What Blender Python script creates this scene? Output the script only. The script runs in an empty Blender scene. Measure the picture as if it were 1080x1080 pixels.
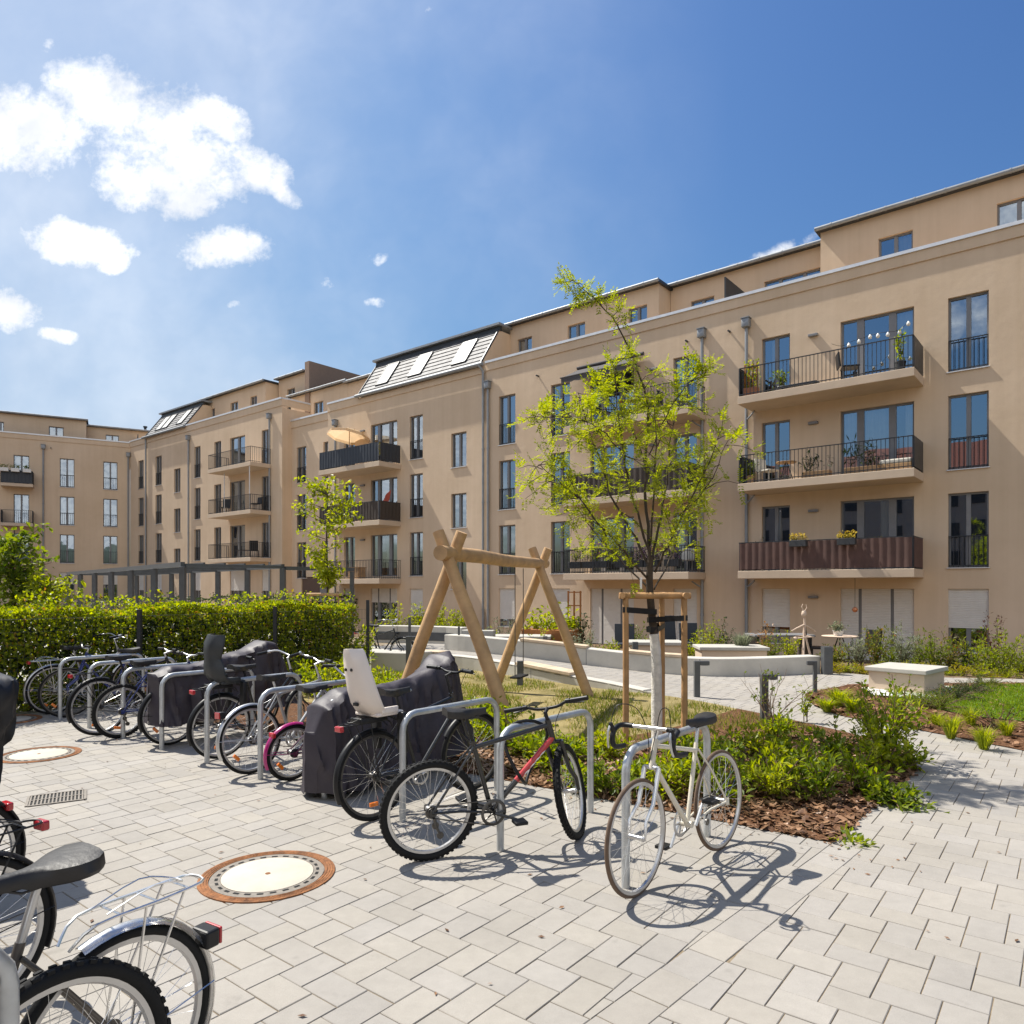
import bpy, bmesh, math, random
from mathutils import Vector, Matrix, noise
random.seed(7)
R = math.radians
SC = bpy.context.scene
COL = SC.collection
PI = math.pi

# ------------------------------------------------------------------ camera frame
CAM_H = 1.8; FPX = 765.0; UC = 540.0; VH = 620.0
def G(u, v, z=0.0):
    """ground point seen at a photo pixel, at height z"""
    Y = FPX * (CAM_H - z) / (v - VH)
    return Vector(((u - UC) / FPX * Y, Y, z))
def P3(u, v, Y):
    """point seen at a photo pixel, at depth Y"""
    return Vector(((u - UC) / FPX * Y, Y, CAM_H + (VH - v) * Y / FPX))
EX = Vector((.774, -.633, 0)); EY = Vector((.633, .774, 0))     # along / into the long facade
W0 = Vector((10.41, 23.08, 0))
def TX(u, off=0.0):
    """local x along the long facade (plane y = off, off>0 is further back) seen at column u"""
    w = W0 + EY * off
    k = (u - UC) / FPX
    t = (w.x - k * w.y) / (.774 + .633 * k)
    return -t
def TY(u, off=0.0):
    x = TX(u, off); return (W0 + EY * off + EX * x).y
def TZ(u, v, off=0.0):
    return CAM_H + (VH - v) * TY(u, off) / FPX

# ------------------------------------------------------------------ materials
def new_mat(name):
    m = bpy.data.materials.new(name); m.use_nodes = True
    nt = m.node_tree; b = nt.nodes['Principled BSDF']
    return m, nt, b
def nd(nt, typ, **kw):
    n = nt.nodes.new(typ)
    for k, v in kw.items():
        if k.startswith('_'): setattr(n, k[1:], v)
        else: n.inputs[k.replace('__', ' ')].default_value = v
    return n
def mat(name, col, rough=.6, metal=0, var=.12, scale=6.0, bump=0, bscale=60, spec=None, island=0, coat=0, dirt=0):
    m, nt, b = new_mat(name); L = nt.links.new
    tc = nd(nt, 'ShaderNodeTexCoord')
    b.inputs['Roughness'].default_value = rough; b.inputs['Metallic'].default_value = metal
    if spec is not None: b.inputs['Specular IOR Level'].default_value = spec
    if coat: b.inputs['Coat Weight'].default_value = coat; b.inputs['Coat Roughness'].default_value = .1
    n = nd(nt, 'ShaderNodeTexNoise', Scale=scale, Detail=5.0, Roughness=.6)
    L(tc.outputs['Object'], n.inputs['Vector'])
    mr = nd(nt, 'ShaderNodeMapRange'); mr.inputs[1].default_value = .3; mr.inputs[2].default_value = .7
    mr.inputs[3].default_value = 1 - var; mr.inputs[4].default_value = 1 + var
    L(n.outputs['Fac'], mr.inputs[0])
    val = mr.outputs[0]
    if island:
        g = nd(nt, 'ShaderNodeNewGeometry')
        m2 = nd(nt, 'ShaderNodeMapRange'); m2.inputs[3].default_value = 1 - island; m2.inputs[4].default_value = 1 + island
        L(g.outputs['Random Per Island'], m2.inputs[0])
        mm = nd(nt, 'ShaderNodeMath', _operation='MULTIPLY'); L(val, mm.inputs[0]); L(m2.outputs[0], mm.inputs[1]); val = mm.outputs[0]
    mx = nd(nt, 'ShaderNodeVectorMath', _operation='SCALE'); mx.inputs[0].default_value = col[:3]
    L(val, mx.inputs['Scale'])
    L(mx.outputs[0], b.inputs['Base Color'])
    mr2 = nd(nt, 'ShaderNodeMapRange'); mr2.inputs[3].default_value = max(.02, rough - .12); mr2.inputs[4].default_value = min(1, rough + .12)
    L(n.outputs['Fac'], mr2.inputs[0]); L(mr2.outputs[0], b.inputs['Roughness'])
    if bump:
        n2 = nd(nt, 'ShaderNodeTexNoise', Scale=bscale, Detail=4.0)
        L(tc.outputs['Object'], n2.inputs['Vector'])
        bp = nd(nt, 'ShaderNodeBump', Strength=bump, Distance=.01)
        L(n2.outputs['Fac'], bp.inputs['Height']); L(bp.outputs[0], b.inputs['Normal'])
    return m

def leaf_mat(name, c1, c2, trans=.45, c3=None):
    m, nt, b = new_mat(name); L = nt.links.new
    g = nd(nt, 'ShaderNodeNewGeometry')
    r = nd(nt, 'ShaderNodeValToRGB'); r.color_ramp.elements[0].color = (*c1, 1); r.color_ramp.elements[1].color = (*c2, 1)
    if c3:
        e = r.color_ramp.elements.new(.9); e.color = (*c2, 1); r.color_ramp.elements[-1].color = (*c3, 1)
    L(g.outputs['Random Per Island'], r.inputs[0])
    L(r.outputs[0], b.inputs['Base Color']); b.inputs['Roughness'].default_value = .45
    b.inputs['Specular IOR Level'].default_value = .3
    t = nd(nt, 'ShaderNodeBsdfTranslucent')
    hs = nd(nt, 'ShaderNodeHueSaturation', Value=1.9, Saturation=1.1); hs.inputs['Hue'].default_value = .492
    L(r.outputs[0], hs.inputs['Color']); L(hs.outputs[0], t.inputs['Color'])
    mx = nd(nt, 'ShaderNodeMixShader', Fac=trans)
    L(b.outputs[0], mx.inputs[1]); L(t.outputs[0], mx.inputs[2])
    L(mx.outputs[0], nt.nodes['Material Output'].inputs[0])
    return m

M = {}
M['white_metal'] = mat('white_coping', (.72, .73, .74), .4, .3, .05)
M['zinc'] = mat('zinc', (.27, .285, .30), .55, .35, .12, 3)
M['galv'] = mat('galvanised_steel', (.50, .52, .53), .42, .65, .16, 9, .06, 40)
M['dark_metal'] = mat('anthracite_metal', (.035, .038, .043), .45, .2, .15)
M['grey_metal'] = mat('grey_painted_steel', (.085, .09, .095), .45, .2, .12)
M['frame_grey'] = mat('window_frame_grey', (.20, .20, .205), .45, 0, .06)
M['shutter'] = mat('roller_shutter_grey', (.66, .63, .58), .55, 0, .04)
M['interior'] = mat('room_interior', (.075, .066, .058), .9, 0, .25, 1.5)
M['curtain'] = mat('white_curtain', (.72, .72, .70), .9, 0, .05)
M['concrete'] = mat('cast_concrete', (.50, .475, .42), .85, 0, .12, 2.2, .15, 70)
M['balc'] = mat('balcony_concrete', (.56, .445, .33), .85, 0, .07, 1.8, .1, 90)
M['wood'] = mat('wood_pale', (.46, .28, .135), .7, 0, .22, 5, .1, 40)
M['rubber'] = mat('black_rubber', (.010, .010, .010), .7, 0, .3, 20, .1, 90, .25)
M['black_plastic'] = mat('black_plastic', (.011, .011, .012), .45, 0, .2, 10, 0, 60, .35)
M['chrome'] = mat('polished_metal', (.74, .73, .71), .28, .85, .06)
M['alu'] = mat('aluminium', (.55, .55, .55), .38, .9, .1)
M['steel_dark'] = mat('dark_steel', (.11, .105, .10), .4, .9, .2, 30)
M['red'] = mat('red_lens', (.42, .012, .02), .2, 0, .1, 10, 0, 60, None, 0, .6)
M['orange'] = mat('orange_reflector', (.80, .20, .01), .22, 0, .1, 10, 0, 60, None, 0, .6)
M['terracotta'] = mat('terracotta', (.38, .16, .075), .8, 0, .15)
M['pot_dark'] = mat('dark_pot', (.04, .042, .045), .6)
M['pot_white'] = mat('white_pot', (.7, .69, .66), .5)
M['cushion'] = mat('pale_cushion', (.6, .57, .5), .9)

def stucco():
    m, nt, b = new_mat('beige_render'); L = nt.links.new
    tc = nd(nt, 'ShaderNodeTexCoord')
    n = nd(nt, 'ShaderNodeTexNoise', Scale=.35, Detail=6.0, Roughness=.62); L(tc.outputs['Object'], n.inputs['Vector'])
    mp = nd(nt, 'ShaderNodeMapping'); mp.inputs['Scale'].default_value = (3.4, 3.4, .11); L(tc.outputs['Object'], mp.inputs[0])
    n3 = nd(nt, 'ShaderNodeTexNoise', Scale=1.2, Detail=5.0, Roughness=.6); L(mp.outputs[0], n3.inputs['Vector'])
    r = nd(nt, 'ShaderNodeValToRGB'); r.color_ramp.elements[0].color = (.575, .44, .305, 1); r.color_ramp.elements[1].color = (.69, .542, .395, 1)
    r.color_ramp.elements[0].position = .35; r.color_ramp.elements[1].position = .68
    ad = nd(nt, 'ShaderNodeMath', _operation='MULTIPLY_ADD'); ad.inputs[1].default_value = .30; L(n3.outputs['Fac'], ad.inputs[0])
    sc = nd(nt, 'ShaderNodeMath', _operation='MULTIPLY'); sc.inputs[1].default_value = .70; L(n.outputs['Fac'], sc.inputs[0]); L(sc.outputs[0], ad.inputs[2])
    L(ad.outputs[0], r.inputs[0]); L(r.outputs[0], b.inputs['Base Color'])
    b.inputs['Roughness'].default_value = .92; b.inputs['Specular IOR Level'].default_value = .15
    n2 = nd(nt, 'ShaderNodeTexNoise', Scale=130.0, Detail=3.0); L(tc.outputs['Object'], n2.inputs['Vector'])
    n4 = nd(nt, 'ShaderNodeTexNoise', Scale=3.0, Detail=4.0); L(tc.outputs['Object'], n4.inputs['Vector'])
    b2 = nd(nt, 'ShaderNodeBump', Strength=.22, Distance=.03); L(n4.outputs['Fac'], b2.inputs['Height'])
    bp = nd(nt, 'ShaderNodeBump', Strength=.25, Distance=.004); L(n2.outputs['Fac'], bp.inputs['Height']); L(b2.outputs[0], bp.inputs['Normal']); L(bp.outputs[0], b.inputs['Normal'])
    return m
M['stucco'] = stucco()

def glass():
    m, nt, b = new_mat('window_glass'); L = nt.links.new
    fr = nd(nt, 'ShaderNodeFresnel', IOR=1.5)
    ad = nd(nt, 'ShaderNodeMath', _operation='MULTIPLY_ADD'); ad.inputs[1].default_value = 1.3; ad.inputs[2].default_value = .34
    ad.use_clamp = True; L(fr.outputs[0], ad.inputs[0])
    gl = nd(nt, 'ShaderNodeBsdfGlossy', Roughness=.01); gl.inputs['Color'].default_value = (.80, .90, 1, 1)
    tr = nd(nt, 'ShaderNodeBsdfTransparent'); tr.inputs['Color'].default_value = (.74, .78, .77, 1)
    tc = nd(nt, 'ShaderNodeTexCoord'); n = nd(nt, 'ShaderNodeTexNoise', Scale=.8, Detail=1.0); L(tc.outputs['Object'], n.inputs['Vector'])
    bp = nd(nt, 'ShaderNodeBump', Strength=.06, Distance=.05); L(n.outputs['Fac'], bp.inputs['Height'])
    L(bp.outputs[0], gl.inputs['Normal'])
    mx = nd(nt, 'ShaderNodeMixShader'); L(ad.outputs[0], mx.inputs[0]); L(tr.outputs[0], mx.inputs[1]); L(gl.outputs[0], mx.inputs[2])
    L(mx.outputs[0], nt.nodes['Material Output'].inputs[0])
    return m
M['glass'] = glass()

# ------------------------------------------------------------------ mesh building
class MB:
    def __init__(s): s.v = []; s.f = []; s.m = []; s.sm = []
    def face(s, pts, mi=0, smooth=False):
        i = len(s.v); s.v += [tuple(p) for p in pts]; s.f.append(tuple(range(i, i + len(pts)))); s.m.append(mi); s.sm.append(smooth)
    def box(s, x0, x1, y0, y1, z0, z1, mi=0, T=None):
        c = [Vector((x, y, z)) for z in (z0, z1) for y in (y0, y1) for x in (x0, x1)]
        if T: c = [T @ p for p in c]
        i = len(s.v); s.v += [tuple(p) for p in c]
        for q in ((0,2,3,1),(4,5,7,6),(0,1,5,4),(2,6,7,3),(0,4,6,2),(1,3,7,5)):
            s.f.append(tuple(i + k for k in q)); s.m.append(mi); s.sm.append(False)
        return s
    def bbox(s, x0, x1, y0, y1, z0, z1, b=.01, mi=0, T=None):
        """box with chamfered edges"""
        bm = bmesh.new(); bmesh.ops.create_cube(bm, size=1)
        for v in bm.verts: v.co = Vector(((x0+x1)/2 + v.co.x*(x1-x0), (y0+y1)/2 + v.co.y*(y1-y0), (z0+z1)/2 + v.co.z*(z1-z0)))
        bmesh.ops.bevel(bm, geom=bm.edges[:], offset=b, segments=2, profile=.5, affect='EDGES')
        s.add_bm(bm, mi, T); return s
    def add_bm(s, bm, mi=0, T=None, smooth=False):
        i = len(s.v); bm.verts.index_update()
        s.v += [tuple((T @ v.co) if T else v.co) for v in bm.verts]
        for f in bm.faces: s.f.append(tuple(i + v.index for v in f.verts)); s.m.append(mi); s.sm.append(smooth)
        bm.free()
    def tube(s, pts, r, seg=8, mi=0, caps=True, closed=False, squash=None):
        pts = [Vector(p) for p in pts]; n = len(pts)
        rs = r if isinstance(r, (list, tuple)) else [r] * n
        i0 = len(s.v); up = None
        for k, p in enumerate(pts):
            if closed: d = pts[(k + 1) % n] - pts[k - 1]
            elif k == 0: d = pts[1] - p
            elif k == n - 1: d = p - pts[k - 1]
            else: d = (pts[k + 1] - p).normalized() + (p - pts[k - 1]).normalized()
            if d.length < 1e-9: d = Vector((0, 0, 1))
            d.normalize()
            if up is None:
                up = Vector((0, 0, 1)) if abs(d.z) < .9 else Vector((1, 0, 0))
            a = d.cross(up)
            if a.length < 1e-6: a = d.cross(Vector((0, 1, 0)))
            a.normalize(); b = a.cross(d).normalized(); up = b
            for j in range(seg):
                th = 2 * PI * j / seg
                o = a * math.cos(th) * rs[k] + b * math.sin(th) * rs[k] * (squash or 1)
                s.v.append(tuple(p + o))
        rng = n if closed else n - 1
        for k in range(rng):
            A = i0 + k * seg; B = i0 + ((k + 1) % n) * seg
            for j in range(seg):
                s.f.append((A + j, A + (j + 1) % seg, B + (j + 1) % seg, B + j)); s.m.append(mi); s.sm.append(True)
        if caps and not closed:
            s.f.append(tuple(i0 + j for j in reversed(range(seg)))); s.m.append(mi); s.sm.append(False)
            s.f.append(tuple(i0 + (n - 1) * seg + j for j in range(seg))); s.m.append(mi); s.sm.append(False)
        return s
    def lathe(s, prof, seg=16, mi=0, T=None, smooth=True):
        """prof: (r, z) list"""
        i0 = len(s.v)
        for r, z in prof:
            for j in range(seg):
                p = Vector((r * math.cos(2*PI*j/seg), r * math.sin(2*PI*j/seg), z))
                s.v.append(tuple(T @ p if T else p))
        for k in range(len(prof) - 1):
            for j in range(seg):
                A = i0 + k*seg; B = A + seg
                s.f.append((A + j, A + (j+1) % seg, B + (j+1) % seg, B + j)); s.m.append(mi); s.sm.append(smooth)
        if prof[0] == prof[-1] or abs(prof[0][0] - prof[-1][0]) + abs(prof[0][1] - prof[-1][1]) < 1e-6: return s
        for k, rev in ((0, True), (len(prof) - 1, False)):
            if prof[k][0] > 1e-4:
                idx = [i0 + k*seg + j for j in range(seg)]
                s.f.append(tuple(reversed(idx)) if rev else tuple(idx)); s.m.append(mi); s.sm.append(False)
        return s
    def grid(s, rows, mi=0, closed=False, smooth=True):
        """rows: list of lists of points"""
        i0 = len(s.v); n = len(rows[0])
        for r in rows: s.v += [tuple(p) for p in r]
        for a in range(len(rows) - 1):
            for b in range(n if closed else n - 1):
                s.f.append((i0 + a*n + b, i0 + a*n + (b+1) % n, i0 + (a+1)*n + (b+1) % n, i0 + (a+1)*n + b)); s.m.append(mi); s.sm.append(smooth)
        return s
    def xf(s, T):
        s.v = [tuple(T @ Vector(p)) for p in s.v]; return s
    def build(s, name, mats, parent=None, kind=None):
        me = bpy.data.meshes.new(name); me.from_pydata(s.v, [], s.f)
        if not isinstance(mats, (list, tuple)): mats = [mats]
        for m in mats: me.materials.append(M[m] if isinstance(m, str) else m)
        me.polygons.foreach_set('material_index', s.m); me.polygons.foreach_set('use_smooth', s.sm)
        me.update()
        if any(s.sm): me.set_sharp_from_angle(angle=R(50))
        o = bpy.data.objects.new(name, me); COL.objects.link(o)
        if parent is not None: o.parent = parent
        if kind: o['kind'] = kind
        return o
def tag(o, label=None, cat=None, group=None, kind=None):
    if label: o['label'] = label
    if cat: o['category'] = cat
    if group: o['group'] = group
    if kind: o['kind'] = kind
    return o
def thing(name, label, cat, loc=(0, 0, 0), rz=0, group=None):
    o = bpy.data.objects.new(name, None); o.empty_display_size = .1; COL.objects.link(o)
    o.location = loc; o.rotation_euler = (0, 0, rz)
    return tag(o, label, cat, group)
KIDS = {}
def copy_tree(o, parent=None):
    c = o.copy(); COL.objects.link(c)
    if parent is not None: c.parent = parent
    for ch in [x for x in bpy.data.objects if x.parent == o]: copy_tree(ch, c)
    return c
def Tm(loc=(0, 0, 0), rz=0, s=1):
    return Matrix.Translation(Vector(loc)) @ Matrix.Rotation(rz, 4, 'Z') @ Matrix.Scale(s, 4)
ORD = ('first', 'second', 'third', 'fourth', 'fifth', 'sixth', 'seventh', 'eighth', 'ninth', 'tenth', 'eleventh', 'twelfth', 'thirteenth', 'fourteenth', 'fifteenth', 'sixteenth', 'seventeenth', 'eighteenth', 'nineteenth', 'twentieth')
def nth(us, i):
    k = sorted(us).index(us[i]); return 'leftmost' if k == 0 else ('rightmost' if k == len(us) - 1 else ORD[k] + ' from the left')
def rnd(a, b): return random.uniform(a, b)
# ------------------------------------------------------------------ buildings
def wall_mesh(mb, x0, x1, z0, z1, ops, y=0.0, rev=.2, niche=1.1):
    """a wall plane with real openings: reveals (slot 0) and a dim room niche (slot 1) behind each"""
    xs = sorted({x0, x1, *[a for o in ops for a in o[:2]]}); zs = sorted({z0, z1, *[a for o in ops for a in o[2:4]]})
    xs = [x for x in xs if x0 <= x <= x1]; zs = [z for z in zs if z0 <= z <= z1]
    for i in range(len(xs) - 1):
        for j in range(len(zs) - 1):
            cx, cz = (xs[i] + xs[i+1]) / 2, (zs[j] + zs[j+1]) / 2
            if any(o[0] < cx < o[1] and o[2] < cz < o[3] for o in ops): continue
            mb.face([(xs[i], y, zs[j]), (xs[i+1], y, zs[j]), (xs[i+1], y, zs[j+1]), (xs[i], y, zs[j+1])])
    for a, b, c, d in [o[:4] for o in ops]:
        for (ya, yb, mi, g) in ((y, y + rev, 0, 0), (y + rev, y + rev + niche, 1, .0)):
            mb.face([(a, ya, c), (a, yb, c), (a, yb, d), (a, ya, d)], mi)
            mb.face([(b, yb, c), (b, ya, c), (b, ya, d), (b, yb, d)], mi)
            mb.face([(a, yb, d), (b, yb, d), (b, ya, d), (a, ya, d)], mi)
            mb.face([(a, ya, c), (b, ya, c), (b, yb, c), (a, yb, c)], mi)
        yb = y + rev + niche
        mb.face([(a, yb, c), (b, yb, c), (b, yb, d), (a, yb, d)], 1)

def rail_bars(mb, x0, x1, y, z0, h, sp=.115, r=.008):
    mb.box(x0, x1, y - .02, y + .02, z0 + h - .025, z0 + h); mb.box(x0, x1, y - .012, y + .012, z0 + .05, z0 + .075)
    n = max(2, int((x1 - x0) / sp))
    for i in range(n + 1):
        x = x0 + .01 + (x1 - x0 - .02) * i / n
        mb.box(x - r, x + r, y - r, y + r, z0 + .0, z0 + h - .02)

def window(par, x0, x1, z0, z1, y=0.0, lay=(1, 1), mull=.11, sill=True, rail=0, curtain=0, shutter=0, mid=0):
    fy0, fy1 = y + .10, y + .185
    mb = MB(); fw = .055
    mb.box(x0, x0 + fw, fy0, fy1, z0, z1); mb.box(x1 - fw, x1, fy0, fy1, z0, z1)
    mb.box(x0 + fw, x1 - fw, fy0, fy1, z1 - fw, z1); mb.box(x0 + fw, x1 - fw, fy0, fy1, z0, z0 + fw)
    W = x1 - x0 - 2 * fw; tot = sum(lay); n = len(lay); xx = x0 + fw; panes = []
    inner = W - mull * (n - 1)
    for i, l in enumerate(lay):
        w = inner * l / tot; panes.append((xx, xx + w)); xx += w
        if i < n - 1: mb.box(xx, xx + mull, fy0 - .012, fy1, z0 + fw, z1 - fw); xx += mull
    win = mb.build('window', 'frame_grey', par)
    g = MB()
    for a, b in panes:
        dy = [rnd(-.006, .006) for _ in range(3)]
        py = y + .15
        g.face([(a, py + dy[0], z0 + fw), (b, py + dy[1], z0 + fw), (b, py + dy[1] + dy[2], z1 - fw), (a, py + dy[0] + dy[2], z1 - fw)])
    g.build('pane', 'glass', win)
    if sill:
        s = MB(); s.box(x0 - .03, x1 + .03, y - .05, y + .10, z0 - .028, z0 - .002); s.build('sill', 'white_metal', win)
    if rail:
        s = MB(); rail_bars(s, x0 + .01, x1 - .01, y + .035, z0, rail); s.build('window_railing', 'dark_metal', win)
    if curtain:
        for a, b in panes:
            s = MB()
            if random.random() > curtain: continue
            full = random.random()
            spans = [(a, b)] if full < .45 else ([(a, a + (b - a) * rnd(.35, .6))] if full < .75 else [(b - (b - a) * rnd(.35, .6), b)])
            for p, q in spans:
                k = max(6, int((q - p) / .03)); ph = rnd(0, 6)
                s.grid([[(p + (q - p) * i / k, y + .27 + .02 * math.sin(i * 1.7 + ph) + .01 * math.sin(i * .6), zz) for i in range(k + 1)] for zz in (z0 + .06, z1 - .05)])
            s.build('curtain', 'curtain', win)
    if shutter:
        zb = z1 - (z1 - z0) * shutter
        bounds = [x0] + ([p[1] + mull / 2 for p in panes[:-1]] if n > 2 else []) + [x1]
        s = MB()
        for i in range(len(bounds) - 1):
            g_ = .045 if n > 2 else .004; a, b = bounds[i] + (.0 if i == 0 else g_), bounds[i+1] - (0 if i == len(bounds) - 2 else g_)
            k = int((z1 - zb) / .05); rows = []
            for j in range(k + 1):
                zz = zb + (z1 - zb) * j / k
                rows.append([(a, y + .072, zz), (b, y + .072, zz)])
                if j < k: rows.append([(a, y + .060, zz + .008), (b, y + .060, zz + .008)]); rows.append([(a, y + .060, zz + .042), (b, y + .060, zz + .042)])
            s.grid(rows, smooth=False)
            s.box(a, b, y + .055, y + .08, zb - .04, zb)
        s.build('roller_shutter', 'shutter', win)
    return win

def balcony(par, x0, x1, z, y=0.0, dep=1.4, th=.25, rail=.93, panel=None, bar_sp=.115, side_panel=False):
    mb = MB(); mb.bbox(x0, x1, y - dep, y - .003, z - th, z, .012); b = mb.build('balcony', 'balc', par)
    r = MB(); e = .04
    rail_bars(r, x0 + e, x1 - e, y - dep + e, z, rail, bar_sp)
    T = Matrix.Rotation(R(90), 4, 'Z')
    for xs in (x0 + e, x1 - e):
        s = MB(); rail_bars(s, -dep + e, -.01, 0, z, rail, bar_sp)
        s.xf(Matrix.Translation((xs, y, 0)) @ Matrix.Rotation(R(90), 4, 'Z'))
        n = len(r.v); r.v += s.v; r.f += [tuple(i + n for i in f) for f in s.f]; r.m += s.m; r.sm += s.sm
    r.build('balcony_railing', 'dark_metal', b)
    if panel:
        p = MB()
        def strip(pa, pb):
            L_ = (Vector(pb) - Vector(pa)).length; k = max(4, int(L_ / .055)); rows = []
            d = (Vector(pb) - Vector(pa)).normalized(); nn = Vector((d.y, -d.x, 0))
            for zz in (z + .04, z + .3, z + .6, z + rail - .03):
                rows.append([Vector(pa) + d * (L_ * i / k) + nn * (.012 * math.sin(i * 1.57) + .01 * noise.noise(Vector((i * .2, zz * 2, x0)))) + Vector((0, 0, zz + .015 * noise.noise(Vector((i * .3, zz, 3)))))for i in range(k + 1)])
            p.grid(rows)
        strip((x0 + e + .02, y - dep + .012, 0), (x1 - e - .02, y - dep + .012, 0))
        strip((x1 - .012, y - dep + e + .02, 0), (x1 - .012, y - .03, 0))
        strip((x0 + .012, y - .03, 0), (x0 + .012, y - dep + e + .02, 0))
        p.build('privacy_screen', panel, b)
    elif side_panel:
        for xa in (x1 - .022, x0 + .012):
            p = MB(); p.box(xa, xa + .01, y - dep + e + .02, y - .03, z + .05, z + rail - .03); p.build('privacy_screen', 'dark_metal', b)
    return b

def downpipe(par, x, y, z0, z1, hopper=True, r=.055):
    mb = MB(); mb.tube([(x, y - .09, z0), (x, y - .09, z1)], r, 10)
    for zz in [z0 + 1.2 + 2.4 * i for i in range(int((z1 - z0) / 2.4))]: mb.tube([(x, y - .09, zz), (x, y - .09, zz + .06)], r + .012, 10)
    if hopper: mb.bbox(x - .13, x + .13, y - .24, y - .004, z1 - .02, z1 + .28, .02); mb.box(x - .15, x + .15, y - .26, y - .004, z1 + .282, z1 + .31)
    return mb.build('downpipe', 'zinc', par)
def wall_lamp(par, x, z, y=0.0):
    mb = MB(); mb.bbox(x - .15, x + .15, y - .12, y - .003, z - .04, z + .04, .01); mb.build('wall_lamp', 'frame_grey', par)
def coping(par, x0, x1, zb, zt, y=0.0, ends=()):
    mb = MB(); mb.box(x0, x1, y - .045, y - .002, zb, zt - .1); mb.build('parapet_band', 'stucco', par)
    mb = MB(); mb.box(x0, x1, y - .09, y + .3, zt - .098, zt); mb.build('coping', 'white_metal', par)
def attic(par, x0, x1, z0, z1, ops, y, depth=8, eave=True, side_r=True):
    mb = MB(); wall_mesh(mb, x0, x1, z0, z1, ops, y)
    for xs in (x0, x1): mb.face([(xs, y, z0), (xs, y + depth, z0), (xs, y + depth, z1), (xs, y, z1)])
    mb.face([(x0, y + depth, z0), (x1, y + depth, z0), (x1, y + depth, z1), (x0, y + depth, z1)])
    mb.build('attic_wall', ['stucco', 'interior'], par)
    r = MB(); r.box(x0 - .12, x1 + .12, y - .18, y + depth, z1, z1 + .12); rf = r.build('attic_roof', 'dark_metal', par)
    gt = MB(); gt.tube([(x0 - .12, y - .25, z1 + .06), (x1 + .12, y - .25, z1 + .06)], .075, 8)
    for i in range(int((x1 - x0) / .85)): gt.tube([(x0 + .4 + .85 * i, y - .25, z1 + .06), (x0 + .44 + .85 * i, y - .25, z1 + .06)], .086, 8)
    gt.build('gutter', 'zinc', rf)
    for o in ops: window(par, *o[:4], y=y, sill=False, lay=o[4] if len(o) > 4 else (1, 1), curtain=.5)
def body(mb, x0, x1, z0, z1, y, depth):
    """closed sides, back and lid of a block behind its facade plane (slot 0)"""
    for xs in (x0, x1): mb.face([(xs, y, z0), (xs, y + depth, z0), (xs, y + depth, z1), (xs, y, z1)])
    mb.face([(x0, y + depth, z0), (x1, y + depth, z0), (x1, y + depth, z1), (x0, y + depth, z1)])
    mb.face([(x0, y + .25, z1), (x1, y + .25, z1), (x1, y + depth, z1), (x0, y + depth, z1)])
    for xs in (x0,): pass
def vent(par, x, z, y=0.0):
    mb = MB(); mb.tube([(x, y - .16, z), (x, y - .002, z)], .035, 8); mb.build('overflow_spout', 'dark_metal', par)

RZ = math.atan2(-.633, .774)
ZB = -.9
# ---- right building -------------------------------------------------------
bR = thing('apartment_building', 'beige rendered apartment building on the right with wide balconies and flat attic storey', 'building', W0, RZ)
FF = [2.35, 5.2, 8.05]
ops = []; wins = []
def addw(x0, x1, z0, z1, **k): ops.append((x0, x1, z0, z1)); wins.append((x0, x1, z0, z1, k))
for f in FF:
    addw(3.0, 4.0, f + .04, f + 2.2, rail=.92)
    for a, b in ((-11.35, -10.39), (-14.2, -13.26)): addw(a, b, f + .04, f + 2.2, rail=.92, curtain=.4)
    addw(6.9, 7.9, f + .04, f + 2.2, rail=.92, curtain=.4)
    addw(.04, 2.12, f + .04, f + 2.2, lay=(.55, .95, .6), mull=.2, sill=False, curtain=.45)
    addw(-9.40, -7.42, f + .04, f + 2.2, lay=(.55, .95, .6), mull=.2, sill=False, curtain=.45)
    addw(-2.48, -1.54, f + .04, f + 2.2, curtain=.5); addw(-5.77, -4.84, f + .04, f + 2.2, curtain=.5)
addw(3.0, 4.0, -.05, 1.77, shutter=.60); addw(6.9, 7.9, -.05, 1.77, shutter=.6)
addw(.04, 2.12, -.48, 1.77, lay=(.55, .95, .6), mull=.2, sill=False, shutter=.97)
addw(-2.48, -1.54, -.05, 1.77, shutter=.68)
addw(-5.77, -4.84, -.48, 1.77, sill=False, shutter=.92)
addw(-9.40, -7.42, -.48, 1.77, lay=(.55, .95, .6), mull=.2, sill=False, shutter=.95)
addw(-11.35, -10.39, .1, 1.77, shutter=.8); addw(-14.2, -13.26, .1, 1.77, shutter=.78)
mb = MB(); wall_mesh(mb, -14.95, 13.0, ZB, 11.52, ops); wall_mesh(mb, -14.95, 13.0, 11.52, 11.86, [])
body(mb, -14.95, 13.0, ZB, 11.0, 0, 12)
mb.face([(-14.95, .25, 11.0), (13, .25, 11.0), (13, .25, 11.86), (-14.95, .25, 11.86)])
mb.build('wall', ['stucco', 'interior'], bR)
for x0, x1, z0, z1, k in wins: window(bR, x0, x1, z0, z1, **k)
coping(bR, -14.95, 13.0, 11.52, 11.95)
MAT_BROWN = M['screen_brown'] = mat('brown_fabric', (.10, .055, .045), .85, 0, .2, 3, .2, 200)
M['screen_reed'] = mat('dark_reed', (.055, .042, .033), .85, 0, .3, 30, .3, 120)
M['screen_dark'] = mat('dark_slat_screen', (.028, .034, .045), .55, 0, .15)
for i, f in enumerate(FF):
    balcony(bR, -2.76, 2.38, f, panel='screen_brown' if i == 0 else None, side_panel=(i > 0))
    balcony(bR, -9.74, -4.5, f, panel='screen_reed' if i == 1 else None)
    wall_lamp(bR, -.78, f + 1.95); wall_lamp(bR, -6.55, f + 1.95)
wall_lamp(bR, -.78, 1.5)
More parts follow.
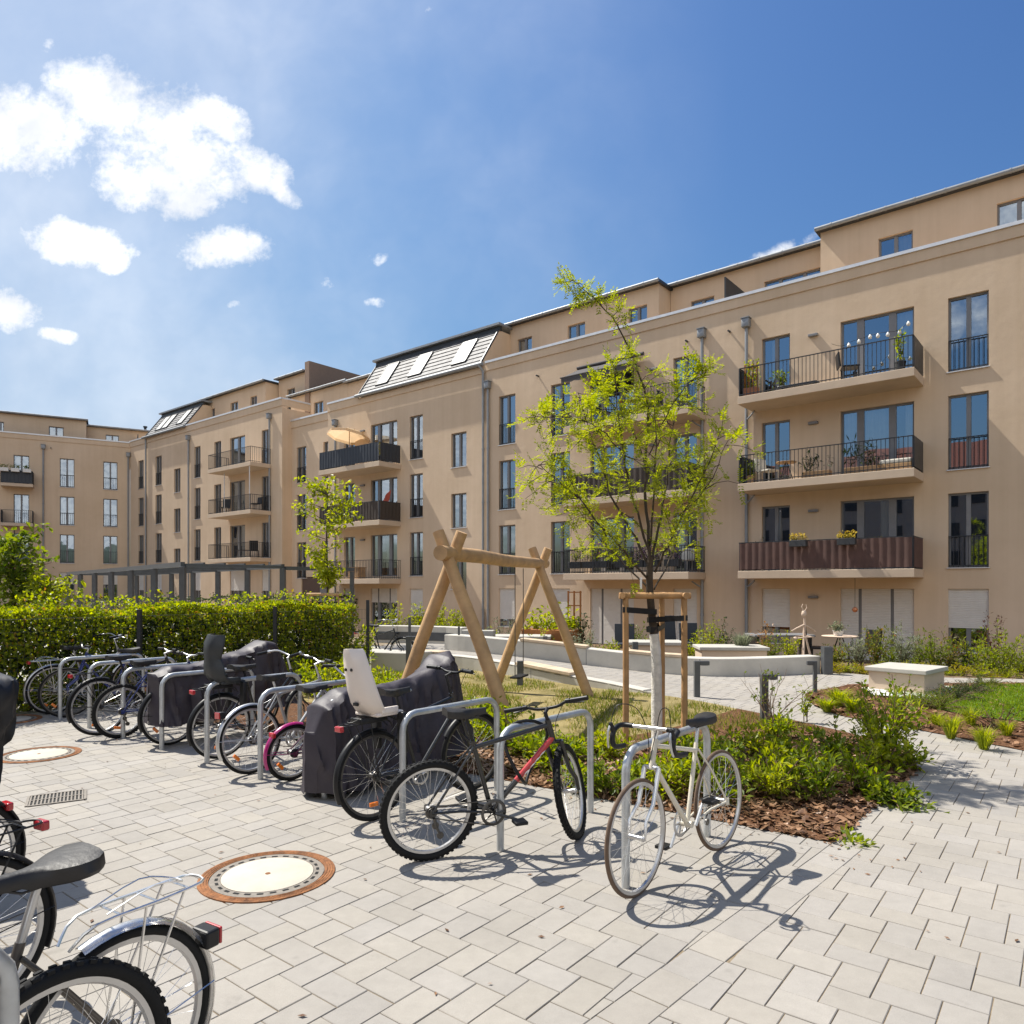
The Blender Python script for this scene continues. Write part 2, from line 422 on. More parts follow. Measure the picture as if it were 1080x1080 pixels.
for x in (-2.98, -4.6): downpipe(bR, x, 0, -.4, 10.75)
downpipe(bR, -14.76, 0, -.4, 10.7)
for x in (-3.6, -5.2, -12.0): vent(bR, x, 10.75)
for f in (5.2, 8.05, 2.31):
  for pts in ([(-2.98, -.09, f - .5), (-2.8, -.2, f - .4), (-2.62, -.3, f - .27)], [(-4.6, -.09, f - .5), (-4.75, -.2, f - .4), (-4.9, -.3, f - .27)]):
    mb = MB(); mb.tube(pts, .028, 8); mb.build('balcony_drain', 'zinc', bR)
AZ = 11.02
attic(bR, -1.15, 13.0, AZ, 14.2, [(.70, 1.72, 11.3, 13.44), (4.0, 5.1, 11.3, 13.5)], 2.0)
attic(bR, -7.4, -1.17, AZ, 14.2, [(-3.5, -1.45, 11.3, 13.45, (.6, 1, .6)), (-6.5, -5.5, 11.3, 13.45)], 3.0, 7)
attic(bR, -15.2, -7.42, AZ, 14.1, [(-14.75, -13.9, 11.3, 13.42), (-11.9, -10.98, 11.3, 13.42), (-8.82, -7.95, 11.3, 13.42)], 2.0)
mb = MB(); mb.box(-3.98, -3.93, .4, 2.9, 11.02, 12.9); mb.build('terrace_divider', 'dark_metal', bR)
# awning over the upper left balcony
mb = MB()
mb.grid([[(-9.9 + 2.9 * i / 8, -.05 - 1.25 * j / 5, 10.62 - .62 * j / 5 - .02 * math.sin(i * 3)) for i in range(9)] for j in range(6)])
mb.grid([[(-9.9 + 2.9 * i / 24, -1.31, 10.0 - .22 * j - .02 * j * math.sin(i * 2.1)) for i in range(25)] for j in range(2)])
mb.tube([(-9.95, -1.3, 10.0), (-6.95, -1.3, 10.0)], .03, 6); mb.tube([(-9.95, -.1, 10.66), (-6.95, -.1, 10.66)], .07, 8)
mb.tube([(-9.8, -.1, 10.2), (-9.8, -1.28, 10.0)], .02, 6); mb.tube([(-7.1, -.1, 10.2), (-7.1, -1.28, 10.0)], .02, 6)
M['awning'] = mat('grey_awning_cloth', (.075, .07, .072), .9, 0, .06)
mb.build('awning', 'awning', bR)

# ---- mansard building -----------------------------------------------------
bM = thing('apartment_building', 'beige apartment building with slate mansard roof and three skylights, behind the wooden swing', 'building', W0, RZ)
ops = []; wins = []
for f in FF:
    addw(-19.95, -19.03, f + .04, f + 2.17, rail=.92, curtain=.4)
    addw(-22.9, -20.87, f + .04, f + 2.17, lay=(.55, .95, .6), mull=.2, sill=False, curtain=.5)
    addw(-25.1, -24.18, f + .04, f + 2.17, curtain=.5, sill=False)
for z in (7.40, 4.58, 1.73): addw(-17.12, -16.15, z, z + 1.6, curtain=.2)
addw(-19.95, -19.03, .1, 1.75, shutter=.8); addw(-22.9, -20.87, -.48, 1.77, lay=(.55, .95, .6), mull=.2, sill=False, shutter=.3); addw(-25.1, -24.18, -.48, 1.77, sill=False, shutter=.8)
mb = MB(); wall_mesh(mb, -26.5, -14.97, ZB, 11.78, ops); body(mb, -26.5, -14.97, ZB, 11.5, 0, 12)
mb.build('wall', ['stucco', 'interior'], bM)
for x0, x1, z0, z1, k in wins: window(bM, x0, x1, z0, z1, **k)
for i, f in enumerate(FF): balcony(bM, -25.43, -20.59, f - .1, panel=[None, 'screen_reed', 'screen_dark'][i]); wall_lamp(bM, -23.5, f + 1.95)
coping(bM, -26.5, -23.85, 11.45, 11.95); mb = MB(); mb.box(-23.85, -14.97, -.045, -.002, 11.45, 11.74); mb.build('parapet_band', 'stucco', bM)
downpipe(bM, -25.75, 0, -.4, 10.6); downpipe(bM, -15.05, 0, -.4, 11.5, hopper=False)
mb = MB(); mb.tube([(-15.05, -.09, 11.5), (-15.1, -.2, 11.66), (-15.2, -.26, 11.8)], .05, 8); mb.tube([(-23.9, -.2, 11.83), (-15.0, -.2, 11.83)], .09, 10); mb.build('gutter', 'zinc', bM)
def slate():
    m, nt, b = new_mat('slate_tiles'); L = nt.links.new
    g = nd(nt, 'ShaderNodeNewGeometry'); r = nd(nt, 'ShaderNodeValToRGB')
    r.color_ramp.elements[0].color = (.085, .085, .09, 1); r.color_ramp.elements[1].color = (.15, .15, .155, 1)
    L(g.outputs['Random Per Island'], r.inputs[0]); L(r.outputs[0], b.inputs['Base Color'])
    b.inputs['Roughness'].default_value = .62; b.inputs['Specular IOR Level'].default_value = .45
    return m
M['slate'] = slate()
def mansard(par, x0, x1, zb, zt, y0, run, sky_x, skw=.95):
    sl = Vector((0, run, zt - zb)); Ls = sl.length; sd = sl.normalized(); nn = Vector((0, -sd.z, sd.y))
    rows = 8; mb = MB()
    def pt(x, s, o=0): return Vector((x, y0, zb)) + sd * s + nn * o
    for r_ in range(rows):
        s0, s1 = Ls * r_ / rows, Ls * (r_ + 1) / rows
        xx = x0 - (.15 if r_ % 2 else 0)
        while xx < x1:
            a, b = max(xx, x0), min(xx + .32, x1); xx += .325
            if b - a < .03: continue
            o = rnd(0, .004)
            mb.face([pt(a, s0, .035 + o), pt(b, s0, .035 + o), pt(b, s1, .004 + o), pt(a, s1, .004 + o)])
            mb.face([pt(a, s0, .035 + o), pt(a, s0, .0), pt(b, s0, .0), pt(b, s0, .035 + o)])
    rf = mb.build('mansard_roof', 'slate', par)
    mb = MB(); mb.face([pt(x0, 0, -.01), pt(x1, 0, -.01), pt(x1, Ls, -.01), pt(x0, Ls, -.01)])
    for xs in (x0, x1):
        gb = MB(); gb.face([pt(xs, -.02, .0), pt(xs, Ls, 0), (xs, y0 + run + 6, zt), (xs, y0 + run + 6, zb)]); gb.build('gable', 'stucco', par)
    for xs in (x0 + .02, x1 - .02): mb.tube([pt(xs, 0, .03), pt(xs, Ls, .03)], .05, 6)
    mb.box(x0 - .05, x1 + .05, y0 + run - .03, y0 + run + .1, zt - .02, zt + .22)
    mb.build('roof_flashing', 'dark_metal', par)
    mb = MB(); mb.box(x0 - .15, x1 + .15, y0 + run - .2, y0 + run + 7, zt + .2, zt + .3); mb.build('roof_cap', 'zinc', par)
    for sx in sky_x:
        m2 = MB(); a, b, s0, s1 = sx, sx + skw, Ls * .2, Ls * .88; fw = .06
        for q in ((a, a + fw, s0, s1), (b - fw, b, s0, s1), (a, b, s0, s0 + fw), (a, b, s1 - fw, s1)):
            c = [pt(x, s, o) for o in (0, .09) for s in (q[2], q[3]) for x in (q[0], q[1])]; i = len(m2.v); m2.v += [tuple(p) for p in c]
            for fc in ((0,2,3,1),(4,5,7,6),(0,1,5,4),(2,6,7,3),(0,4,6,2),(1,3,7,5)): m2.f.append(tuple(i + k for k in fc)); m2.m.append(0); m2.sm.append(False)
        sk = m2.build('skylight', 'dark_metal', rf)
        m2 = MB(); m2.face([pt(a + fw, s0 + fw, .07), pt(b - fw, s0 + fw, .07), pt(b - fw, s1 - fw, .07), pt(a + fw, s1 - fw, .07)]); m2.build('blind', 'sky_blind', sk)
        m2 = MB(); m2.box(a - .05, b + .05, 0, .01, 0, .01)
M['sky_blind'] = mat('skylight_blind', (.72, .70, .64), .35, 0, .03, 2, 0, 60, .6)
mansard(bM, -23.85, -15.2, 11.86, 13.75, -.08, 1.3, (-22.75, -20.3, -17.3))
attic(bM, -28.6, -23.7, AZ, 14.05, [(-26.9, -25.9, 11.3, 13.0)], 3.0, 6)
# recessed bay
ops = []; wins = []
x5 = TX(313, 1.1); x6 = TX(323, 1.1); x7 = TX(341, 1.1)
for f in FF: addw(x5, x6, f + .04, f + 2.17, rail=.92, curtain=.3); addw(x7, x7 + .9, f + .04, f + 2.17, rail=.92, curtain=.3)
x8 = TX(318, 1.1); x9 = TX(352, 1.1)
ops.append((x8, x9, ZB, 2.45))
mb = MB(); wall_mesh(mb, -31.9, -26.3, ZB, 11.85, ops, 1.1); body(mb, -31.9, -26.3, ZB, 11.5, 1.1, 10); mb.build('bay_wall', ['stucco', 'interior'], bM)
for x0, x1, z0, z1, k in wins: window(bM, x0, x1, z0, z1, y=1.1, **k)
coping(bM, -31.9, -26.3, 11.45, 11.95, 1.1)
M['brown_panel'] = mat('brown_entrance_panel', (.115, .07, .05), .7, 0, .1)
mb = MB(); mb.box(x8 + .01, x9 - .01, 1.16, 1.24, ZB, 2.44); en = mb.build('entrance', 'brown_panel', bM)
mb = MB(); mb.box(x9 - 1.3, x9 - .3, 1.10, 1.158, -.4, 1.8); mb.build('door', 'frame_grey', en)
attic(bM, -34.5, -28.62, AZ, 14.15, [(TX(331, 3.0), TX(341, 3.0), 11.3, 13.45)], 3.0, 6)

# ---- left building --------------------------------------------------------
bL = thing('apartment_building', 'long beige apartment building at the left with a stack of three balconies near its corner', 'building', W0, RZ)
FL = [3.62, 6.47, 9.32]; YL = .45
ops = []; wins = []
def U(u): return TX(u, YL)
for f in FL:
    for a, b in ((276, 284), (205, 211.5), (164, 170.5), (146, 151.5)): addw(U(a), U(b), f + .05, f + 2.2, rail=.92, curtain=.4)
    addw(U(242.5), U(258.5), f + .05, f + 2.2, lay=(1, 1), mull=.2, sill=False, curtain=.6); addw(U(226), U(233.3), f + .05, f + 2.2, sill=False, curtain=.4)
    addw(U(183.5), U(190.3), f - .72, f + .98, curtain=.2)
for a, b in ((276, 284), (205, 211.5), (164, 170.5), (146, 151.5), (242.5, 258.5)): addw(U(a), U(b), .8, 2.96, shutter=.6)
mb = MB(); wall_mesh(mb, -52.25, -31.6, ZB, 13.1, ops, YL); body(mb, -52.25, -31.6, ZB, 12.6, YL, 12); mb.build('wall', ['stucco', 'interior'], bL)
for x0, x1, z0, z1, k in wins: window(bL, x0, x1, z0, z1, y=YL, **k)
for i, f in enumerate(FL): balcony(bL, -37.74, -32.75, f, y=YL, dep=1.4, th=.24)
coping(bL, U(197), -31.6, 12.72, 13.22, YL); coping(bL, -52.2, U(153.5), 12.72, 13.22, YL)
mb = MB(); mb.box(U(153.5), U(197), YL - .045, YL - .002, 12.72, 13.05); mb.build('parapet_band', 'stucco', bL)
mb = MB(); mb.box(-31.6, -31.555, YL - .045, 2.4, 12.72, 13.12); mb.build('parapet_band', 'stucco', bL)
mb = MB(); mb.box(-31.9, -31.51, YL + .302, 2.4, 13.122, 13.22); mb.build('coping', 'white_metal', bL)
for u in (200, 285.5): downpipe(bL, U(u), YL, -.4, 12.1)
downpipe(bL, U(155), YL, -.4, 13.0, hopper=False)
mb = MB(); mb.tube([(U(153), YL - .2, 13.1), (U(197), YL - .2, 13.1)], .09, 8); mb.build('gutter', 'zinc', bL)
mansard(bL, U(154), U(196.5), 13.14, 14.9, YL - .08, 1.3, (U(161), U(167.5), U(183)), .9)
mb = MB(); mb.tube([(-36.6, -.9 + YL, 6.5), (-36.6, -.9 + YL, 9.1)], .03, 6); mb.build('balcony_drain', 'white_metal', bL); mb = MB(); mb.tube([(-33.0, -1.3 + YL, 6.5), (-33.0, -1.3 + YL, 9.1)], .03, 6); mb.build('balcony_drain', 'white_metal', bL)
attic(bL, TX(213, 2.3), TX(280, 2.3), 12.2, 15.4, [(TX(220, 2.3), TX(226.5, 2.3), 12.4, 14.7), (TX(243, 2.3), TX(251, 2.3), 12.4, 14.7), (TX(264, 2.3), TX(271, 2.3), 12.4, 14.7)], 2.3, 7)
attic(bL, TX(280, 2.3) + .14, TX(322, 3.2), 12.2, 15.65, [(TX(303, 3.2), TX(311, 3.2), 12.4, 14.88)], 3.2, 6)
mb = MB(); mb.box(TX(321, 3.1), TX(325, 3.1), 3.1, 9.5, 11.5, 16.3); mb.build('party_wall', 'brown_render', bL) if False else None
M['brown_render'] = mat('brown_render', (.27, .19, .14), .92, 0, .06)
mb = MB(); mb.box(TX(321.5, 2.9), TX(326, 2.9), 2.9, 9.6, 11.5, 16.15); mb.build('party_wall', 'brown_render', bL)

# ---- far building on the left -------------------------------------------
d2 = Vector((.872, .49, 0)).normalized(); CF = Vector((-29.78, 56.53, 0))
bF = thing('apartment_building', 'beige apartment building closing the court at the far left edge behind the young tree', 'building', CF, math.atan2(d2.y, d2.x))
ops = []; wins = []
for f in FL:
    for a, b in ((-4.64, -3.7), (-1.81, -.85)): addw(a, b, f + .04, f + 2.18, rail=.92, curtain=.3)
    addw(-7.5, -6.55, f + .04, f + 2.18, sill=False, curtain=.3); addw(-12.5, -11.5, f + .04, f + 2.18, rail=.92)
for a, b in ((-4.64, -3.7), (-1.81, -.85), (-7.5, -6.55)): addw(a, b, .8, 2.96, shutter=.4)
mb = MB(); wall_mesh(mb, -22, 0, ZB, 13.06, ops); body(mb, -22, -.02, ZB, 12.5, 0, 12); mb.build('wall', ['stucco', 'interior'], bF)
for x0, x1, z0, z1, k in wins: window(bF, x0, x1, z0, z1, **k)
for i, f in enumerate(FL): balcony(bF, -8.2, -6.25, f, dep=1.0, th=.22, panel='screen_dark' if i == 2 else None, side_panel=(i < 2))
coping(bF, -22, 0, 12.72, 13.16)
downpipe(bF, -5.68, 0, -.4, 12.1); downpipe(bF, -.12, 0, -.4, 12.0); vent(bF, -5.2, 12.2)
attic(bF, -22, -2.95, 12.2, 14.7, [(-8.6, -8.2, 12.5, 14.05), (-5.4, -4.45, 12.5, 14.05)], 1.2, 6)
attic(bF, -2.93, 4.0, 12.2, 14.45, [(-1.65, -.72, 12.5, 13.95)], 2.0, 6)
mb = MB(); mb.box(.55, .6, .4, 1.9, 12.4, 13.9); mb.build('terrace_divider', 'dark_metal', bF)
mb = MB(); mb.tube([(1.2, 3, 14.5), (1.2, 3, 15.0)], .1, 8); mb.tube([(1.2, 3, 15.0), (1.2, 3, 15.1)], .16, 8); mb.build('roof_vent', 'dark_metal', bF)

# ---- the building opposite (behind the camera, mirrored in the panes) ------
bO = thing('apartment_building', 'grey apartment building with red tiled roof facing the court, seen only mirrored in the windows', 'building', W0 - EY * 50, RZ + PI)
M['grey_render'] = mat('grey_render', (.30, .27, .24), .9, 0, .08, 1)
M['roof_tile'] = mat('red_roof_tiles', (.20, .05, .025), .8, 0, .25, 4)
mb = MB(); mb.box(-22, 32, 0, 11, -.9, 11.4); mb.build('wall', 'grey_render', bO)
mb = MB(); mb.face([(-22.6, -.6, 11.2), (32.6, -.6, 11.2), (32.6, 5.5, 15.4), (-22.6, 5.5, 15.4)]); mb.face([(32.6, 11.6, 11.2), (-22.6, 11.6, 11.2), (-22.6, 5.5, 15.4), (32.6, 5.5, 15.4)]); mb.face([(-22.6, -.6, 11.2), (-22.6, 5.5, 15.4), (-22.6, 11.6, 11.2)]); mb.face([(32.6, -.6, 11.2), (32.6, 11.6, 11.2), (32.6, 5.5, 15.4)]); mb.build('roof', 'roof_tile', bO)
for i in range(13):
    for z in (.6, 3.4, 6.2, 9.0):
        mb = MB(); mb.bbox(-20 + 4 * i, -18.7 + 4 * i, -.06, -.003, z, z + 1.6, .02); mb.build('window', 'dark_metal', bO)
# ------------------------------------------------------------------ ground
def sstep(a, b, x):
    t = max(0, min(1, (x - a) / (b - a))); return t * t * (3 - 2 * t)
def fdist(x, y): return (W0 - Vector((x, y, 0))).dot(EY)         # metres in front of the long facade
def path_z(x, y):
    """the upper path climbs towards the ramp on the left"""
    return .33 * sstep(3.6, -1.5, x) * sstep(10.6, 12.6, y)
def soil_z(x, y):
    d = fdist(x, y)
    return -.03 - .42 * sstep(7.0, 3.0, d)
def sheet(name, poly, zf, m, res=.6, kind='structure', lift=0.0):
    bm = bmesh.new(); vs = [bm.verts.new((p[0], p[1], 0)) for p in poly]; bm.faces.new(vs)
    xs = [p[0] for p in poly]; ys = [p[1] for p in poly]
    def cuts(a, b): n = int((b - a) / res); return [a + (b - a) * (i + 1) / (n + 1) for i in range(n)]
    for c in cuts(min(xs), max(xs)): bmesh.ops.bisect_plane(bm, geom=bm.verts[:] + bm.edges[:] + bm.faces[:], plane_co=(c, 0, 0), plane_no=(1, 0, 0))
    for c in cuts(min(ys), max(ys)): bmesh.ops.bisect_plane(bm, geom=bm.verts[:] + bm.edges[:] + bm.faces[:], plane_co=(0, c, 0), plane_no=(0, 1, 0))
    for v in bm.verts: v.co.z = zf(v.co.x, v.co.y) + lift
    bmesh.ops.recalc_face_normals(bm, faces=bm.faces[:])
    if sum(f.normal.z for f in bm.faces) < 0: bmesh.ops.reverse_faces(bm, faces=bm.faces[:])
    me = bpy.data.meshes.new(name); bm.to_mesh(me); bm.free(); me.materials.append(M[m])
    o = bpy.data.objects.new(name, me); COL.objects.link(o); o['kind'] = kind
    return o
def inside(p, poly):
    x, y = p[0], p[1]; c = False; n = len(poly)
    for i in range(n):
        a, b = poly[i], poly[i - 1]
        if (a[1] > y) != (b[1] > y) and x < (b[0] - a[0]) * (y - a[1]) / (b[1] - a[1]) + a[0]: c = not c
    return c
def catmull(pts, k=6):
    P = [Vector((p[0], p[1], 0)) for p in pts]; out = []
    for i in range(len(P) - 1):
        a, b, c, d = P[max(i-1, 0)], P[i], P[i+1], P[min(i+2, len(P)-1)]
        for j in range(k):
            t = j / k; out.append(.5 * ((2*b) + (c - a)*t + (2*a - 5*b + 4*c - d)*t*t + (3*b - a - 3*c + d)*t**3))
    return out + [P[-1]]

def soil_mat(name, c1, c2, scale, bump, bs):
    m, nt, b = new_mat(name); L = nt.links.new
    tc = nd(nt, 'ShaderNodeTexCoord')
    n = nd(nt, 'ShaderNodeTexNoise', Scale=scale, Detail=8.0, Roughness=.7); L(tc.outputs['Object'], n.inputs['Vector'])
    r = nd(nt, 'ShaderNodeValToRGB'); r.color_ramp.elements[0].color = (*c1, 1); r.color_ramp.elements[1].color = (*c2, 1); r.color_ramp.elements[0].position = .35; r.color_ramp.elements[1].position = .65
    L(n.outputs['Fac'], r.inputs[0]); L(r.outputs[0], b.inputs['Base Color']); b.inputs['Roughness'].default_value = .95; b.inputs['Specular IOR Level'].default_value = .1
    n2 = nd(nt, 'ShaderNodeTexNoise', Scale=bs, Detail=5.0); L(tc.outputs['Object'], n2.inputs['Vector'])
    bp = nd(nt, 'ShaderNodeBump', Strength=bump, Distance=.03); L(n2.outputs['Fac'], bp.inputs['Height']); L(bp.outputs[0], b.inputs['Normal'])
    return m
M['soil'] = soil_mat('dry_soil', (.11, .07, .04), (.21, .15, .095), 3, .6, 60)
M['mulch'] = soil_mat('bark_mulch', (.07, .032, .016), (.19, .10, .055), 22, .9, 45)
M['turf'] = soil_mat('thin_turf', (.16, .135, .05), (.34, .27, .13), 1.4, .5, 90)
M['turf_green'] = soil_mat('green_turf', (.07, .13, .015), (.12, .19, .03), 2, .5, 90)
M['joint'] = soil_mat('joint_sand', (.18, .14, .095), (.29, .235, .165), 30, .3, 200)
M['gravel'] = soil_mat('white_gravel', (.5, .49, .46), (.8, .79, .76), 60, .8, 80)
def paver_mat(name, base, iv):
    m, nt, b = new_mat(name); L = nt.links.new
    tc = nd(nt, 'ShaderNodeTexCoord'); g = nd(nt, 'ShaderNodeNewGeometry')
    n = nd(nt, 'ShaderNodeTexNoise', Scale=1.1, Detail=6.0, Roughness=.65); L(tc.outputs['Object'], n.inputs['Vector'])
    n2 = nd(nt, 'ShaderNodeTexNoise', Scale=240.0, Detail=2.0); L(tc.outputs['Object'], n2.inputs['Vector'])
    n3 = nd(nt, 'ShaderNodeTexNoise', Scale=14.0, Detail=6.0, Roughness=.7); L(tc.outputs['Object'], n3.inputs['Vector'])
    def mr(src, a, bb, lo=.0, hi=1.0):
        x = nd(nt, 'ShaderNodeMapRange'); x.inputs[1].default_value = lo; x.inputs[2].default_value = hi; x.inputs[3].default_value = a; x.inputs[4].default_value = bb; L(src, x.inputs[0]); return x.outputs[0]
    def mul(a, c):
        x = nd(nt, 'ShaderNodeMath', _operation='MULTIPLY'); L(a, x.inputs[0]); L(c, x.inputs[1]); return x.outputs[0]
    v = mul(mul(mr(g.outputs['Random Per Island'], 1 - iv, 1 + iv), mr(n.outputs['Fac'], .91, 1.09, .3, .7)), mul(mr(n2.outputs['Fac'], .93, 1.07, .3, .7), mr(n3.outputs['Fac'], .94, 1.05, .3, .7)))
    hs = nd(nt, 'ShaderNodeMix', _data_type='RGBA'); hs.inputs[6].default_value = (*base, 1); hs.inputs[7].default_value = (base[0] * .97, base[1] * .985, base[2] * 1.03, 1)
    fr = nd(nt, 'ShaderNodeMath', _operation='FRACT'); ml = nd(nt, 'ShaderNodeMath', _operation='MULTIPLY'); ml.inputs[1].default_value = 7.31; L(g.outputs['Random Per Island'], ml.inputs[0]); L(ml.outputs[0], fr.inputs[0]); L(fr.outputs[0], hs.inputs[0])
    sc = nd(nt, 'ShaderNodeVectorMath', _operation='SCALE'); L(hs.outputs[2], sc.inputs[0]); L(v, sc.inputs['Scale'])
    # stains: sparse dark spots and pale bloom
    vo = nd(nt, 'ShaderNodeTexNoise', Scale=5.5, Detail=3.0); L(tc.outputs['Object'], vo.inputs['Vector'])
    st = mr(vo.outputs['Fac'], 1.0, .80, .66, .78)
    s2 = nd(nt, 'ShaderNodeVectorMath', _operation='SCALE'); L(sc.outputs[0], s2.inputs[0]); L(st, s2.inputs['Scale'])
    L(s2.outputs[0], b.inputs['Base Color']); b.inputs['Roughness'].default_value = .8; b.inputs['Specular IOR Level'].default_value = .3
    bp = nd(nt, 'ShaderNodeBump', Strength=.2, Distance=.002); L(n2.outputs['Fac'], bp.inputs['Height'])
    b3 = nd(nt, 'ShaderNodeBump', Strength=.12, Distance=.01); L(n3.outputs['Fac'], b3.inputs['Height']); L(bp.outputs[0], b3.inputs['Normal']); L(b3.outputs[0], b.inputs['Normal'])
    return m
M['paver'] = paver_mat('grey_pavers', (.31, .285, .247), .055)
M['paver_path'] = paver_mat('pale_pavers', (.315, .289, .251), .05)

# key ground points (metres, court level)
EDGE = Vector((-.814, .581, 0))                  # front edge of the planting bed, towards the left
A_ = Vector((2.26, 5.12, 0)); B_ = Vector((4.01, 7.17, 0))
bed_l = A_ + EDGE * 10.6
strip_dir = (A_ - Vector((.29, 2.99, 0))).normalized()
S0 = A_ - strip_dir * 9
# base ground: one sheet out to the horizon
def big(name, m):
    xs = [-1500, -300, -80, -40] + [-30 + i * 1.5 for i in range(41)] + [45, 80, 300, 1500]
    ys = [-1500, -300, -60, -20] + [-10 + i * 1.5 for i in range(41)] + [70, 120, 300, 1500]
    mb = MB(); rows = [[(x, y, soil_z(x, y)) for x in xs] for y in ys]; mb.grid(rows); return mb.build(name, m, kind='structure')
big('ground', 'soil')

fore = [S0, A_, bed_l + Vector((0, 0, 0)), Vector((-9.4, 11.6, 0)), Vector((-16, 6, 0)), Vector((-16, -4, 0))]
path_back = [(6.5, 15.3), (4.2, 14.75), (2.06, 15.75), (-.6, 16.6), (-1.6, 17.2)]
path_front = [(4.01, 7.17), (4.3, 7.9), (4.15, 8.7), (3.75, 9.7), (3.3, 10.6), (2.95, 11.3), (1.83, 12.75), (.88, 13.6), (-.8, 15.3), (-2.3, 16.3), (-3.2, 17.2)]
isl = [(5.15, 12.5), (4.85, 12.0), (4.6, 11.0), (4.65, 10.1), (4.95, 9.7), (5.17, 9.12), (5.65, 8.0), (6.6, 6.2), (9, 3.4), (14, 1), (16, 13.5), (9.74, 13.75), (6.68, 13.5), (6.0, 13.2)]
pf = catmull(path_front); pb = catmull(path_back)
path_up = [(A_.x, A_.y)] + [(p.x, p.y) for p in pf] + [(-5.2, 18.6), (-5.2, 22), (-1.8, 20.5)] + [(p.x, p.y) for p in reversed(pb)] + [(7.0, 15.4), (7.5, 14.8), (10.1, 14.3), (16, 14.0)] + [(p[0], p[1]) for p in isl[10:]] + [(p[0], p[1]) for p in isl[:9]] + [(12, -2), (S0.x, S0.y)]
sheet('forecourt_base', fore, lambda x, y: -.0055, 'joint', 3)
sheet('path_base', path_up, lambda x, y: path_z(x, y) - .0055, 'joint', .5)

def clip_poly(subj, cell):
    out = subj
    for i in range(len(cell)):
        a, b = cell[i], cell[(i+1) % len(cell)]; e = b - a
        def sd(p): return e.x * (p.y - a.y) - e.y * (p.x - a.x)
        res = []
        for j in range(len(out)):
            p, q = out[j - 1], out[j]; dp, dq = sd(p), sd(q)
            if (dp >= 0) != (dq >= 0): res.append(p + (q - p) * (dp / (dp - dq)))
            if dq >= 0: res.append(q)
        out = res
        if not out: return []
    # drop doubled points
    r = [p for k, p in enumerate(out) if (p - out[k - 1]).length > .004]
    return r
def near_any(c, poly, d):
    n = len(poly)
    for i in range(n):
        a = Vector((poly[i-1][0], poly[i-1][1])); b = Vector((poly[i][0], poly[i][1])); e = b - a
        t = max(0, min(1, (Vector((c.x, c.y)) - a).dot(e) / max(e.length_squared, 1e-9)))
        if (a + e * t - Vector((c.x, c.y))).length < d: return True
    return False
def pave(name, cells, poly, zf, m, lift=0.0, gap=.0024, ch=.003):
    """cells: (origin, ux, uy, w, h) blocks; each a chamfered slab face island, cut where it would leave the poly"""
    mb = MB()
    for o, ux, uy, w, h in cells:
        corners = [o + ux * gap + uy * gap, o + ux * (w - gap) + uy * gap, o + ux * (w - gap) + uy * (h - gap), o + ux * gap + uy * (h - gap)]
        cc_ = o + ux * w / 2 + uy * h / 2
        if not all(inside(p, poly) for p in corners):
            if not near_any(o + ux * w / 2 + uy * h / 2, poly, .45): continue
            corners = clip_poly([Vector((p[0], p[1], 0)) for p in poly], corners)
            if len(corners) < 3: continue
            ar = sum(corners[i].x * corners[i-1].y - corners[i-1].x * corners[i].y for i in range(len(corners))) / -2
            if abs(ar) < .0015: continue
            if ar < 0: corners.reverse()
        n = len(corners)
        dz = rnd(-.0012, .0012); tl = (rnd(-.004, .004), rnd(-.004, .004))
        cc = sum(corners, Vector()) / n
        outer = []; inner = []
        for p in corners:
            q = p - cc
            z = zf(p.x, p.y) + lift + dz + tl[0] * q.dot(ux) + tl[1] * q.dot(uy)
            d = -q; d = d.normalized() * min(ch * 1.4, d.length * .4)
            outer.append((p.x, p.y, z - ch)); inner.append((p.x + d.x, p.y + d.y, z))
        i0 = len(mb.v); mb.v += outer + inner + [(p[0], p[1], p[2] - .02) for p in outer]
        fs = [tuple(range(n, 2 * n))] + [(i, (i+1) % n, n + (i+1) % n, n + i) for i in range(n)] + [(2 * n + i, 2 * n + (i+1) % n, (i+1) % n, i) for i in range(n)]
        for f in fs: mb.f.append(tuple(i0 + k for k in f)); mb.m.append(0); mb.sm.append(False)
    return mb.build(name, m, kind='structure')
PX = Vector((.785, -.62, 0)).normalized(); PY = Vector((-PX.y, PX.x, 0))
cells = []
def herring(org, ux, uy, u, box):
    """3:2 slabs in herringbone bond"""
    out = []
    for i in range(-130, 131):
        for j in range(-90, 91):
            X = 2 * i + 3 * j; Y_ = 2 * i - 3 * j
            if not (box[0] < X * u < box[1] and box[2] < Y_ * u < box[3]): continue
            o = org + ux * (X * u) + uy * (Y_ * u); out.append((o, ux, uy, 3 * u, 2 * u))
            o = org + ux * ((X + 3) * u) + uy * ((Y_ - 1) * u); out.append((o, ux, uy, 2 * u, 3 * u))
    return out
rr = random.Random(4)
cells = herring(A_, PX, PY, .086, (-15, 8, -11, 9))
pave('forecourt', cells, fore, lambda x, y: 0.0, 'paver')
cells = []
QX = Vector((.79, -.613, 0)).normalized(); QY = Vector((-QX.y, QX.x, 0))
band = .20
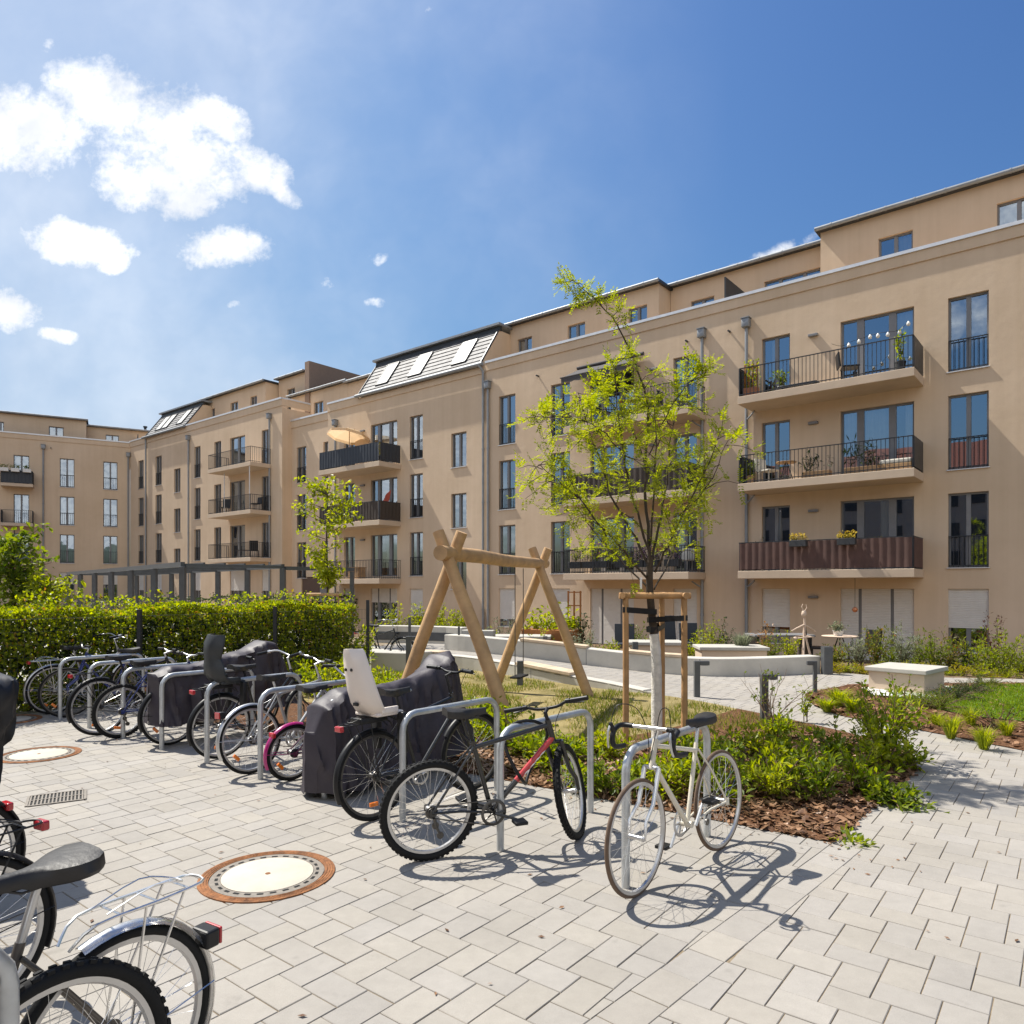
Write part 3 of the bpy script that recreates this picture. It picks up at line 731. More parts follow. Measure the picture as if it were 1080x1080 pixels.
# straight course beside the joint, then rows across the path
o0 = S0.copy(); n = 0
while n < 60:
    cells.append((o0 + strip_dir * .258 * n, Vector((strip_dir.y, -strip_dir.x, 0)), strip_dir, band, .258)); n += 1
poly_path = path_up
pp2 = [Vector((p[0], p[1], 0)) for p in path_up]
cells += herring(B_, QX, QY, .086, (-13, 15, -12, 16))
nrm_s = Vector((strip_dir.y, -strip_dir.x, 0))
bandp = [S0, S0 + nrm_s * band, A_ + nrm_s * band, A_]
main = [(A_ + nrm_s * band)[:2], (A_.x, A_.y)] + path_up[1:-1] + [(S0 + nrm_s * band)[:2]]
pave('path', [c for c in cells if c[2] is strip_dir], bandp, path_z, 'paver_path')
pave('path', [c for c in cells if c[2] is not strip_dir], main, path_z, 'paver_path')

# beds and lawns
bed = [(A_.x, A_.y)] + [(p.x, p.y) for p in pf] + [(-5, 18.6), (-7.5, 14.6), (bed_l.x, bed_l.y)]
def bed_z(x, y):
    d = (Vector((x, y, 0)) - A_).dot(Vector((.581, .814, 0)))
    d2_ = (Vector((x, y, 0)) - A_).dot(Vector((-.761, .649, 0))); d = min(d, d2_) if y < 7.6 else d
    return .03 * sstep(0, .5, d) + .05 * noise.noise(Vector((x * .5, y * .5, 0))) * sstep(.2, 1.2, d) * sstep(0, .8, 3.2 - x) + .0
mul = [(A_.x, A_.y), (B_.x, B_.y)] + [(p.x, p.y) for p in pf[1:25]] + [(1.9, 9.0), (.6, 8.0), (-1.2, 9.2), (-3.4, 11.4), (-5.5, 13.6), (bed_l.x, bed_l.y)]
sheet('lawn', bed, bed_z, 'turf', .35)
sheet('planting_bed', mul, bed_z, 'mulch', .25, lift=.006)
def isl_z(x, y): return .006 + .03 * abs(noise.noise(Vector((x, y, 4))))
isl_s = [(p[0], p[1]) for p in catmull(isl[-4:] + isl[:9], 4)]
isl_full = [(p[0], p[1]) for p in catmull(isl[11:] + isl[:9], 4)] + [(14, 1), (16, 13.5)]
sheet('island_bed', isl_full, isl_z, 'mulch', .35)
lawnR = [(6.45, 12.6), (6.2, 11.4), (6.35, 10.3), (6.9, 9.6), (8.0, 9.0), (15, 8.2), (15, 13.2), (9.5, 13.4)]
lawnR_c = [(p[0], p[1]) for p in catmull(lawnR[:6], 4)] + lawnR[6:]
# ------------------------------------------------------------------ plants
M['leaf_lime'] = leaf_mat('leaf_lime', (.14, .19, .012), (.34, .36, .03), .5)
M['leaf_fresh'] = leaf_mat('leaf_fresh', (.09, .15, .012), (.28, .31, .03), .5)
M['leaf_mid'] = leaf_mat('leaf_mid', (.06, .105, .010), (.19, .23, .024), .45)
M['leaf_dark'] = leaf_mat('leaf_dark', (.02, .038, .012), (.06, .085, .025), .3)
M['leaf_autumn'] = leaf_mat('leaf_orange_tips', (.06, .10, .015), (.20, .19, .03), .45, (.36, .12, .03))
M['leaf_yellow'] = leaf_mat('leaf_yellow', (.20, .20, .015), (.36, .30, .02), .45)
M['leaf_hedge'] = leaf_mat('leaf_beech', (.07, .11, .009), (.34, .38, .028), .48, (.30, .14, .04))
M['leaf_grey'] = leaf_mat('leaf_grey', (.12, .14, .085), (.25, .27, .17), .3)
M['bark'] = mat('bark', (.06, .043, .03), .9, 0, .3, 12, .5, 40)
M['twig'] = mat('twig', (.13, .085, .05), .9, 0, .25, 9)
M['twig_red'] = mat('red_twig', (.11, .045, .03), .8, 0, .2, 9)
M['petal_purple'] = mat('purple_petals', (.13, .03, .16), .7, 0, .3, 20)
M['petal_pink'] = mat('pink_petals', (.5, .12, .25), .7, 0, .3, 20)
M['petal_yellow'] = mat('yellow_petals', (.6, .42, .02), .7, 0, .3, 20)

def leaf(mb, p, d, n, l, w, fold=.25):
    """one leaf: two joined triangles pairs folded on the midrib (one island)"""
    d = d.normalized(); s = d.cross(n)
    if s.length < 1e-4: s = d.orthogonal()
    s.normalize(); up = s.cross(d)
    a = p; b = p + d * l * .5 + s * w * .5 + up * w * fold; c = p + d * l; e = p + d * l * .5 - s * w * .5 + up * w * fold
    i = len(mb.v); mb.v += [tuple(a), tuple(b), tuple(c), tuple(e)]
    mb.f += [(i, i+1, i+2), (i, i+2, i+3)]; mb.m += [0, 0]; mb.sm += [False, False]
def rv(): return Vector((random.gauss(0, 1), random.gauss(0, 1), random.gauss(0, 1))).normalized()
def stem_path(base, h, spread, az, k=6, droop=.3):
    d = Vector((math.cos(az), math.sin(az), 0)); pts = []
    for i in range(k + 1):
        t = i / k; pts.append(base + d * spread * (t ** 1.3) + Vector((0, 0, h * (t - droop * t * t * spread / max(h, .1)))) + Vector((rnd(-1, 1), rnd(-1, 1), 0)) * .03 * h * t)
    return pts
def shrub_mesh(h, r, stems, lps, l, w, droop=.3, start=.2, whorl=3):
    fo = MB(); st = MB()
    for s in range(stems):
        az = s * 2.4 + rnd(-.4, .4); rr = r * math.sqrt(rnd(.05, 1)); hh = h * rnd(.6, 1.05) * (1 - .35 * (rr / r) ** 2)
        pts = stem_path(Vector((rnd(-.06, .06), rnd(-.06, .06), -.02)), hh, rr, az, 6, droop)
        st.tube(pts, [.006 * (1 - .7 * i / 6) + .0015 for i in range(7)], 4)
        for j in range(lps):
            t = start + (1 - start) * (j + rnd(0, 1)) / lps; f = t * 6; i = min(5, int(f)); p = pts[i].lerp(pts[i+1], f - i); sd = (pts[i+1] - pts[i]).normalized()
            for q in range(whorl):
                d = (rv() + sd * .5 + Vector((0, 0, .25))).normalized()
                tw = p + d * rnd(.0, l * .9)
                leaf(fo, tw, (d + rv() * .5), (Vector((0, 0, 1)) + rv() * .6), l * rnd(.6, 1.15), w * rnd(.7, 1.15))
    return fo, st
def shrub(name, label, loc, h, r, m='leaf_fresh', stems=14, lps=10, l=.07, w=.035, group=None, cat='shrub', twig='twig', **k):
    t = thing(name, label, cat, loc, rnd(0, 6), group)
    fo, st = shrub_mesh(h, r, stems, lps, l, w, **k)
    fo.build('foliage', m, t); st.build('stems', twig, t)
    return t
def tuft(name, label, loc, h, r, m, n=90, group=None, cat='ornamental grass', w=.006):
    t = thing(name, label, cat, loc, 0, group); mb = MB()
    for i in range(n):
        az = rnd(0, 6.28); sp = r * rnd(.2, 1); b = Vector((math.cos(az), math.sin(az), 0)); hh = h * rnd(.6, 1)
        p0 = b * rnd(0, .05); s = Vector((-b.y, b.x, 0)) * w
        p1 = p0 + b * sp * .4 + Vector((0, 0, hh * .7)); p2 = p0 + b * sp + Vector((0, 0, hh * rnd(.75, 1.05)))
        i0 = len(mb.v); mb.v += [tuple(p0 - s), tuple(p0 + s), tuple(p1 + s * .8), tuple(p1 - s * .8), tuple(p2)]
        mb.f += [(i0, i0+1, i0+2, i0+3), (i0+3, i0+2, i0+4)]; mb.m += [0, 0]; mb.sm += [False, False]
    mb.build('blades', m, t); return t

# ---------------- planting bed in front: leafy shrubs
bed_front = 12
bed_pts = [(612, 838, .50), (642, 842, .62), (676, 838, .55), (706, 846, .6), (738, 838, .7), (765, 850, .66), (792, 836, .78), (818, 850, .66), (846, 838, .72), (868, 850, .5),
           (905, 838, .62), (926, 818, .78), (950, 816, .45), (720, 812, .5), (756, 808, .6), (800, 806, .66), (838, 810, .6), (880, 812, .66), (822, 786, .4), (640, 806, .5), (600, 806, .46)]
for i, (u, v, h) in enumerate(bed_pts):
    g = G(u, v - 4); mt = ('leaf_fresh', 'leaf_mid', 'leaf_fresh', 'leaf_lime')[i % 4]
    shrub('shrub', 'bushy green shrub in the bark bed, %s in its %s row' % ((nth([q[0] for q in bed_pts[:10]], i), 'front') if i < 10 else (nth([q[0] for q in bed_pts[10:]], i - 10), 'back')), (g.x, g.y, bed_z(g.x, g.y)), h * rnd(.92, 1.1) * (.66 if u < 765 else .8), rnd(.28, .40) * (1 if h > .55 else .8), mt, stems=random.choice((11, 13, 15)), lps=10, l=.078, w=.036, whorl=3, group='shrubs in the mulch bed')
g = G(930, 806); shrub('shrub', 'tallest shrub with loose arching shoots at the right tip of the mulch bed', (g.x, g.y, .03), 1.02, .42, 'leaf_fresh', 20, 15, .08, .036)
g = G(938, 846); shrub('shrub', 'low dark green shrub spilling over the bed edge onto the path', (g.x, g.y, .03), .26, .42, 'leaf_mid', 26, 9, .08, .045, droop=.8)
g = G(901, 888); shrub('shrub', 'small sprig creeping onto the pavers at the corner of the bed', (g.x, g.y, .0), .14, .3, 'leaf_fresh', 9, 8, .06, .03, droop=.8)
g = G(851, 762); shrub('shrub', 'single slender fern-like shoot rising behind the bed shrubs', (g.x, g.y, .03), .55, .08, 'leaf_fresh', 3, 14, .07, .03)
for i, (u, v, h) in enumerate([(300, 726, .7), (330, 735, .75), (352, 742, .8), (318, 712, .9), (345, 716, .85), (372, 725, .8), (395, 738, .62), (365, 705, .95)]):
    g = G(u, v); shrub('shrub', 'light green shrub between the bicycles and the hedge, %s of eight' % nth([300, 330, 352, 318, 345, 372, 395, 365], i), (g.x, g.y, .0), h, .5, ('leaf_lime', 'leaf_fresh')[i % 2], 22, 12, .09, .045, group='shrubs by the hedge')
for i, (u, v, h) in enumerate([(415, 748, .6), (462, 738, .5), (528, 790, .62), (555, 800, .55), (508, 776, .6), (575, 812, .5)]):
    g = G(u, v); shrub('shrub', 'fresh green shrub on the lawn edge behind the racks, %s of six' % nth([415, 462, 528, 555, 508, 575], i), (g.x, g.y, .02), h, .36, 'leaf_fresh', 16, 10, .085, .04, group='shrubs behind the racks')
g = G(384, 712); shrub('shrub', 'lime green sapling leaning beside the end post of the mesh fence', (g.x, g.y, .0), 1.25, .3, 'leaf_lime', 9, 16, .1, .05)
# bare rose like shrub in front of the bollard
t = thing('bare_shrub', 'sparse shrub with thin bare twigs and few leaves beside a path light', 'shrub', tuple(G(812, 768)), 0); st = MB(); fo = MB()
for s in range(13):
    pts = stem_path(Vector((rnd(-.05, .05), rnd(-.05, .05), 0)), rnd(.5, 1.0), rnd(.1, .75), rnd(0, 6.28), 6, .2)
    st.tube(pts, [.007 - .0009 * i for i in range(7)], 4)
    for j in range(4):
        i = random.randint(2, 5); p = pts[i]; q = p + rv() * .12 + Vector((0, 0, .06)); st.tube([p, q], .002, 3)
        for _ in range(2): leaf(fo, q, rv(), rv(), .045, .028)
st.build('stems', 'twig', t); fo.build('foliage', 'leaf_mid', t)

# ---------------- island bed on the right
def iz(x, y): return isl_z(x, y)
def put(u, v): g = G(u, v, .05); return (g.x, g.y, iz(g.x, g.y))
shrub('shrub', 'slender rose bush with sparse leaves in front of the low stone block', put(942, 762), .85, .34, 'leaf_mid', 9, 9, .05, .034, twig='twig_red')
shrub('shrub', 'low yellow green cushion at the foot of the low stone block', put(946, 744), .18, .2, 'leaf_yellow', 24, 6, .04, .02)
for u, v, h, r in ((884, 742, .32, .4), (899, 748, .26, .3), (872, 748, .22, .25)): tuft('grass_clump', 'yellow green clump at the tip of the round mulch bed, %s' % nth([884, 899, 872], (884, 899, 872).index(u)), put(u, v), h, r, 'leaf_lime', 160, 'clumps at the bed tip', w=.010)
for u, v, h in ((905, 790, .3), (925, 786, .42), (948, 782, .38), (962, 768, .2), (880, 792, .25)):
    g = G(u, v); 
for i, (u, v, h, r) in enumerate(((992, 745, .42, .4), (1008, 735, .4, .42), (975, 742, .3, .3), (1024, 728, .34, .4), (1040, 722, .3, .35))):
    shrub('shrub', 'needle leaved low shrub between stone block and lawn, %s' % nth([992, 1008, 975, 1024, 1040], i), put(u, v), h, r, 'leaf_dark' if i % 2 else 'leaf_mid', 34, 12, .035, .008, group='needle leaved shrubs', whorl=5)
for u, v, h, r in ((1003, 775, .34, .3), (1024, 762, .26, .24), (1038, 786, .30, .24), (988, 762, .2, .2), (1062, 772, .22, .2)): tuft('grass_clump', 'fine bladed grass clump in the mulch beside the lawn, %s' % nth([1003, 1024, 1038, 988, 1062], (1003, 1024, 1038, 988, 1062).index(u)), put(u, v), h, r, 'leaf_lime', 150, 'grass clumps by the lawn', w=.005)
shrub('shrub', 'dark upright twiggy shrub standing at the near edge of the green lawn', put(1050, 766), .42, .3, 'leaf_dark', 16, 8, .03, .008, twig='twig_red')

# ---------------- shrubs in front of the facade on the right
fz = soil_z
row = [(880, 704, .75, 'leaf_autumn'), (905, 700, 1.0, 'leaf_grey'), (925, 702, 1.35, 'leaf_autumn'), (940, 698, 1.1, 'leaf_mid'), (952, 702, 1.2, 'leaf_grey'), (968, 700, 1.1, 'leaf_mid'), (985, 702, 1.1, 'leaf_mid'), (1000, 700, 1.35, 'leaf_autumn'),
       (1014, 700, 1.0, 'leaf_dark'), (1030, 702, 1.25, 'leaf_fresh'), (1046, 700, 1.15, 'leaf_mid'), (1060, 704, 1.3, 'leaf_fresh'), (1076, 702, 1.3, 'leaf_fresh'), (1090, 702, 1.3, 'leaf_mid')]
for i, (u, v, h, m) in enumerate(row):
    g = G(u, v + 4, -.05); shrub('shrub', 'airy shrub with yellowish tips below the right facade, %s of its row' % nth([q[0] for q in row], i), (g.x, g.y, soil_z(g.x, g.y)), h, .42, m, 14, 12, .1, .035, group='shrubs below the right facade')
g = G(1072, 700); shrub('shrub', 'tall dark red leaved shrub against the facade at the right edge', (g.x, g.y + .8, -.2), 1.75, .35, mat_red := leaf_mat('leaf_red', (.05, .02, .014), (.11, .05, .025), .3), 7, 14, .09, .035)
pus = list(range(878, 1082, 17))
for i, u in enumerate(pus):
    g = G(u + rnd(-4, 4), 708 + rnd(-2, 2), 0); shrub('perennial', 'low yellow perennial edging the path below the facade shrubs, %s' % nth(pus, i), (g.x, g.y, soil_z(g.x, g.y)), rnd(.2, .34), .34, ('leaf_yellow', 'leaf_lime')[u % 2], 26, 6, .06, .02, group='yellow edging perennials', cat='perennial')
# ---------------- planting behind the seat wall
swl = [(505, .8, 'leaf_mid', 19), (516, 1.0, 'leaf_fresh', 19), (530, 1.35, 'leaf_grey', 19.5), (570, 1.0, 'leaf_lime', 18), (590, .7, 'leaf_mid', 18), (608, .95, 'leaf_grey', 17.5), (620, .9, 'leaf_grey', 18), (622, .55, 'leaf_fresh', 17), (634, .6, 'leaf_mid', 17.2), (645, .7, 'leaf_lime', 17.4), (670, 1.15, 'leaf_mid', 18.5), (684, .8, 'leaf_fresh', 17.6), (742, 1.1, 'leaf_lime', 17.5), (752, 1.35, 'leaf_fresh', 18), (764, 1.2, 'leaf_dark', 18.2), (733, .9, 'leaf_lime', 17.4), (814, .95, 'leaf_mid', 17.2), (833, 1.0, 'leaf_lime', 16.8), (804, .7, 'leaf_autumn', 16.6)]
for i, (u, h, m, Y) in enumerate(swl):
    x = (u - UC) / FPX * Y; shrub('shrub', 'garden shrub in the strip behind the concrete seat wall, %s' % nth([q[0] + .01 * q[3] for q in swl], i), (x, Y, soil_z(x, Y)), h, .36, m, 15, 10, .075, .035, group='shrubs behind the seat wall')
for u, Y, sd_ in ((785, 16.2, 'right'), (779, 16.3, 'left')):
    x = (u - UC) / FPX * Y; tuft('grass_clump', 'grey green fountain grass on the low concrete block, %s one' % sd_, (x, Y, .42), .42, .32, 'leaf_grey', 160, 'fountain grass', w=.006)
rus = [440, 452, 463, 478, 488, 402, 418]
for i, u in enumerate(rus):
    Y = 22; x = (u - UC) / FPX * Y; shrub('shrub', 'yellow green bush before the mansard building beyond the ramp, %s' % nth(rus, i), (x, Y, .2), rnd(.8, 1.3), .4, 'leaf_lime', 14, 10, .1, .05, group='bushes beyond the ramp')

# ---------------- hedge with mesh fence
H0 = Vector((-8.6, 8.98, 0)); HD = Vector((.633, .774, 0)); HN = Vector((.774, -.633, 0)); HL = 8.0
def hedge(name, label, p0, d, nrm, Ln, dep, h, n, m='leaf_hedge', l=.068, w=.05):
    t = thing(name, label, 'hedge', p0, 0); mb = MB(); st = MB()
    for i in range(n):
        s = rnd(0, Ln); q = random.random()
        top = h + .11 * noise.noise(Vector((s * 1.0, 1, 2))) + .06 * noise.noise(Vector((s * 6, 4, 2)))
        bulge = .08 * noise.noise(Vector((s * 1.1, 7, 1)))
        if q < .30: y = rnd(-dep / 2, dep / 2); z = top - abs(random.gauss(0, .05)); nn = Vector((0, 0, 1))
        elif q < .80: y = dep / 2 + bulge - abs(random.gauss(0, .14)); z = rnd(.04, top); nn = nrm; y += .10 * noise.noise(Vector((s * 1.8, z * 2.2, 3)))
        else: y = -dep / 2 + abs(random.gauss(0, .22)); z = rnd(.1, top); nn = -nrm
        if noise.noise(Vector((s * 3.1, y * 2, z * 3.1))) > .30 and q > .30: continue
        p = d * s + nrm * y + Vector((0, 0, z))
        if q < .3 and noise.noise(Vector((s * 2.3, 8, 1))) > .05 and random.random() < .22: p.z += rnd(.03, .26)
        dd = (nn * .5 + rv() * .8 + Vector((0, 0, .1)))
        leaf(mb, p, dd, nn + rv() * .7, l * rnd(.6, 1.1), w * rnd(.7, 1.1))
    for i in range(int(Ln * 5)):
        s = rnd(0, Ln); y = rnd(-dep / 3, dep / 3); b = d * s + nrm * y; pts = [b]
        for k in range(4): pts.append(pts[-1] + Vector((rnd(-.1, .1), rnd(-.1, .1), h / 4.6)))
        st.tube(pts, [.014, .011, .008, .005, .003], 4)
    mb.build('foliage', m, t); st.build('stems', 'bark', t)
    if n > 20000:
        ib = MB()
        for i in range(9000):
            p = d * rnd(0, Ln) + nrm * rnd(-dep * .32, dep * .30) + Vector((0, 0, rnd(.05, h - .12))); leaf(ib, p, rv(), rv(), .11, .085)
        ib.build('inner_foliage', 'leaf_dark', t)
    return t
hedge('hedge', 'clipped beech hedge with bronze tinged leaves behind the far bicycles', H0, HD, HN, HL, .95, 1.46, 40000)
fp = H0 + HN * .62
t = thing('mesh_fence', 'dark wire mesh fence with thin posts along the clipped hedge', 'fence', fp, 0); wm = MB()
for s in (1.1, 3.6, 6.0, 8.15):
    p = MB(); a = HD * s; p.box(a.x - .03, a.x + .03, a.y - .03, a.y + .03, 0, 1.55 if s > 8 else 1.46); p.build('post', 'dark_metal', t)
for k in range(8): wm.tube([HD * .1 + Vector((0, 0, .1 + .18 * k)), HD * 8.15 + Vector((0, 0, .1 + .18 * k))], .0025, 3)
for k in range(100): a = HD * (.1 + .0806 * k); wm.tube([a + Vector((0, 0, .08)), a + Vector((0, 0, 1.38))], .002, 3)
wm.build('wire_mesh', 'dark_metal', t)
hedge('hedge', 'low yellow leaved hedge inside the pergola garden', Vector((-15.5, 27, 0)), Vector((.78, .62, 0)), Vector((.62, -.78, 0)), 9, .9, .95, 4200, 'leaf_yellow', .11, .07)
hedge('hedge', 'dark clipped hedge below the yellow foliage in the far garden', Vector((-20, 33, 0)), Vector((.9, .43, 0)), Vector((.43, -.9, 0)), 13, .9, 1.3, 4200, 'leaf_dark', .13, .09)

# ---------------- trees
def limb(tr, pts, r0, r1, seg=6):
    n = len(pts) - 1; tr.tube(pts, [r0 + (r1 - r0) * i / n for i in range(n + 1)], seg)
def smooth(pts, k=4, jit=.0):
    P = [Vector(p) for p in pts]; out = []
    for i in range(len(P) - 1):
        a, b, c, d = P[max(i-1, 0)], P[i], P[i+1], P[min(i+2, len(P)-1)]
        for j in range(k):
            t = j / k; q = .5 * ((2*b) + (c - a)*t + (2*a - 5*b + 4*c - d)*t*t + (3*b - a - 3*c + d)*t**3); out.append(q + rv() * jit)
    return out + [P[-1]]
def pinnate(mb, p, d, L_, n, l, w):
    d = d.normalized(); side = d.cross(Vector((0, 0, 1)));
    if side.length < .1: side = d.orthogonal()
    side.normalize(); up = side.cross(d)
    for i in range(n):
        t = (i + 1) / n; q = p + d * L_ * t - Vector((0, 0, .12 * L_ * t * t))
        for s in (1, -1): leaf(mb, q, side * s + d * .55 + rv() * .25, up + rv() * .5, l * rnd(.75, 1.1), w * rnd(.8, 1.1))
    leaf(mb, p + d * L_, d, up, l, w)
TB = Vector((1.64, 8.2, 0))
t = thing('young_tree', 'young tree with light lime green leaflets and whitewashed trunk inside a timber stake frame', 'tree', TB, 0)
def tp(u, v, dy=0): return P3(u, v, 8.2 + dy) - TB
tr = MB(); lw = MB(); cr = MB()
trunk = smooth([(0, 0, -.05), (-.005, 0, .5), (-.01, .0, 1.0), (-.035, 0, 1.28), (-.06, 0, 1.5), tp(685, 615), tp(686, 588)], 4)
limb(tr, trunk, .058, .036, 10)
wt = [p for p in trunk if p.z < 1.33]; w_ = MB(); w_.tube(wt, [.064 - .010 * i / len(wt) + .0025 * math.sin(i * 2.2) for i in range(len(wt))], 10)
leaders = [([(686, 590), (682, 540), (681, 490), (684, 440), (676, 400), (662, 365), (645, 335), (625, 312), (604, 296)], [0, .05, .1, .1, .05, 0, -.05, -.1, -.1], .032),
           ([(686, 590), (672, 540), (661, 500), (655, 460), (650, 420), (649, 385)], [0, -.1, -.3, -.45, -.5, -.55], .026),
           ([(685, 596), (665, 558), (645, 525), (634, 490), (620, 450), (610, 415)], [0, .15, .3, .45, .5, .55], .026),
           ([(688, 590), (697, 545), (704, 500), (708, 460), (716, 425)], [0, .2, .4, .5, .6], .026),
           ([(690, 604), (705, 575), (722, 540), (742, 500), (760, 455)], [0, -.2, -.4, -.6, -.7], .022),
           ([(684, 612), (664, 588), (642, 565), (618, 535), (592, 490)], [0, -.15, -.35, -.5, -.6], .022),
           ([(690, 622), (706, 590), (716, 560), (730, 530), (738, 480)], [0, .3, .5, .7, .9], .018),
           ([(683, 620), (650, 585), (625, 560), (600, 520)], [0, .3, .5, .7], .018),
           ([(686, 575), (690, 520), (692, 470), (690, 420)], [0, -.25, -.5, -.6], .022),
           ([(684, 500), (668, 455), (650, 430), (625, 405)], [.1, .2, .4, .5], .014),
           ([(684, 480), (702, 440), (722, 410), (735, 395)], [.1, 0, -.2, -.3], .014),
           ([(658, 480), (632, 452), (600, 440), (575, 440)], [-.3, -.4, -.5, -.6], .012),
           ([(640, 565), (610, 525), (580, 500), (568, 490)], [-.4, -.55, -.7, -.8], .012),
           ([(715, 545), (745, 515), (765, 470)], [-.3, -.6, -.9], .012)]
for uv, dys, r0 in leaders:
    pts = smooth([tp(u, v, dy) for (u, v), dy in zip(uv, dys)], 4, .012); limb(lw, pts, r0 * .62, .003, 6)
    n = len(pts)
    for i in range(2, n):
        tt = i / n; p = pts[i]; ax = (pts[i] - pts[i-1]).normalized()
        nb = 1 if random.random() < .5 else 2
        top = uv[-1] == (604, 296)
        if top and 18 < i < 25 and random.random() < .75: continue
        if tt < .28: continue
        for b in range(nb):
            dd = (rv() + ax * .5 + Vector((0, 0, .25))).normalized(); Lb = rnd(.18, .48) * (1.1 - .4 * tt) * (.55 if top and i > 18 else 1)
            q = [p + dd * Lb * k / 3 + Vector((0, 0, -.04 * k * k * Lb)) + rv() * .012 for k in range(4)]
            lw.tube(q, [.005, .004, .003, .002], 4)
            for k in range(1, 4):
                for _ in range(2 if k < 3 else 3):
                    pinnate(cr, q[k], dd * .6 + rv(), rnd(.10, .19), 7, .040, .018)
tr.build('trunk', 'bark', t); 
M['limewash'] = mat('whitewashed_bark', (.66, .63, .57), .9, 0, .22, 14, .6, 50)
w_.build('trunk_paint', 'limewash', t); lw.build('branches', 'bark', t); cr.build('crown', M['leaf_lime'], t)
tg = MB(); a = tp(676, 611, -.1); tg.bbox(a.x - .012, a.x + .012, a.y - .004, a.y + .004, a.z - .11, a.z + .02, .002); tg.build('tag', 'white_metal', t)
# stake frame
M['stake'] = mat('stake_wood', (.42, .235, .10), .75, 0, .25, 6, .15, 50)
t = thing('tree_stakes', 'three pale timber stakes joined by a top frame around the young tree', 'tree stakes', TB, 0)
sp = [Vector((-.40, -.28, 0)), Vector((.235, -.30, 0)), Vector((.14, .42, 0))]
for p in sp:
    m2 = MB(); m2.tube([p + Vector((0, 0, -.1)), p + Vector((.004, 0, .8)), p + Vector((0, 0, 1.70))], [.036, .034, .033], 10); m2.build('post', 'stake', t)
for i in range(3):
    a, b = sp[i], sp[(i+1) % 3]; e = (b - a).normalized() * .07; m2 = MB(); m2.tube([a - e + Vector((0, 0, 1.715)), b + e + Vector((0, 0, 1.715))], .036, 10); m2.build('crossbar', 'stake', t)
def strap(par, a, b):
    m2 = MB(); d = (b - a); L_ = d.length; d.normalize(); s = Vector((-d.y, d.x, 0)).normalized()
    k = 14; rows = []
    loop = [a + s * .042 - d * .04, a - d * .046, a - s * .042 - d * .0] ; pts = [a + s * .04] + [a + d * .04 + s * .0 + d * L_ * 0] if False else []
    path = [b + s * .068, a + s * .042, a - d * .045, a - s * .042, b - s * .068, b + d * .072, b + s * .068]
    m2.grid([[p + Vector((0, 0, z)) for p in path] for z in (-.03, .03)], smooth=False); m2.build('strap', 'black_plastic', par)
tz = lambda z: Vector((trunk[0].x - .06 * min(1, z / 1.5), 0, z))
for p, z in ((sp[0], 1.56), (sp[1], 1.47), (sp[2], 1.36)):
    strap(t, Vector((p.x, p.y, z + (.0))), Vector((-.055, 0, z - .03)))
# smaller trees
def small_tree(name, label, base, H, cw, m, n, l, w, cz=.42, tr_r=.04, seed=1):
    t = thing(name, label, 'tree', base, 0); tr = MB(); lw = MB(); cr = MB()
    tk = smooth([(0, 0, -.05), (.02, 0, H * .3), (-.02, .02, H * .6), (.02, 0, H * .95)], 4); limb(tr, tk, tr_r, .008, 8)
    for i in range(n):
        z = H * rnd(cz, .97); ff = (z / H - cz) / (1 - cz); rad = cw * (math.sin(PI * min(1, .22 + .75 * (1 - ff))) ** .8) * rnd(.45, 1.05)
        az = i * 2.4 + rnd(-.5, .5); p = Vector((0, 0, z * .9)); d = Vector((math.cos(az), math.sin(az), rnd(.1, .5)))
        q = [p + d * rad * k / 4 + Vector((0, 0, .02 * k)) + rv() * .02 for k in range(5)]
        lw.tube(q, [.010, .008, .006, .004, .002], 4)
        for k in range(2, 5):
            for _ in range(8): leaf(cr, q[k] + rv() * .13, rv() + Vector((0, 0, -.2)), Vector((0, 0, 1)) + rv() * .7, l * rnd(.6, 1.1), w * rnd(.7, 1.1))
    tr.build('trunk', 'bark', t); lw.build('branches', 'bark', t); cr.build('crown', m, t); return t
t2 = Vector(((345 - UC) / FPX * 19, 19, 0))
small_tree('young_tree', 'small bright green tree behind the hedge in front of the brown entrance', t2, 5.0, .95, 'leaf_lime', 60, .15, .09, .40, .045)
t = thing('tree_stakes', 'weathered timber tree support with a dark strap at the small tree behind the hedge', 'tree stakes', t2, 0)
for a, b in ((-.35, -.3), (.35, -.3)):
    m2 = MB(); m2.tube([(a, b, -.05), (a, b, 1.6)], .035, 8); m2.build('post', 'wood', t)
m2 = MB(); m2.tube([(-.45, -.3, 1.63), (.45, -.3, 1.63)], .04, 8); m2.build('crossbar', 'wood', t); m2 = MB(); m2.box(-.36, .36, -.34, -.26, 1.36, 1.44); m2.build('strap', 'black_plastic', t)
t3 = Vector(((14 - UC) / FPX * 12.6, 12.6, 0))
small_tree('young_tree', 'dense dark green tree rising behind the hedge at the left edge', t3, 2.95, .62, 'leaf_mid', 90, .12, .08, .30, .04)
small_tree('young_tree', 'low light green bush tree behind the hedge right of the dark tree', Vector(((52 - UC) / FPX * 12.4, 12.4, 0)), 2.1, .5, 'leaf_lime', 46, .12, .07, .40, .02)

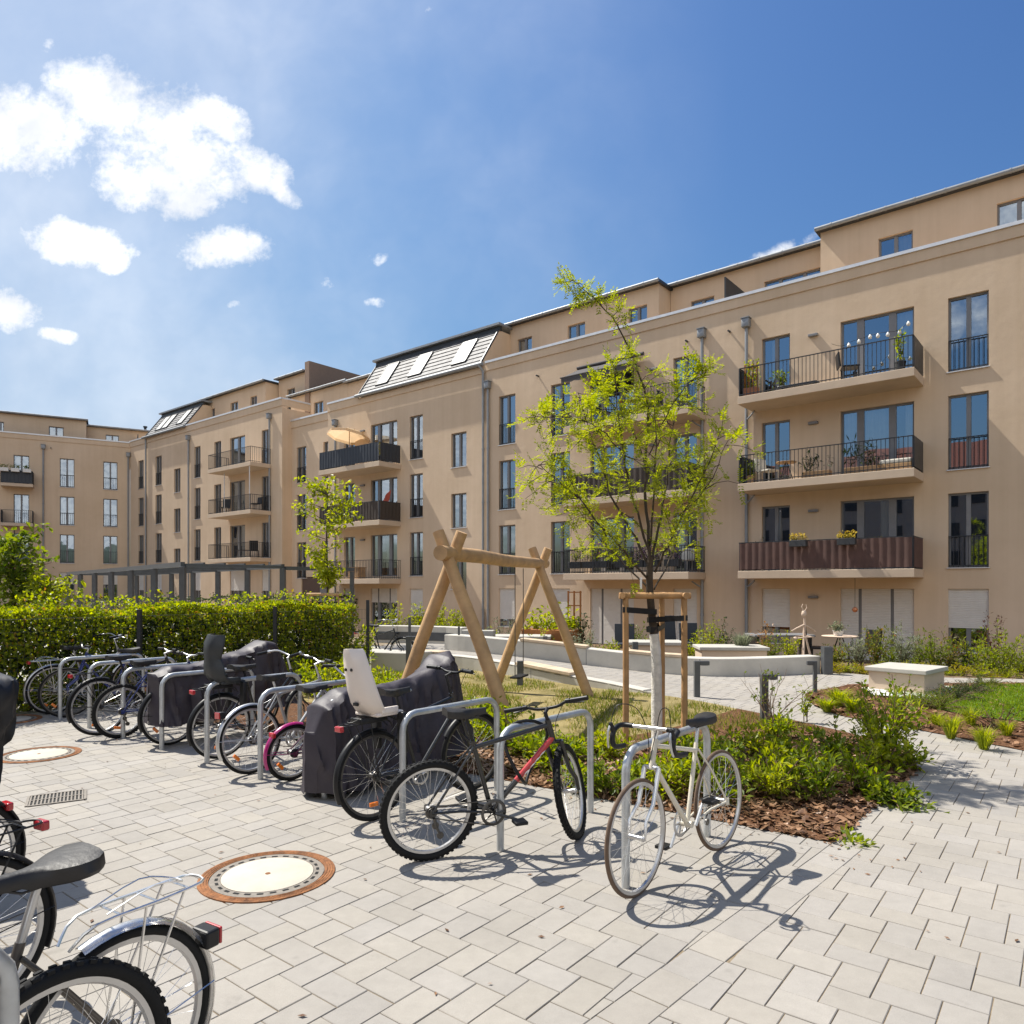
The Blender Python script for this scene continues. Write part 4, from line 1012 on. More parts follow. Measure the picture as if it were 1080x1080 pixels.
# ---------------- grass and bark as masses
def blades(name, poly, n, zf, h, m, dens=None, w=.006, lab=None):
    mb = MB(); xs = [p[0] for p in poly]; ys = [p[1] for p in poly]; c = 0
    while c < n:
        x, y = rnd(min(xs), max(xs)), rnd(min(ys), max(ys)); c += 1
        if not inside((x, y), poly): continue
        if dens and noise.noise(Vector((x * 1.2, y * 1.2, 5))) + .35 * noise.noise(Vector((x * 5, y * 5, 9))) < dens + rnd(-.12, .12): continue
        z = zf(x, y); a = rnd(0, 6.28); s = Vector((math.cos(a), math.sin(a), 0)) * w; hh = h * rnd(.5, 1.3); t = Vector((rnd(-1, 1), rnd(-1, 1), 0)) * hh * .6
        i = len(mb.v); p = Vector((x, y, z)); mb.v += [tuple(p - s), tuple(p + s), tuple(p + t + Vector((0, 0, hh)))]; mb.f.append((i, i+1, i+2)); mb.m.append(0); mb.sm.append(False)
    return tag(mb.build(name, m), lab, 'grass', None, 'stuff')
M['grass_dry'] = leaf_mat('grass_dry', (.20, .17, .045), (.36, .30, .12), .35)
M['grass_green'] = leaf_mat('grass_green', (.08, .12, .015), (.19, .21, .03), .4)
M['grass_lawn'] = leaf_mat('grass_lawn', (.10, .17, .012), (.20, .26, .02), .45)
lawn_near = [(2.1, 8.2), (3.9, 8.9), (3.2, 10.5), (2.8, 11.2), (1.75, 12.6), (.8, 13.4), (-.85, 15.1), (-3, 16.9), (-5.0, 15.2), (-3.2, 11.4), (-1.0, 9.0), (.5, 7.8)]
blades('dry_grass', lawn_near, 26000, bed_z, .05, 'grass_dry', -.25, .006, 'thin dry grass of the play lawn under the swing')
blades('green_grass', lawn_near, 38000, bed_z, .075, 'grass_green', -.08, .007, 'greener patches of grass on the play lawn under the swing')
sheet('lawn', lawnR_c, isl_z, 'turf_green', .5, lift=.012)
blades('lawn_grass', [(p[0], p[1]) for p in lawnR_c if p[0] < 13] + [(13, 8.6), (13, 13.3)] if False else lawnR_c, 60000, lambda x, y: isl_z(x, y) + .01, .05, 'grass_lawn', None, .007, 'short bright green lawn grass at the right edge')
def chips(name, poly, n, zf, lab):
    mb = MB(); xs = [p[0] for p in poly]; ys = [p[1] for p in poly]
    for c in range(n):
        x, y = rnd(min(xs), max(xs)), rnd(min(ys), max(ys))
        if not inside((x, y), poly): continue
        a = rnd(0, 6.28); l = rnd(.012, .045); w = l * rnd(.3, .6); T = Matrix.Translation((x, y, zf(x, y) + rnd(.004, .02))) @ Matrix.Rotation(a, 4, 'Z') @ Matrix.Rotation(rnd(-.5, .5), 4, 'X') @ Matrix.Rotation(rnd(-.5, .5), 4, 'Y')
        mb.face([T @ Vector(q) for q in ((-l, -w, 0), (l * rnd(.6, 1), -w, 0), (l, w * rnd(.3, 1), .004), (-l * rnd(.6, 1), w, 0))])
    return tag(mb.build(name, 'chip'), lab, 'mulch', None, 'stuff')
M['chip'] = leaf_mat('bark_chips', (.085, .04, .02), (.30, .17, .095), 0.0)
chips('bark_chips', [(2.27, 5.08), (4.06, 7.17), (4.26, 8.2), (3.6, 9.0), (1.6, 8.2), (-.3, 9.0), (-1.6, 7.87)], 17000, lambda x, y: bed_z(x, y) + .006, 'loose bark chips covering the shrub bed')
chips('bark_chips', [(p[0], p[1]) for p in isl_full if p[0] < 10] + [(10, 3), (10, 13.3)] if False else isl_full, 22000, isl_z, 'loose bark chips covering the round bed at the right')
M['driftwood'] = mat('driftwood', (.55, .42, .32), .85, 0, .15, 8)
M['leaf_dry'] = leaf_mat('leaf_dry', (.22, .12, .05), (.34, .2, .09), .3)
M['red_cloth'] = mat('red_cloth', (.5, .09, .05), .8)
M['copper'] = mat('copper_ball', (.55, .22, .10), .35, .6, .1)
M['yard_paving'] = mat('yard_paving', (.36, .34, .30), .85, 0, .12, 1.5)
# ------------------------------------------------------------------ walls, swing, pergola, lamps, covers
def wall_along(name, label, pts, th, ztop, zbot, m='concrete', cat='wall', side=1, joints=2.4):
    """a low wall following a ground line; th is laid to the far side; split into cast segments with fine joints"""
    t = thing(name, label, cat, (0, 0, 0), 0); P = [Vector((p[0], p[1], 0)) for p in pts]; mb = MB(); acc = 0
    nrm = []
    for i in range(len(P)):
        d = (P[min(i+1, len(P)-1)] - P[max(i-1, 0)]).normalized(); nrm.append(Vector((-d.y, d.x, 0)) * side)
    rows = []
    for i, p in enumerate(P):
        n = nrm[i]; zt, zb = ztop(p.x, p.y), zbot(p.x, p.y); c = .012
        rows.append([p + Vector((0, 0, zb)), p + Vector((0, 0, zt - c)), p + n * c + Vector((0, 0, zt)), p + n * (th - c) + Vector((0, 0, zt)), p + n * th + Vector((0, 0, zt - c)), p + n * th + Vector((0, 0, zb))])
    mb.grid(rows, smooth=False); mb.face(rows[0]); mb.face(list(reversed(rows[-1])))
    mb.build('wall', m, t)
    jm = MB(); acc = 0
    for i in range(1, len(P)):
        L_ = (P[i] - P[i-1]).length; 
        if int((acc + L_) / joints) > int(acc / joints):
            p = P[i]; n = nrm[i]; d = Vector((n.y, -n.x, 0)); zt, zb = ztop(p.x, p.y), zbot(p.x, p.y)
            q = p - n * .003
            jm.face([q - d * .007 + Vector((0, 0, zb)), q + d * .007 + Vector((0, 0, zb)), q + d * .007 + Vector((0, 0, zt - .012)), q - d * .007 + Vector((0, 0, zt - .012))])
        acc += L_
    if jm.v: jm.build('joints', 'frame_grey', t)
    return t, P, nrm
def seat_top(par, P, nrm, i0, i1, th, zf, w=.1):
    mb = MB(); c = .01
    rows = []
    for i in range(i0, i1 + 1):
        p = P[i] + nrm[i] * .0; n = nrm[i]; z = zf(p.x, p.y)
        rows.append([p - n * .03 + Vector((0, 0, z + .004)), p - n * .03 + Vector((0, 0, z + .055)), p + n * (th - .03) + Vector((0, 0, z + .055)), p + n * (th - .03) + Vector((0, 0, z + .004))])
    mb.grid(rows, closed=True, smooth=False); mb.face(list(reversed(rows[0]))); mb.face(rows[-1]); mb.build('wooden_seat', 'seat_wood', par)
M['seat_wood'] = mat('bleached_seat_wood', (.55, .43, .30), .75, 0, .18, 5, .15, 40)
fw = [(p.x, p.y) for p in pf[34:61]]
ft, fP, fN = wall_along('retaining_wall', 'low pale concrete wall holding up the path behind the play lawn', fw, .22, lambda x, y: path_z(x, y) + .015, lambda x, y: -.05, side=-1)
seat_top(ft, fP, fN, 7, 11, .36, lambda x, y: path_z(x, y) + .015); seat_top(ft, fP, fN, 17, 20, .36, lambda x, y: path_z(x, y) + .015)
bw = [(p.x, p.y) for p in pb]
bt, bP, bN = wall_along('seat_wall', 'long low concrete seat wall along the far side of the path', bw, .38, lambda x, y: path_z(x, y) + .36, lambda x, y: -.5, side=-1)
seat_top(bt, bP, bN, 13, 16, .36, lambda x, y: path_z(x, y) + .36); seat_top(bt, bP, bN, 8, 11, .36, lambda x, y: path_z(x, y) + .36)
# ramp at the left: wall, painted rail shadow
rp = [(395, 19.6), (420, 19.5), (445, 19.3), (470, 19.0), (487, 18.6)]
rl = [((u - UC) / FPX * Y, Y) for u, Y in rp]
rt, rP, rN = wall_along('ramp_wall', 'pale concrete ramp wall with a painted rail shadow at the far left of the path', rl, .3, lambda x, y: .78, lambda x, y: .0, side=1)
mb = MB()
for i in range(len(rP) - 1):
    a, b = rP[i] - rN[i] * .012, rP[i+1] - rN[i+1] * .012
    mb.face([a + Vector((0, 0, .40)), b + Vector((0, 0, .40)), b + Vector((0, 0, .62)), a + Vector((0, 0, .62))])
mb.build('painted_rail_shadow', 'grey_metal', rt)  # dark strip standing in for the rail's shadow on the wall
M['white_wall'] = mat('white_cast_concrete', (.43, .41, .365), .85, 0, .06)
wall_along('retaining_wall', 'short bright white wall block standing left of the long seat wall', [((u - UC) / FPX * Y, Y) for u, Y in ((487, 17.6), (500, 17.4), (520, 17.3))], .25, lambda x, y: .78, lambda x, y: .0, 'white_wall', side=1)
cb = [((u - UC) / FPX * Y, Y) for u, Y in ((398, 17.2), (402, 16.4), (412, 15.9), (425, 15.8), (440, 16.1))]
wall_along('curved_seat', 'curved pale concrete seat at the left end of the play lawn', cb, .5, lambda x, y: .42, lambda x, y: -.05, 'white_wall', side=-1)

# light posts: slim steel posts with a short arm
def light_post(u, vb, vt, label, arm=0.0, th=.045, z0=None):
    z0 = z0 if z0 is not None else 0.0
    for _ in range(4):
        g = G(u, vb, z0); z0 = path_z(g.x, g.y) if z0 != 0 or g.y > 10.6 else 0.0
    h = CAM_H + (VH - vt) * g.y / FPX - z0
    t = thing('path_light', label, 'path light', (g.x, g.y, z0), 0)
    m2 = MB(); m2.bbox(-th, th, -th, th, -.05, h, .006); m2.build('post', 'grey_metal', t)
    if arm:
        m2 = MB(); a, b = sorted((th * (1 if arm > 0 else -1), arm)); m2.bbox(a, b, -th * .9, th * .9, h - .07, h - .001, .006); m2.build('lamp_head', 'grey_metal', t)
        m2 = MB(); m2.box(a + .03, b - .02, -th * .6, th * .6, h - .076, h - .0705); m2.build('lens', 'frame_grey', t)
    return t
light_post(735, 735, 697, 'grey angular path light at the lawn corner near the tree stakes, arm to the right', .20)
light_post(806, 762, 711, 'grey angular path light standing behind the bare twiggy shrub', .17)
light_post(859.5, 731, 697, 'slim dark angular path light at the tip of the round bed, arm to the left', -.14, .03)
light_post(575, 694, 671, 'short dark post in front of the seat wall right of the swing leg', 0, .05)
light_post(670, 703, 677, 'short dark post in front of the seat wall left of the tree stakes', 0, .06)
light_post(548.5, 718, 697, 'short dark post at the retaining wall hidden behind the right swing leg', 0, .05, .0)
light_post(432, 686, 651, 'thin dark post on the ramp at the left', 0, .03)
light_post(484, 686, 661, 'thin dark post near the white wall block', 0, .025)
light_post(431, 699, 671, 'dark angular post beside the curved seat', .14, .05)
light_post(872, 711, 682, 'square grey post at the right end of the seat wall', 0, .09)

# swing
M['swing_wood'] = mat('robinia_wood', (.48, .30, .145), .62, 0, .28, 3.5, .25, 30)
SWL = Vector((-.73, 8.55, 0)); SWR = Vector((.47, 12.1, 0)); sb = (SWR - SWL); sbl = sb.length; sbd = sb.normalized(); sn = Vector((sbd.y, -sbd.x, 0))
mid = (SWL + SWR) / 2
t = thing('swing', 'round timber swing with crossed leg pairs, long beam and a black hanging seat', 'swing', mid, 0)
BZ = 2.20
m2 = MB(); pts = [(-sbd * (sbl / 2 + .28)) , (-sbd * sbl * .25), Vector((0, 0, 0)), sbd * sbl * .25, sbd * (sbl / 2 + .30)]
m2.tube([p + Vector((0, 0, BZ + .012 * math.sin(i * 2))) for i, p in enumerate(pts)], [.088, .09, .088, .084, .08], 16); m2.build('beam', 'swing_wood', t)
for s in (-1, 1):
    o = sbd * (s * sbl / 2)
    for q, off in ((1, -.085), (-1, .085)):
        foot = o + sn * (q * .92) + Vector((0, 0, -.15)) + sbd * off; apex = o - sn * (q * .115) + sbd * off + Vector((0, 0, BZ + .26)); 
        md = foot.lerp(apex, .5) + sn * .012 * q
        m2 = MB(); m2.tube([foot, foot.lerp(apex, .25) , md, foot.lerp(apex, .75), apex], [.086, .083, .08, .075, .07], 14); m2.build('leg', 'swing_wood', t)
for f in (.20,):
    c = sbd * (sbl * f); Tq = Tm(c, math.atan2(sbd.y, sbd.x))
    m2 = MB(); m2.bbox(-.22, .22, -.085, .085, .44, .47, .012, 0, Tq); st_ = m2.build('seat', 'rubber', t)
    for xs in (-.2, .2):
        m2 = MB(); m2.tube([Tq @ Vector((xs, 0, .47)), Tq @ Vector((xs, 0, BZ - .1))], .007, 5); m2.build('rope', 'steel_dark', st_)
# pergola behind the hedge
P0 = Vector((-8.26, 18.2, 0)); e1 = Vector((-.65, .76, 0)); e2 = Vector((.76, .65, 0))
t = thing('pergola', 'grey steel pergola with square posts and flat beams behind the hedge', 'pergola', P0, 0); PH = 2.33
def bar(name, a, b, w, h):
    d = (b - a).normalized(); s = Vector((-d.y, d.x, 0)) * w / 2; m2 = MB(); c = []
    for z in (a.z - h / 2, a.z + h / 2):
        for p in (a - s, a + s, b - s, b + s): c.append(Vector((p.x, p.y, z)))
    m2.v += [tuple(p) for p in c]
    for fc in ((0,2,3,1),(4,5,7,6),(0,1,5,4),(2,6,7,3),(0,4,6,2),(1,3,7,5)): m2.f.append(fc); m2.m.append(0); m2.sm.append(False)
    return m2.build(name, 'grey_metal', t)
def post(p, h=PH, w=.07): m2 = MB(); m2.bbox(p.x - w, p.x + w, p.y - w, p.y + w, -.1, h, .008); return m2.build('post', 'grey_metal', t)
rowA = [e1 * (2.6 * k) for k in range(7)]; rowB = [p + e2 * 2.6 for p in rowA]
for p in rowA + rowB: post(p)
for A in (rowA, rowB): bar('beam', A[0] + Vector((0, 0, PH + .06)), A[-1] + Vector((0, 0, PH + .06)), .1, .12)
for a, b in zip(rowA, rowB): bar('beam', a + e2 * .06 + Vector((0, 0, PH + .04)), b - e2 * .06 + Vector((0, 0, PH + .04)), .07, .08)
for k in range(1, 5): bar('cross_rod', rowA[0] + e2 * (2.6 * k / 5) + Vector((0, 0, PH + .10)), rowA[-1] + e2 * (2.6 * k / 5) + Vector((0, 0, PH + .10)), .05, .04)
post(e2 * 4.7, PH - .05, .055)
bar('beam', rowB[0] + e2 * .06 + Vector((0, 0, PH + .01)), e2 * 4.75 + Vector((0, 0, PH + .01)), .09, .1)
# paved yard behind the hedge
yard = [(-5.25, 18.6), (-5.25, 22), (-9, 30), (-22, 44), (-30, 40), (-20, 20), (-12, 12), (-8.2, 14.9)]
sheet('yard', yard, lambda x, y: .005, 'yard_paving', 2)
# stone block (light shaft) on the island bed
def stone_block(label, loc, rz, sx, sy, h, panel=True, metal=False):
    t = thing('stone_block', label, 'stone block', loc, rz)
    m2 = MB(); m2.bbox(-sx / 2, sx / 2, -sy / 2, sy / 2, -.1, h - .075, .01); m2.build('base', 'balc' if not metal else 'frame_grey', t)
    m2 = MB(); m2.bbox(-sx / 2 - .05, sx / 2 + .05, -sy / 2 - .05, sy / 2 + .05, h - .074, h, .012); m2.build('slab', 'white_wall', t)
    if panel:
        m2 = MB(); m2.bbox(sx / 2 + .002, sx / 2 + .02, -sy / 2 + .05, sy / 2 - .05, .05, h - .10, .004); m2.bbox(sx / 2 + .021, sx / 2 + .03, -sy / 2 + .1, 0, .09, h - .14, .003); m2.build('metal_panel', 'alu', t)
    return t
bx = put(962, 724)
stone_block('low block with white slab top and metal panel in the round bark bed', (6.95, 12.78, .0), R(42), .98, .9, .42)
gp = [(p[0], p[1]) for p in ((6.0, 12.0), (6.6, 11.6), (7.4, 12.2), (8.1, 12.9), (7.4, 13.3), (6.2, 12.9))]
sheet('gravel', gp, lambda x, y: isl_z(x, y), 'gravel', .4, lift=.02)
for lab, u, v, Y, sx in (('low block with wide white slab top behind the seat wall, right of the tree stakes', 770, 681, 16.2, 1.4), ('low block with white slab top behind the seat wall between the tree stakes', 690, 676, 17.2, 1.2), ('low block with grey white slab top seen behind the right swing legs', 551, 670, 18.4, 1.35)):
    x = (u - UC) / FPX * Y; zt = CAM_H + (VH - v) * Y / FPX
    stone_block(lab, (x, Y, zt - .46), R(-4), sx, .8, .46, False, False)
# manhole covers, drain grate
def iron():
    return mat('rusty_cast_iron', (.25, .105, .04), .9, .1, .55, 11, .8, 70)
M['rust'] = iron(); M['cast'] = mat('cast_iron_grey', (.22, .195, .165), .75, .2, .2, 18, .3, 60); M['cream'] = mat('manhole_concrete', (.50, .45, .37), .85, 0, .1, 5, .2, 80)
def manhole(label, u, v, r):
    g = G(u, v); t = thing('manhole_cover', label, 'manhole cover', (g.x, g.y, 0), .3)
    m2 = MB(); m2.lathe([(r, -.02), (r, .007), (r * .985, .009), (r * .845, .007), (r * .835, -.02)], 56); [m2.lathe([(r * q, .0085), (r * (q + .012), .0115), (r * (q + .024), .0085), (r * q, .0085)], 56) for q in (.865, .905, .945)]; m2.build('rim', 'rust', t)
    m2 = MB(); m2.lathe([(r * .832, -.02), (r * .832, .006), (r * .68, .006), (r * .675, -.02)], 56); k = 26; ring = m2.build('vent_ring', 'cast', t)
    m2 = MB()
    for i in range(k):
        T = Matrix.Rotation(2 * PI * i / k, 4, 'Z') @ Matrix.Translation((r * .735, 0, 0)); m2.face([T @ Vector(p) for p in ((-r*.022, -r*.045, .008), (r*.022, -r*.045, .008), (r*.022, r*.045, .008), (-r*.022, r*.045, .008))])
    m2.build('slots', 'rubber', t)
    m2 = MB(); m2.lathe([(r * .672, -.02), (r * .672, .008), (r * .66, .010), (.0001, .010)], 56); m2.build('lid', 'cream', t)
    m2 = MB(); m2.lathe([(.016, .0101), (.016, .0125), (.0001, .0125)], 12); m2.build('lifting_eye', 'rust', t)
manhole('large round manhole cover with rusty rim in the near paving', 282.5, 923, .41)
manhole('smaller looking round manhole cover with rusty rim farther back at the left', 41, 796, .40)
manhole('rust coloured manhole cover edge at the far left below the hedge', 8, 759.5, .40)
g = G(60, 842); t = thing('drain_grate', 'dark rectangular iron drain grate set into the pale paving', 'drain grate', (g.x, g.y, 0), math.atan2(.5, .86))
m2 = MB(); m2.box(-.21, .21, -.17, .17, -.03, -.004 + .006); m2.build('pit', 'rubber', t)
m2 = MB(); 
for i in range(15): x = -.19 + i * .0271; m2.box(x - .006, x + .006, -.158, .158, .0025, .008)
for b_ in ((-.22, -.2, -.17, .17), (.2, .22, -.17, .17), (-.2, .2, -.18, -.16), (-.2, .2, .16, .18), (-.2, .2, -.008, .008)): m2.box(b_[0], b_[1], b_[2], b_[3], .0025, .0095)
m2.build('grate', 'cast', t)

# ---------------- garden furniture and balcony things
def chair(name, label, loc, rz, m='black_plastic', cat='chair', group=None, h=.9):
    t = thing(name, label, cat, loc, rz, group)
    m2 = MB(); m2.bbox(-.25, .25, -.24, .24, .41, .46, .012); m2.build('seat', m, t)
    m2 = MB(); m2.bbox(-.25, .25, .19, .24, .465, h, .012, T=Matrix.Translation((0, .05, 0)) @ Matrix.Rotation(R(-6), 4, 'X')); m2.build('backrest', m, t)
    for x in (-.22, .22):
        for y in (-.2, .2): m2 = MB(); m2.tube([(x, y, 0), (x, y, .41)], .018, 6); m2.build('leg', m, t)
    return t
def table(name, label, loc, r, h, top='wood', leg='dark_metal', cat='table', sq=False):
    t = thing(name, label, cat, loc, 0); m2 = MB()
    if sq: m2.bbox(-r, r, -r * .6, r * .6, h - .03, h, .006)
    else: m2.lathe([(r - .01, h - .03), (r, h - .02), (r, h - .006), (r - .008, h), (.0001, h)], 24)
    m2.build('tabletop', top, t)
    for k in range(3 if not sq else 4):
        a = 2.1 * k if not sq else PI / 4 + PI / 2 * k; d = Vector((math.cos(a), math.sin(a), 0)); m2 = MB(); m2.tube([d * r * .75, d * r * (.12 if not sq else .75) + Vector((0, 0, h - .03))], .014, 6); m2.build('leg', leg, t)
    return t
def pot_plant(label, loc, r, h, ph, pm='terracotta', m='leaf_mid', l=.09, w=.03, n=10, name='potted_plant', cat='potted plant', group=None, rz=0, box=None, fl=None):
    t = thing(name, label, cat, loc, rz, group); m2 = MB()
    if box: m2.bbox(-box / 2, box / 2, -r, r, 0, ph, .01)
    else: m2.lathe([(r * .7, 0), (r * .95, ph * .9), (r, ph * .9), (r, ph), (r * .88, ph), (r * .85, ph - .03), (.0001, ph - .03)], 16)
    m2.build('planter' if box else 'pot', pm, t)
    fo = MB(); st = MB()
    for s in range(n):
        b = Vector(((rnd(-.45, .45) * box) if box else 0, 0, ph - .03)); pts = stem_path(b, h * rnd(.6, 1), r * rnd(.4, 1.5), rnd(0, 6.28), 4, .35); st.tube(pts, .004, 4)
        for j in range(9):
            p = pts[random.randint(1, 4)]; leaf(fo, p + rv() * l * .5, rv() + Vector((0, 0, .2)), Vector((0, 0, 1)) + rv() * .7, l * rnd(.6, 1.1), w * rnd(.8, 1.1))
    fo.build('foliage', m, t); st.build('stems', 'twig', t)
    if fl:
        f2 = MB()
        for s in range(n * 9): p = Vector(((rnd(-.5, .5) * box) if box else rnd(-r, r), rnd(-r, r) * 1.2, ph + rnd(.1, 1) * h)); leaf(f2, p, rv(), rv(), .045, .04)
        f2.build('flowers', fl, t)
    return t
def fl(x, y, z):  # point on the long facade frame
    p = W0 + EX * x + EY * y; return (p.x, p.y, z)
z3, z2, z1 = FF[2] + .002, FF[1] + .002, FF[0] + .002
# balconies of the right building
t = thing('trellis_planter', 'tall rusty orange planter with trellis at the left end of the top right balcony', 'planter', fl(-2.45, -1.05, z3), RZ)
m2 = MB(); m2.bbox(-.22, .22, -.16, .16, 0, .3, .01); m2.build('planter', 'terracotta', t)
M['rusty_wood'] = mat('orange_wood', (.34, .13, .035), .7, 0, .2, 6)
m2 = MB()
for x in (-.2, -.07, .07, .2): m2.box(x - .03, x + .03, -.01, .01, .29, 1.1)
m2.box(-.22, .22, .0105, .03, .95, 1.0); m2.build('trellis', 'rusty_wood', t)
fo = MB()
for i in range(260): leaf(fo, Vector((rnd(-.24, .24), rnd(-.14, .2), rnd(.3, 1.25))), rv(), rv(), .09, .05)
fo.build('foliage', 'leaf_lime', t)
pot_plant('leafy plant in a white pot beside the small door of the top right balcony', fl(-1.55, -.75, z3), .15, .65, .26, 'pot_white', 'leaf_mid', .14, .07)
pot_plant('bright green bushy plant in a dark pot, right end of top right balcony', fl(1.95, -1.05, z3), .16, .95, .3, 'pot_dark', 'leaf_fresh', .14, .06, 12)
chair('balcony_chair', 'dark folding chair on the top right balcony', fl(.55, -.9, z3), RZ + 2.0, 'black_plastic'); 
t = thing('lounge_chair', 'low dark lounger lying along the top right balcony', 'lounger', fl(-.9, -.75, z3), RZ); m2 = MB(); m2.bbox(-.7, .5, -.25, .25, .16, .22, .015); m2.build('seat', 'black_plastic', t); m2 = MB(); m2.bbox(-.02, .5, -.25, .25, 0, .05, .015, T=Matrix.Translation((-.7, 0, .20)) @ Matrix.Rotation(R(180 + 40), 4, 'Y')); m2.build('backrest', 'black_plastic', t)
for x in (-.55, .4):
    m2 = MB(); m2.box(x - .02, x + .02, -.22, .22, 0, .16); m2.build('leg', 'black_plastic', t)
t = thing('string_lights', 'string of round white bulbs hung across the wide window of the top right balcony', 'string lights', fl(.1, -1.2, z3 + 1.3), RZ)
m2 = MB(); cp = [Vector((2.1 * i / 16, .0 + .15 * math.sin(i), -.12 - .16 * math.sin(PI * (i % 8) / 8) + i * .012)) for i in range(17)]; m2.tube(cp, .006, 4); m2.build('cable', 'black_plastic', t)
M['bulb'] = mat('frosted_bulb', (.8, .78, .72), .3, 0, .03)
for i in range(4, 17, 2):
    m2 = MB(); m2.lathe([(.012, .0), (.045, -.05), (.055, -.09), (.035, -.13), (.0001, -.14)], 10, T=Matrix.Translation(cp[i])); m2.build('bulb', 'bulb', t)
t_ = table('balcony_table', 'small round wooden folding table on the second right balcony', fl(-1.35, -.95, z2), .32, .62, 'wood')
chair('balcony_chair', 'pale folding chair beside the round table on the second right balcony', fl(-2.0, -.7, z2), RZ + 1.2, 'cushion')
pot_plant('tall grassy plant in a tan pot at the left end of the second right balcony', fl(-2.5, -1.0, z2), .15, .65, .28, 'wood', 'leaf_mid', .2, .035)
pot_plant('spiky plant row in a pale wooden box, middle of the second right balcony', fl(-.35, -1.1, z2), .16, .55, .2, 'wood', 'leaf_dark', .22, .04, 12, 'planter_box', 'planter', None, RZ, .8)
pot_plant('tall dark plants in a wooden box before the wide window, second right balcony', fl(.95, -1.1, z2), .16, .85, .2, 'wood', 'leaf_dark', .25, .045, 14, 'planter_box', 'planter', None, RZ, .95)
t = thing('balcony_bench', 'low bench with a pale patterned cushion at the right end of the second right balcony', 'bench', fl(1.85, -.95, z2), RZ); m2 = MB(); m2.bbox(-.42, .42, -.25, .25, .02, .2, .01); m2.build('base', 'wood', t); m2 = MB(); m2.bbox(-.42, .42, -.25, .25, .205, .34, .04); m2.build('cushion', 'cushion', t)
for x, lab in ((-.78, 'left'), (.62, 'right')):
    pot_plant('dark flower box with yellow flowers hanging on the brown screened rail, %s one' % lab, fl(x, -1.53, z1 + .72), .1, .22, .2, 'pot_dark', 'leaf_yellow', .05, .03, 16, 'flower_box', 'flower box', None, RZ, .5, 'petal_yellow')
t = thing('closed_parasol', 'closed grey parasol leaning at the small door of the brown screened balcony', 'parasol', fl(-1.62, -.7, z1), RZ); m2 = MB(); m2.tube([(0, 0, 0), (0, 0, 1.95)], .02, 8); m2.build('pole', 'alu', t); m2 = MB(); m2.lathe([(.05, .9), (.085, 1.1), (.06, 1.5), (.025, 1.93)], 10); m2.build('cloth', 'grey_metal', t)
pot_plant('small dark conifer on the brown screened balcony next to the downpipe', fl(-2.3, -.9, z1), .14, .95, .26, 'pot_dark', 'leaf_dark', .09, .04)
t = thing('hanging_ornament', 'copper ball hanging on a cord below the brown screened balcony', 'ornament', fl(.78, -1.25, 1.15), RZ); m2 = MB(); m2.lathe([(.0001, -.085), (.06, -.06), (.085, 0), (.06, .06), (.0001, .085)], 14); m2.build('ball', 'copper', t)
m2 = MB(); m2.tube([(0, 0, .085), (0, 0, .95)], .006, 4); m2.build('cord', 'black_plastic', t)

# balconies left of the tree
for i, (x, h, m, fm) in enumerate(((-9.3, .75, 'leaf_fresh', None), (-8.6, .8, 'leaf_mid', None), (-8.1, .75, 'leaf_mid', 'petal_pink'), (-7.2, .6, 'leaf_mid', None), (-6.6, .5, 'leaf_dark', 'petal_purple'), (-6.0, .55, 'leaf_dark', 'petal_purple'), (-5.2, .45, 'leaf_dark', 'petal_purple'))):
    pot_plant('balcony box of %s behind the young tree, %s of seven' % ('purple flowers' if fm == 'petal_purple' else 'pink flowers' if fm else 'green foliage', nth([-9.3, -8.6, -8.1, -7.2, -6.6, -6.0, -5.2], i)), fl(x, -1.15, z1 + .2), .16, h, .25, 'pot_dark', m, .1, .05, 16, 'flower_box', 'flower box', 'flower boxes behind the young tree', RZ, .55, fm)
pot_plant('terracotta box with red foliage on the rail of the first floor balcony behind the tree', fl(-5.75, -1.1, z1 + .75), .1, .2, .2, 'terracotta', 'leaf_mid', .05, .03, 12, 'flower_box', 'flower box', None, RZ, .55)
chair('balcony_chair', 'white garden chair on the first floor balcony behind the young tree', fl(-5.0, -.7, z1), RZ, 'cushion')
for x, z, lab in ((-8.3, z3, 'dark chair on the awning balcony, left of its table'), (-6.3, z3, 'dark chair on the awning balcony, right of its table')): chair('balcony_chair', lab, fl(x, -.7, z), RZ + (1.5 if x < -7 else -1.5), 'black_plastic')
table('balcony_table', 'wooden table on the top balcony under the grey awning', fl(-7.2, -.75, z3), .4, .72, 'rusty_wood', sq=True)
# mansard building
pz = FF[2] - .098
t = thing('parasol', 'open beige parasol on the top balcony of the mansard building', 'parasol', fl(-23.7, -.75, pz), RZ)
M['parasol'] = leaf_mat('parasol_cloth', (.58, .45, .29), (.62, .49, .32), .3)
m2 = MB(); m2.tube([(0, 0, 0), (0, 0, 2.0)], .022, 8); m2.build('pole', 'wood', t)
m2 = MB(); ring = [Vector((math.cos(PI / 4 * k), math.sin(PI / 4 * k), 0)) for k in range(8)]
m2.grid([[d * .02 + Vector((0, 0, 2.05)) for d in ring], [d * .55 + Vector((0, 0, 1.93)) for d in ring], [d * 1.08 + Vector((0, 0, 1.72)) for d in ring], [d * 1.08 + Vector((0, 0, 1.58)) for d in ring]], closed=True, smooth=False); m2.xf(Matrix.Translation((0, 0, 2)) @ Matrix.Rotation(R(-12), 4, 'X') @ Matrix.Translation((0, 0, -2))); m2.build('canopy', 'parasol', t)
pot_plant('green plant at the right end of the top balcony of the mansard building', fl(-20.9, -1.0, pz), .15, .75, .3, 'pot_dark', 'leaf_yellow', .1, .06)
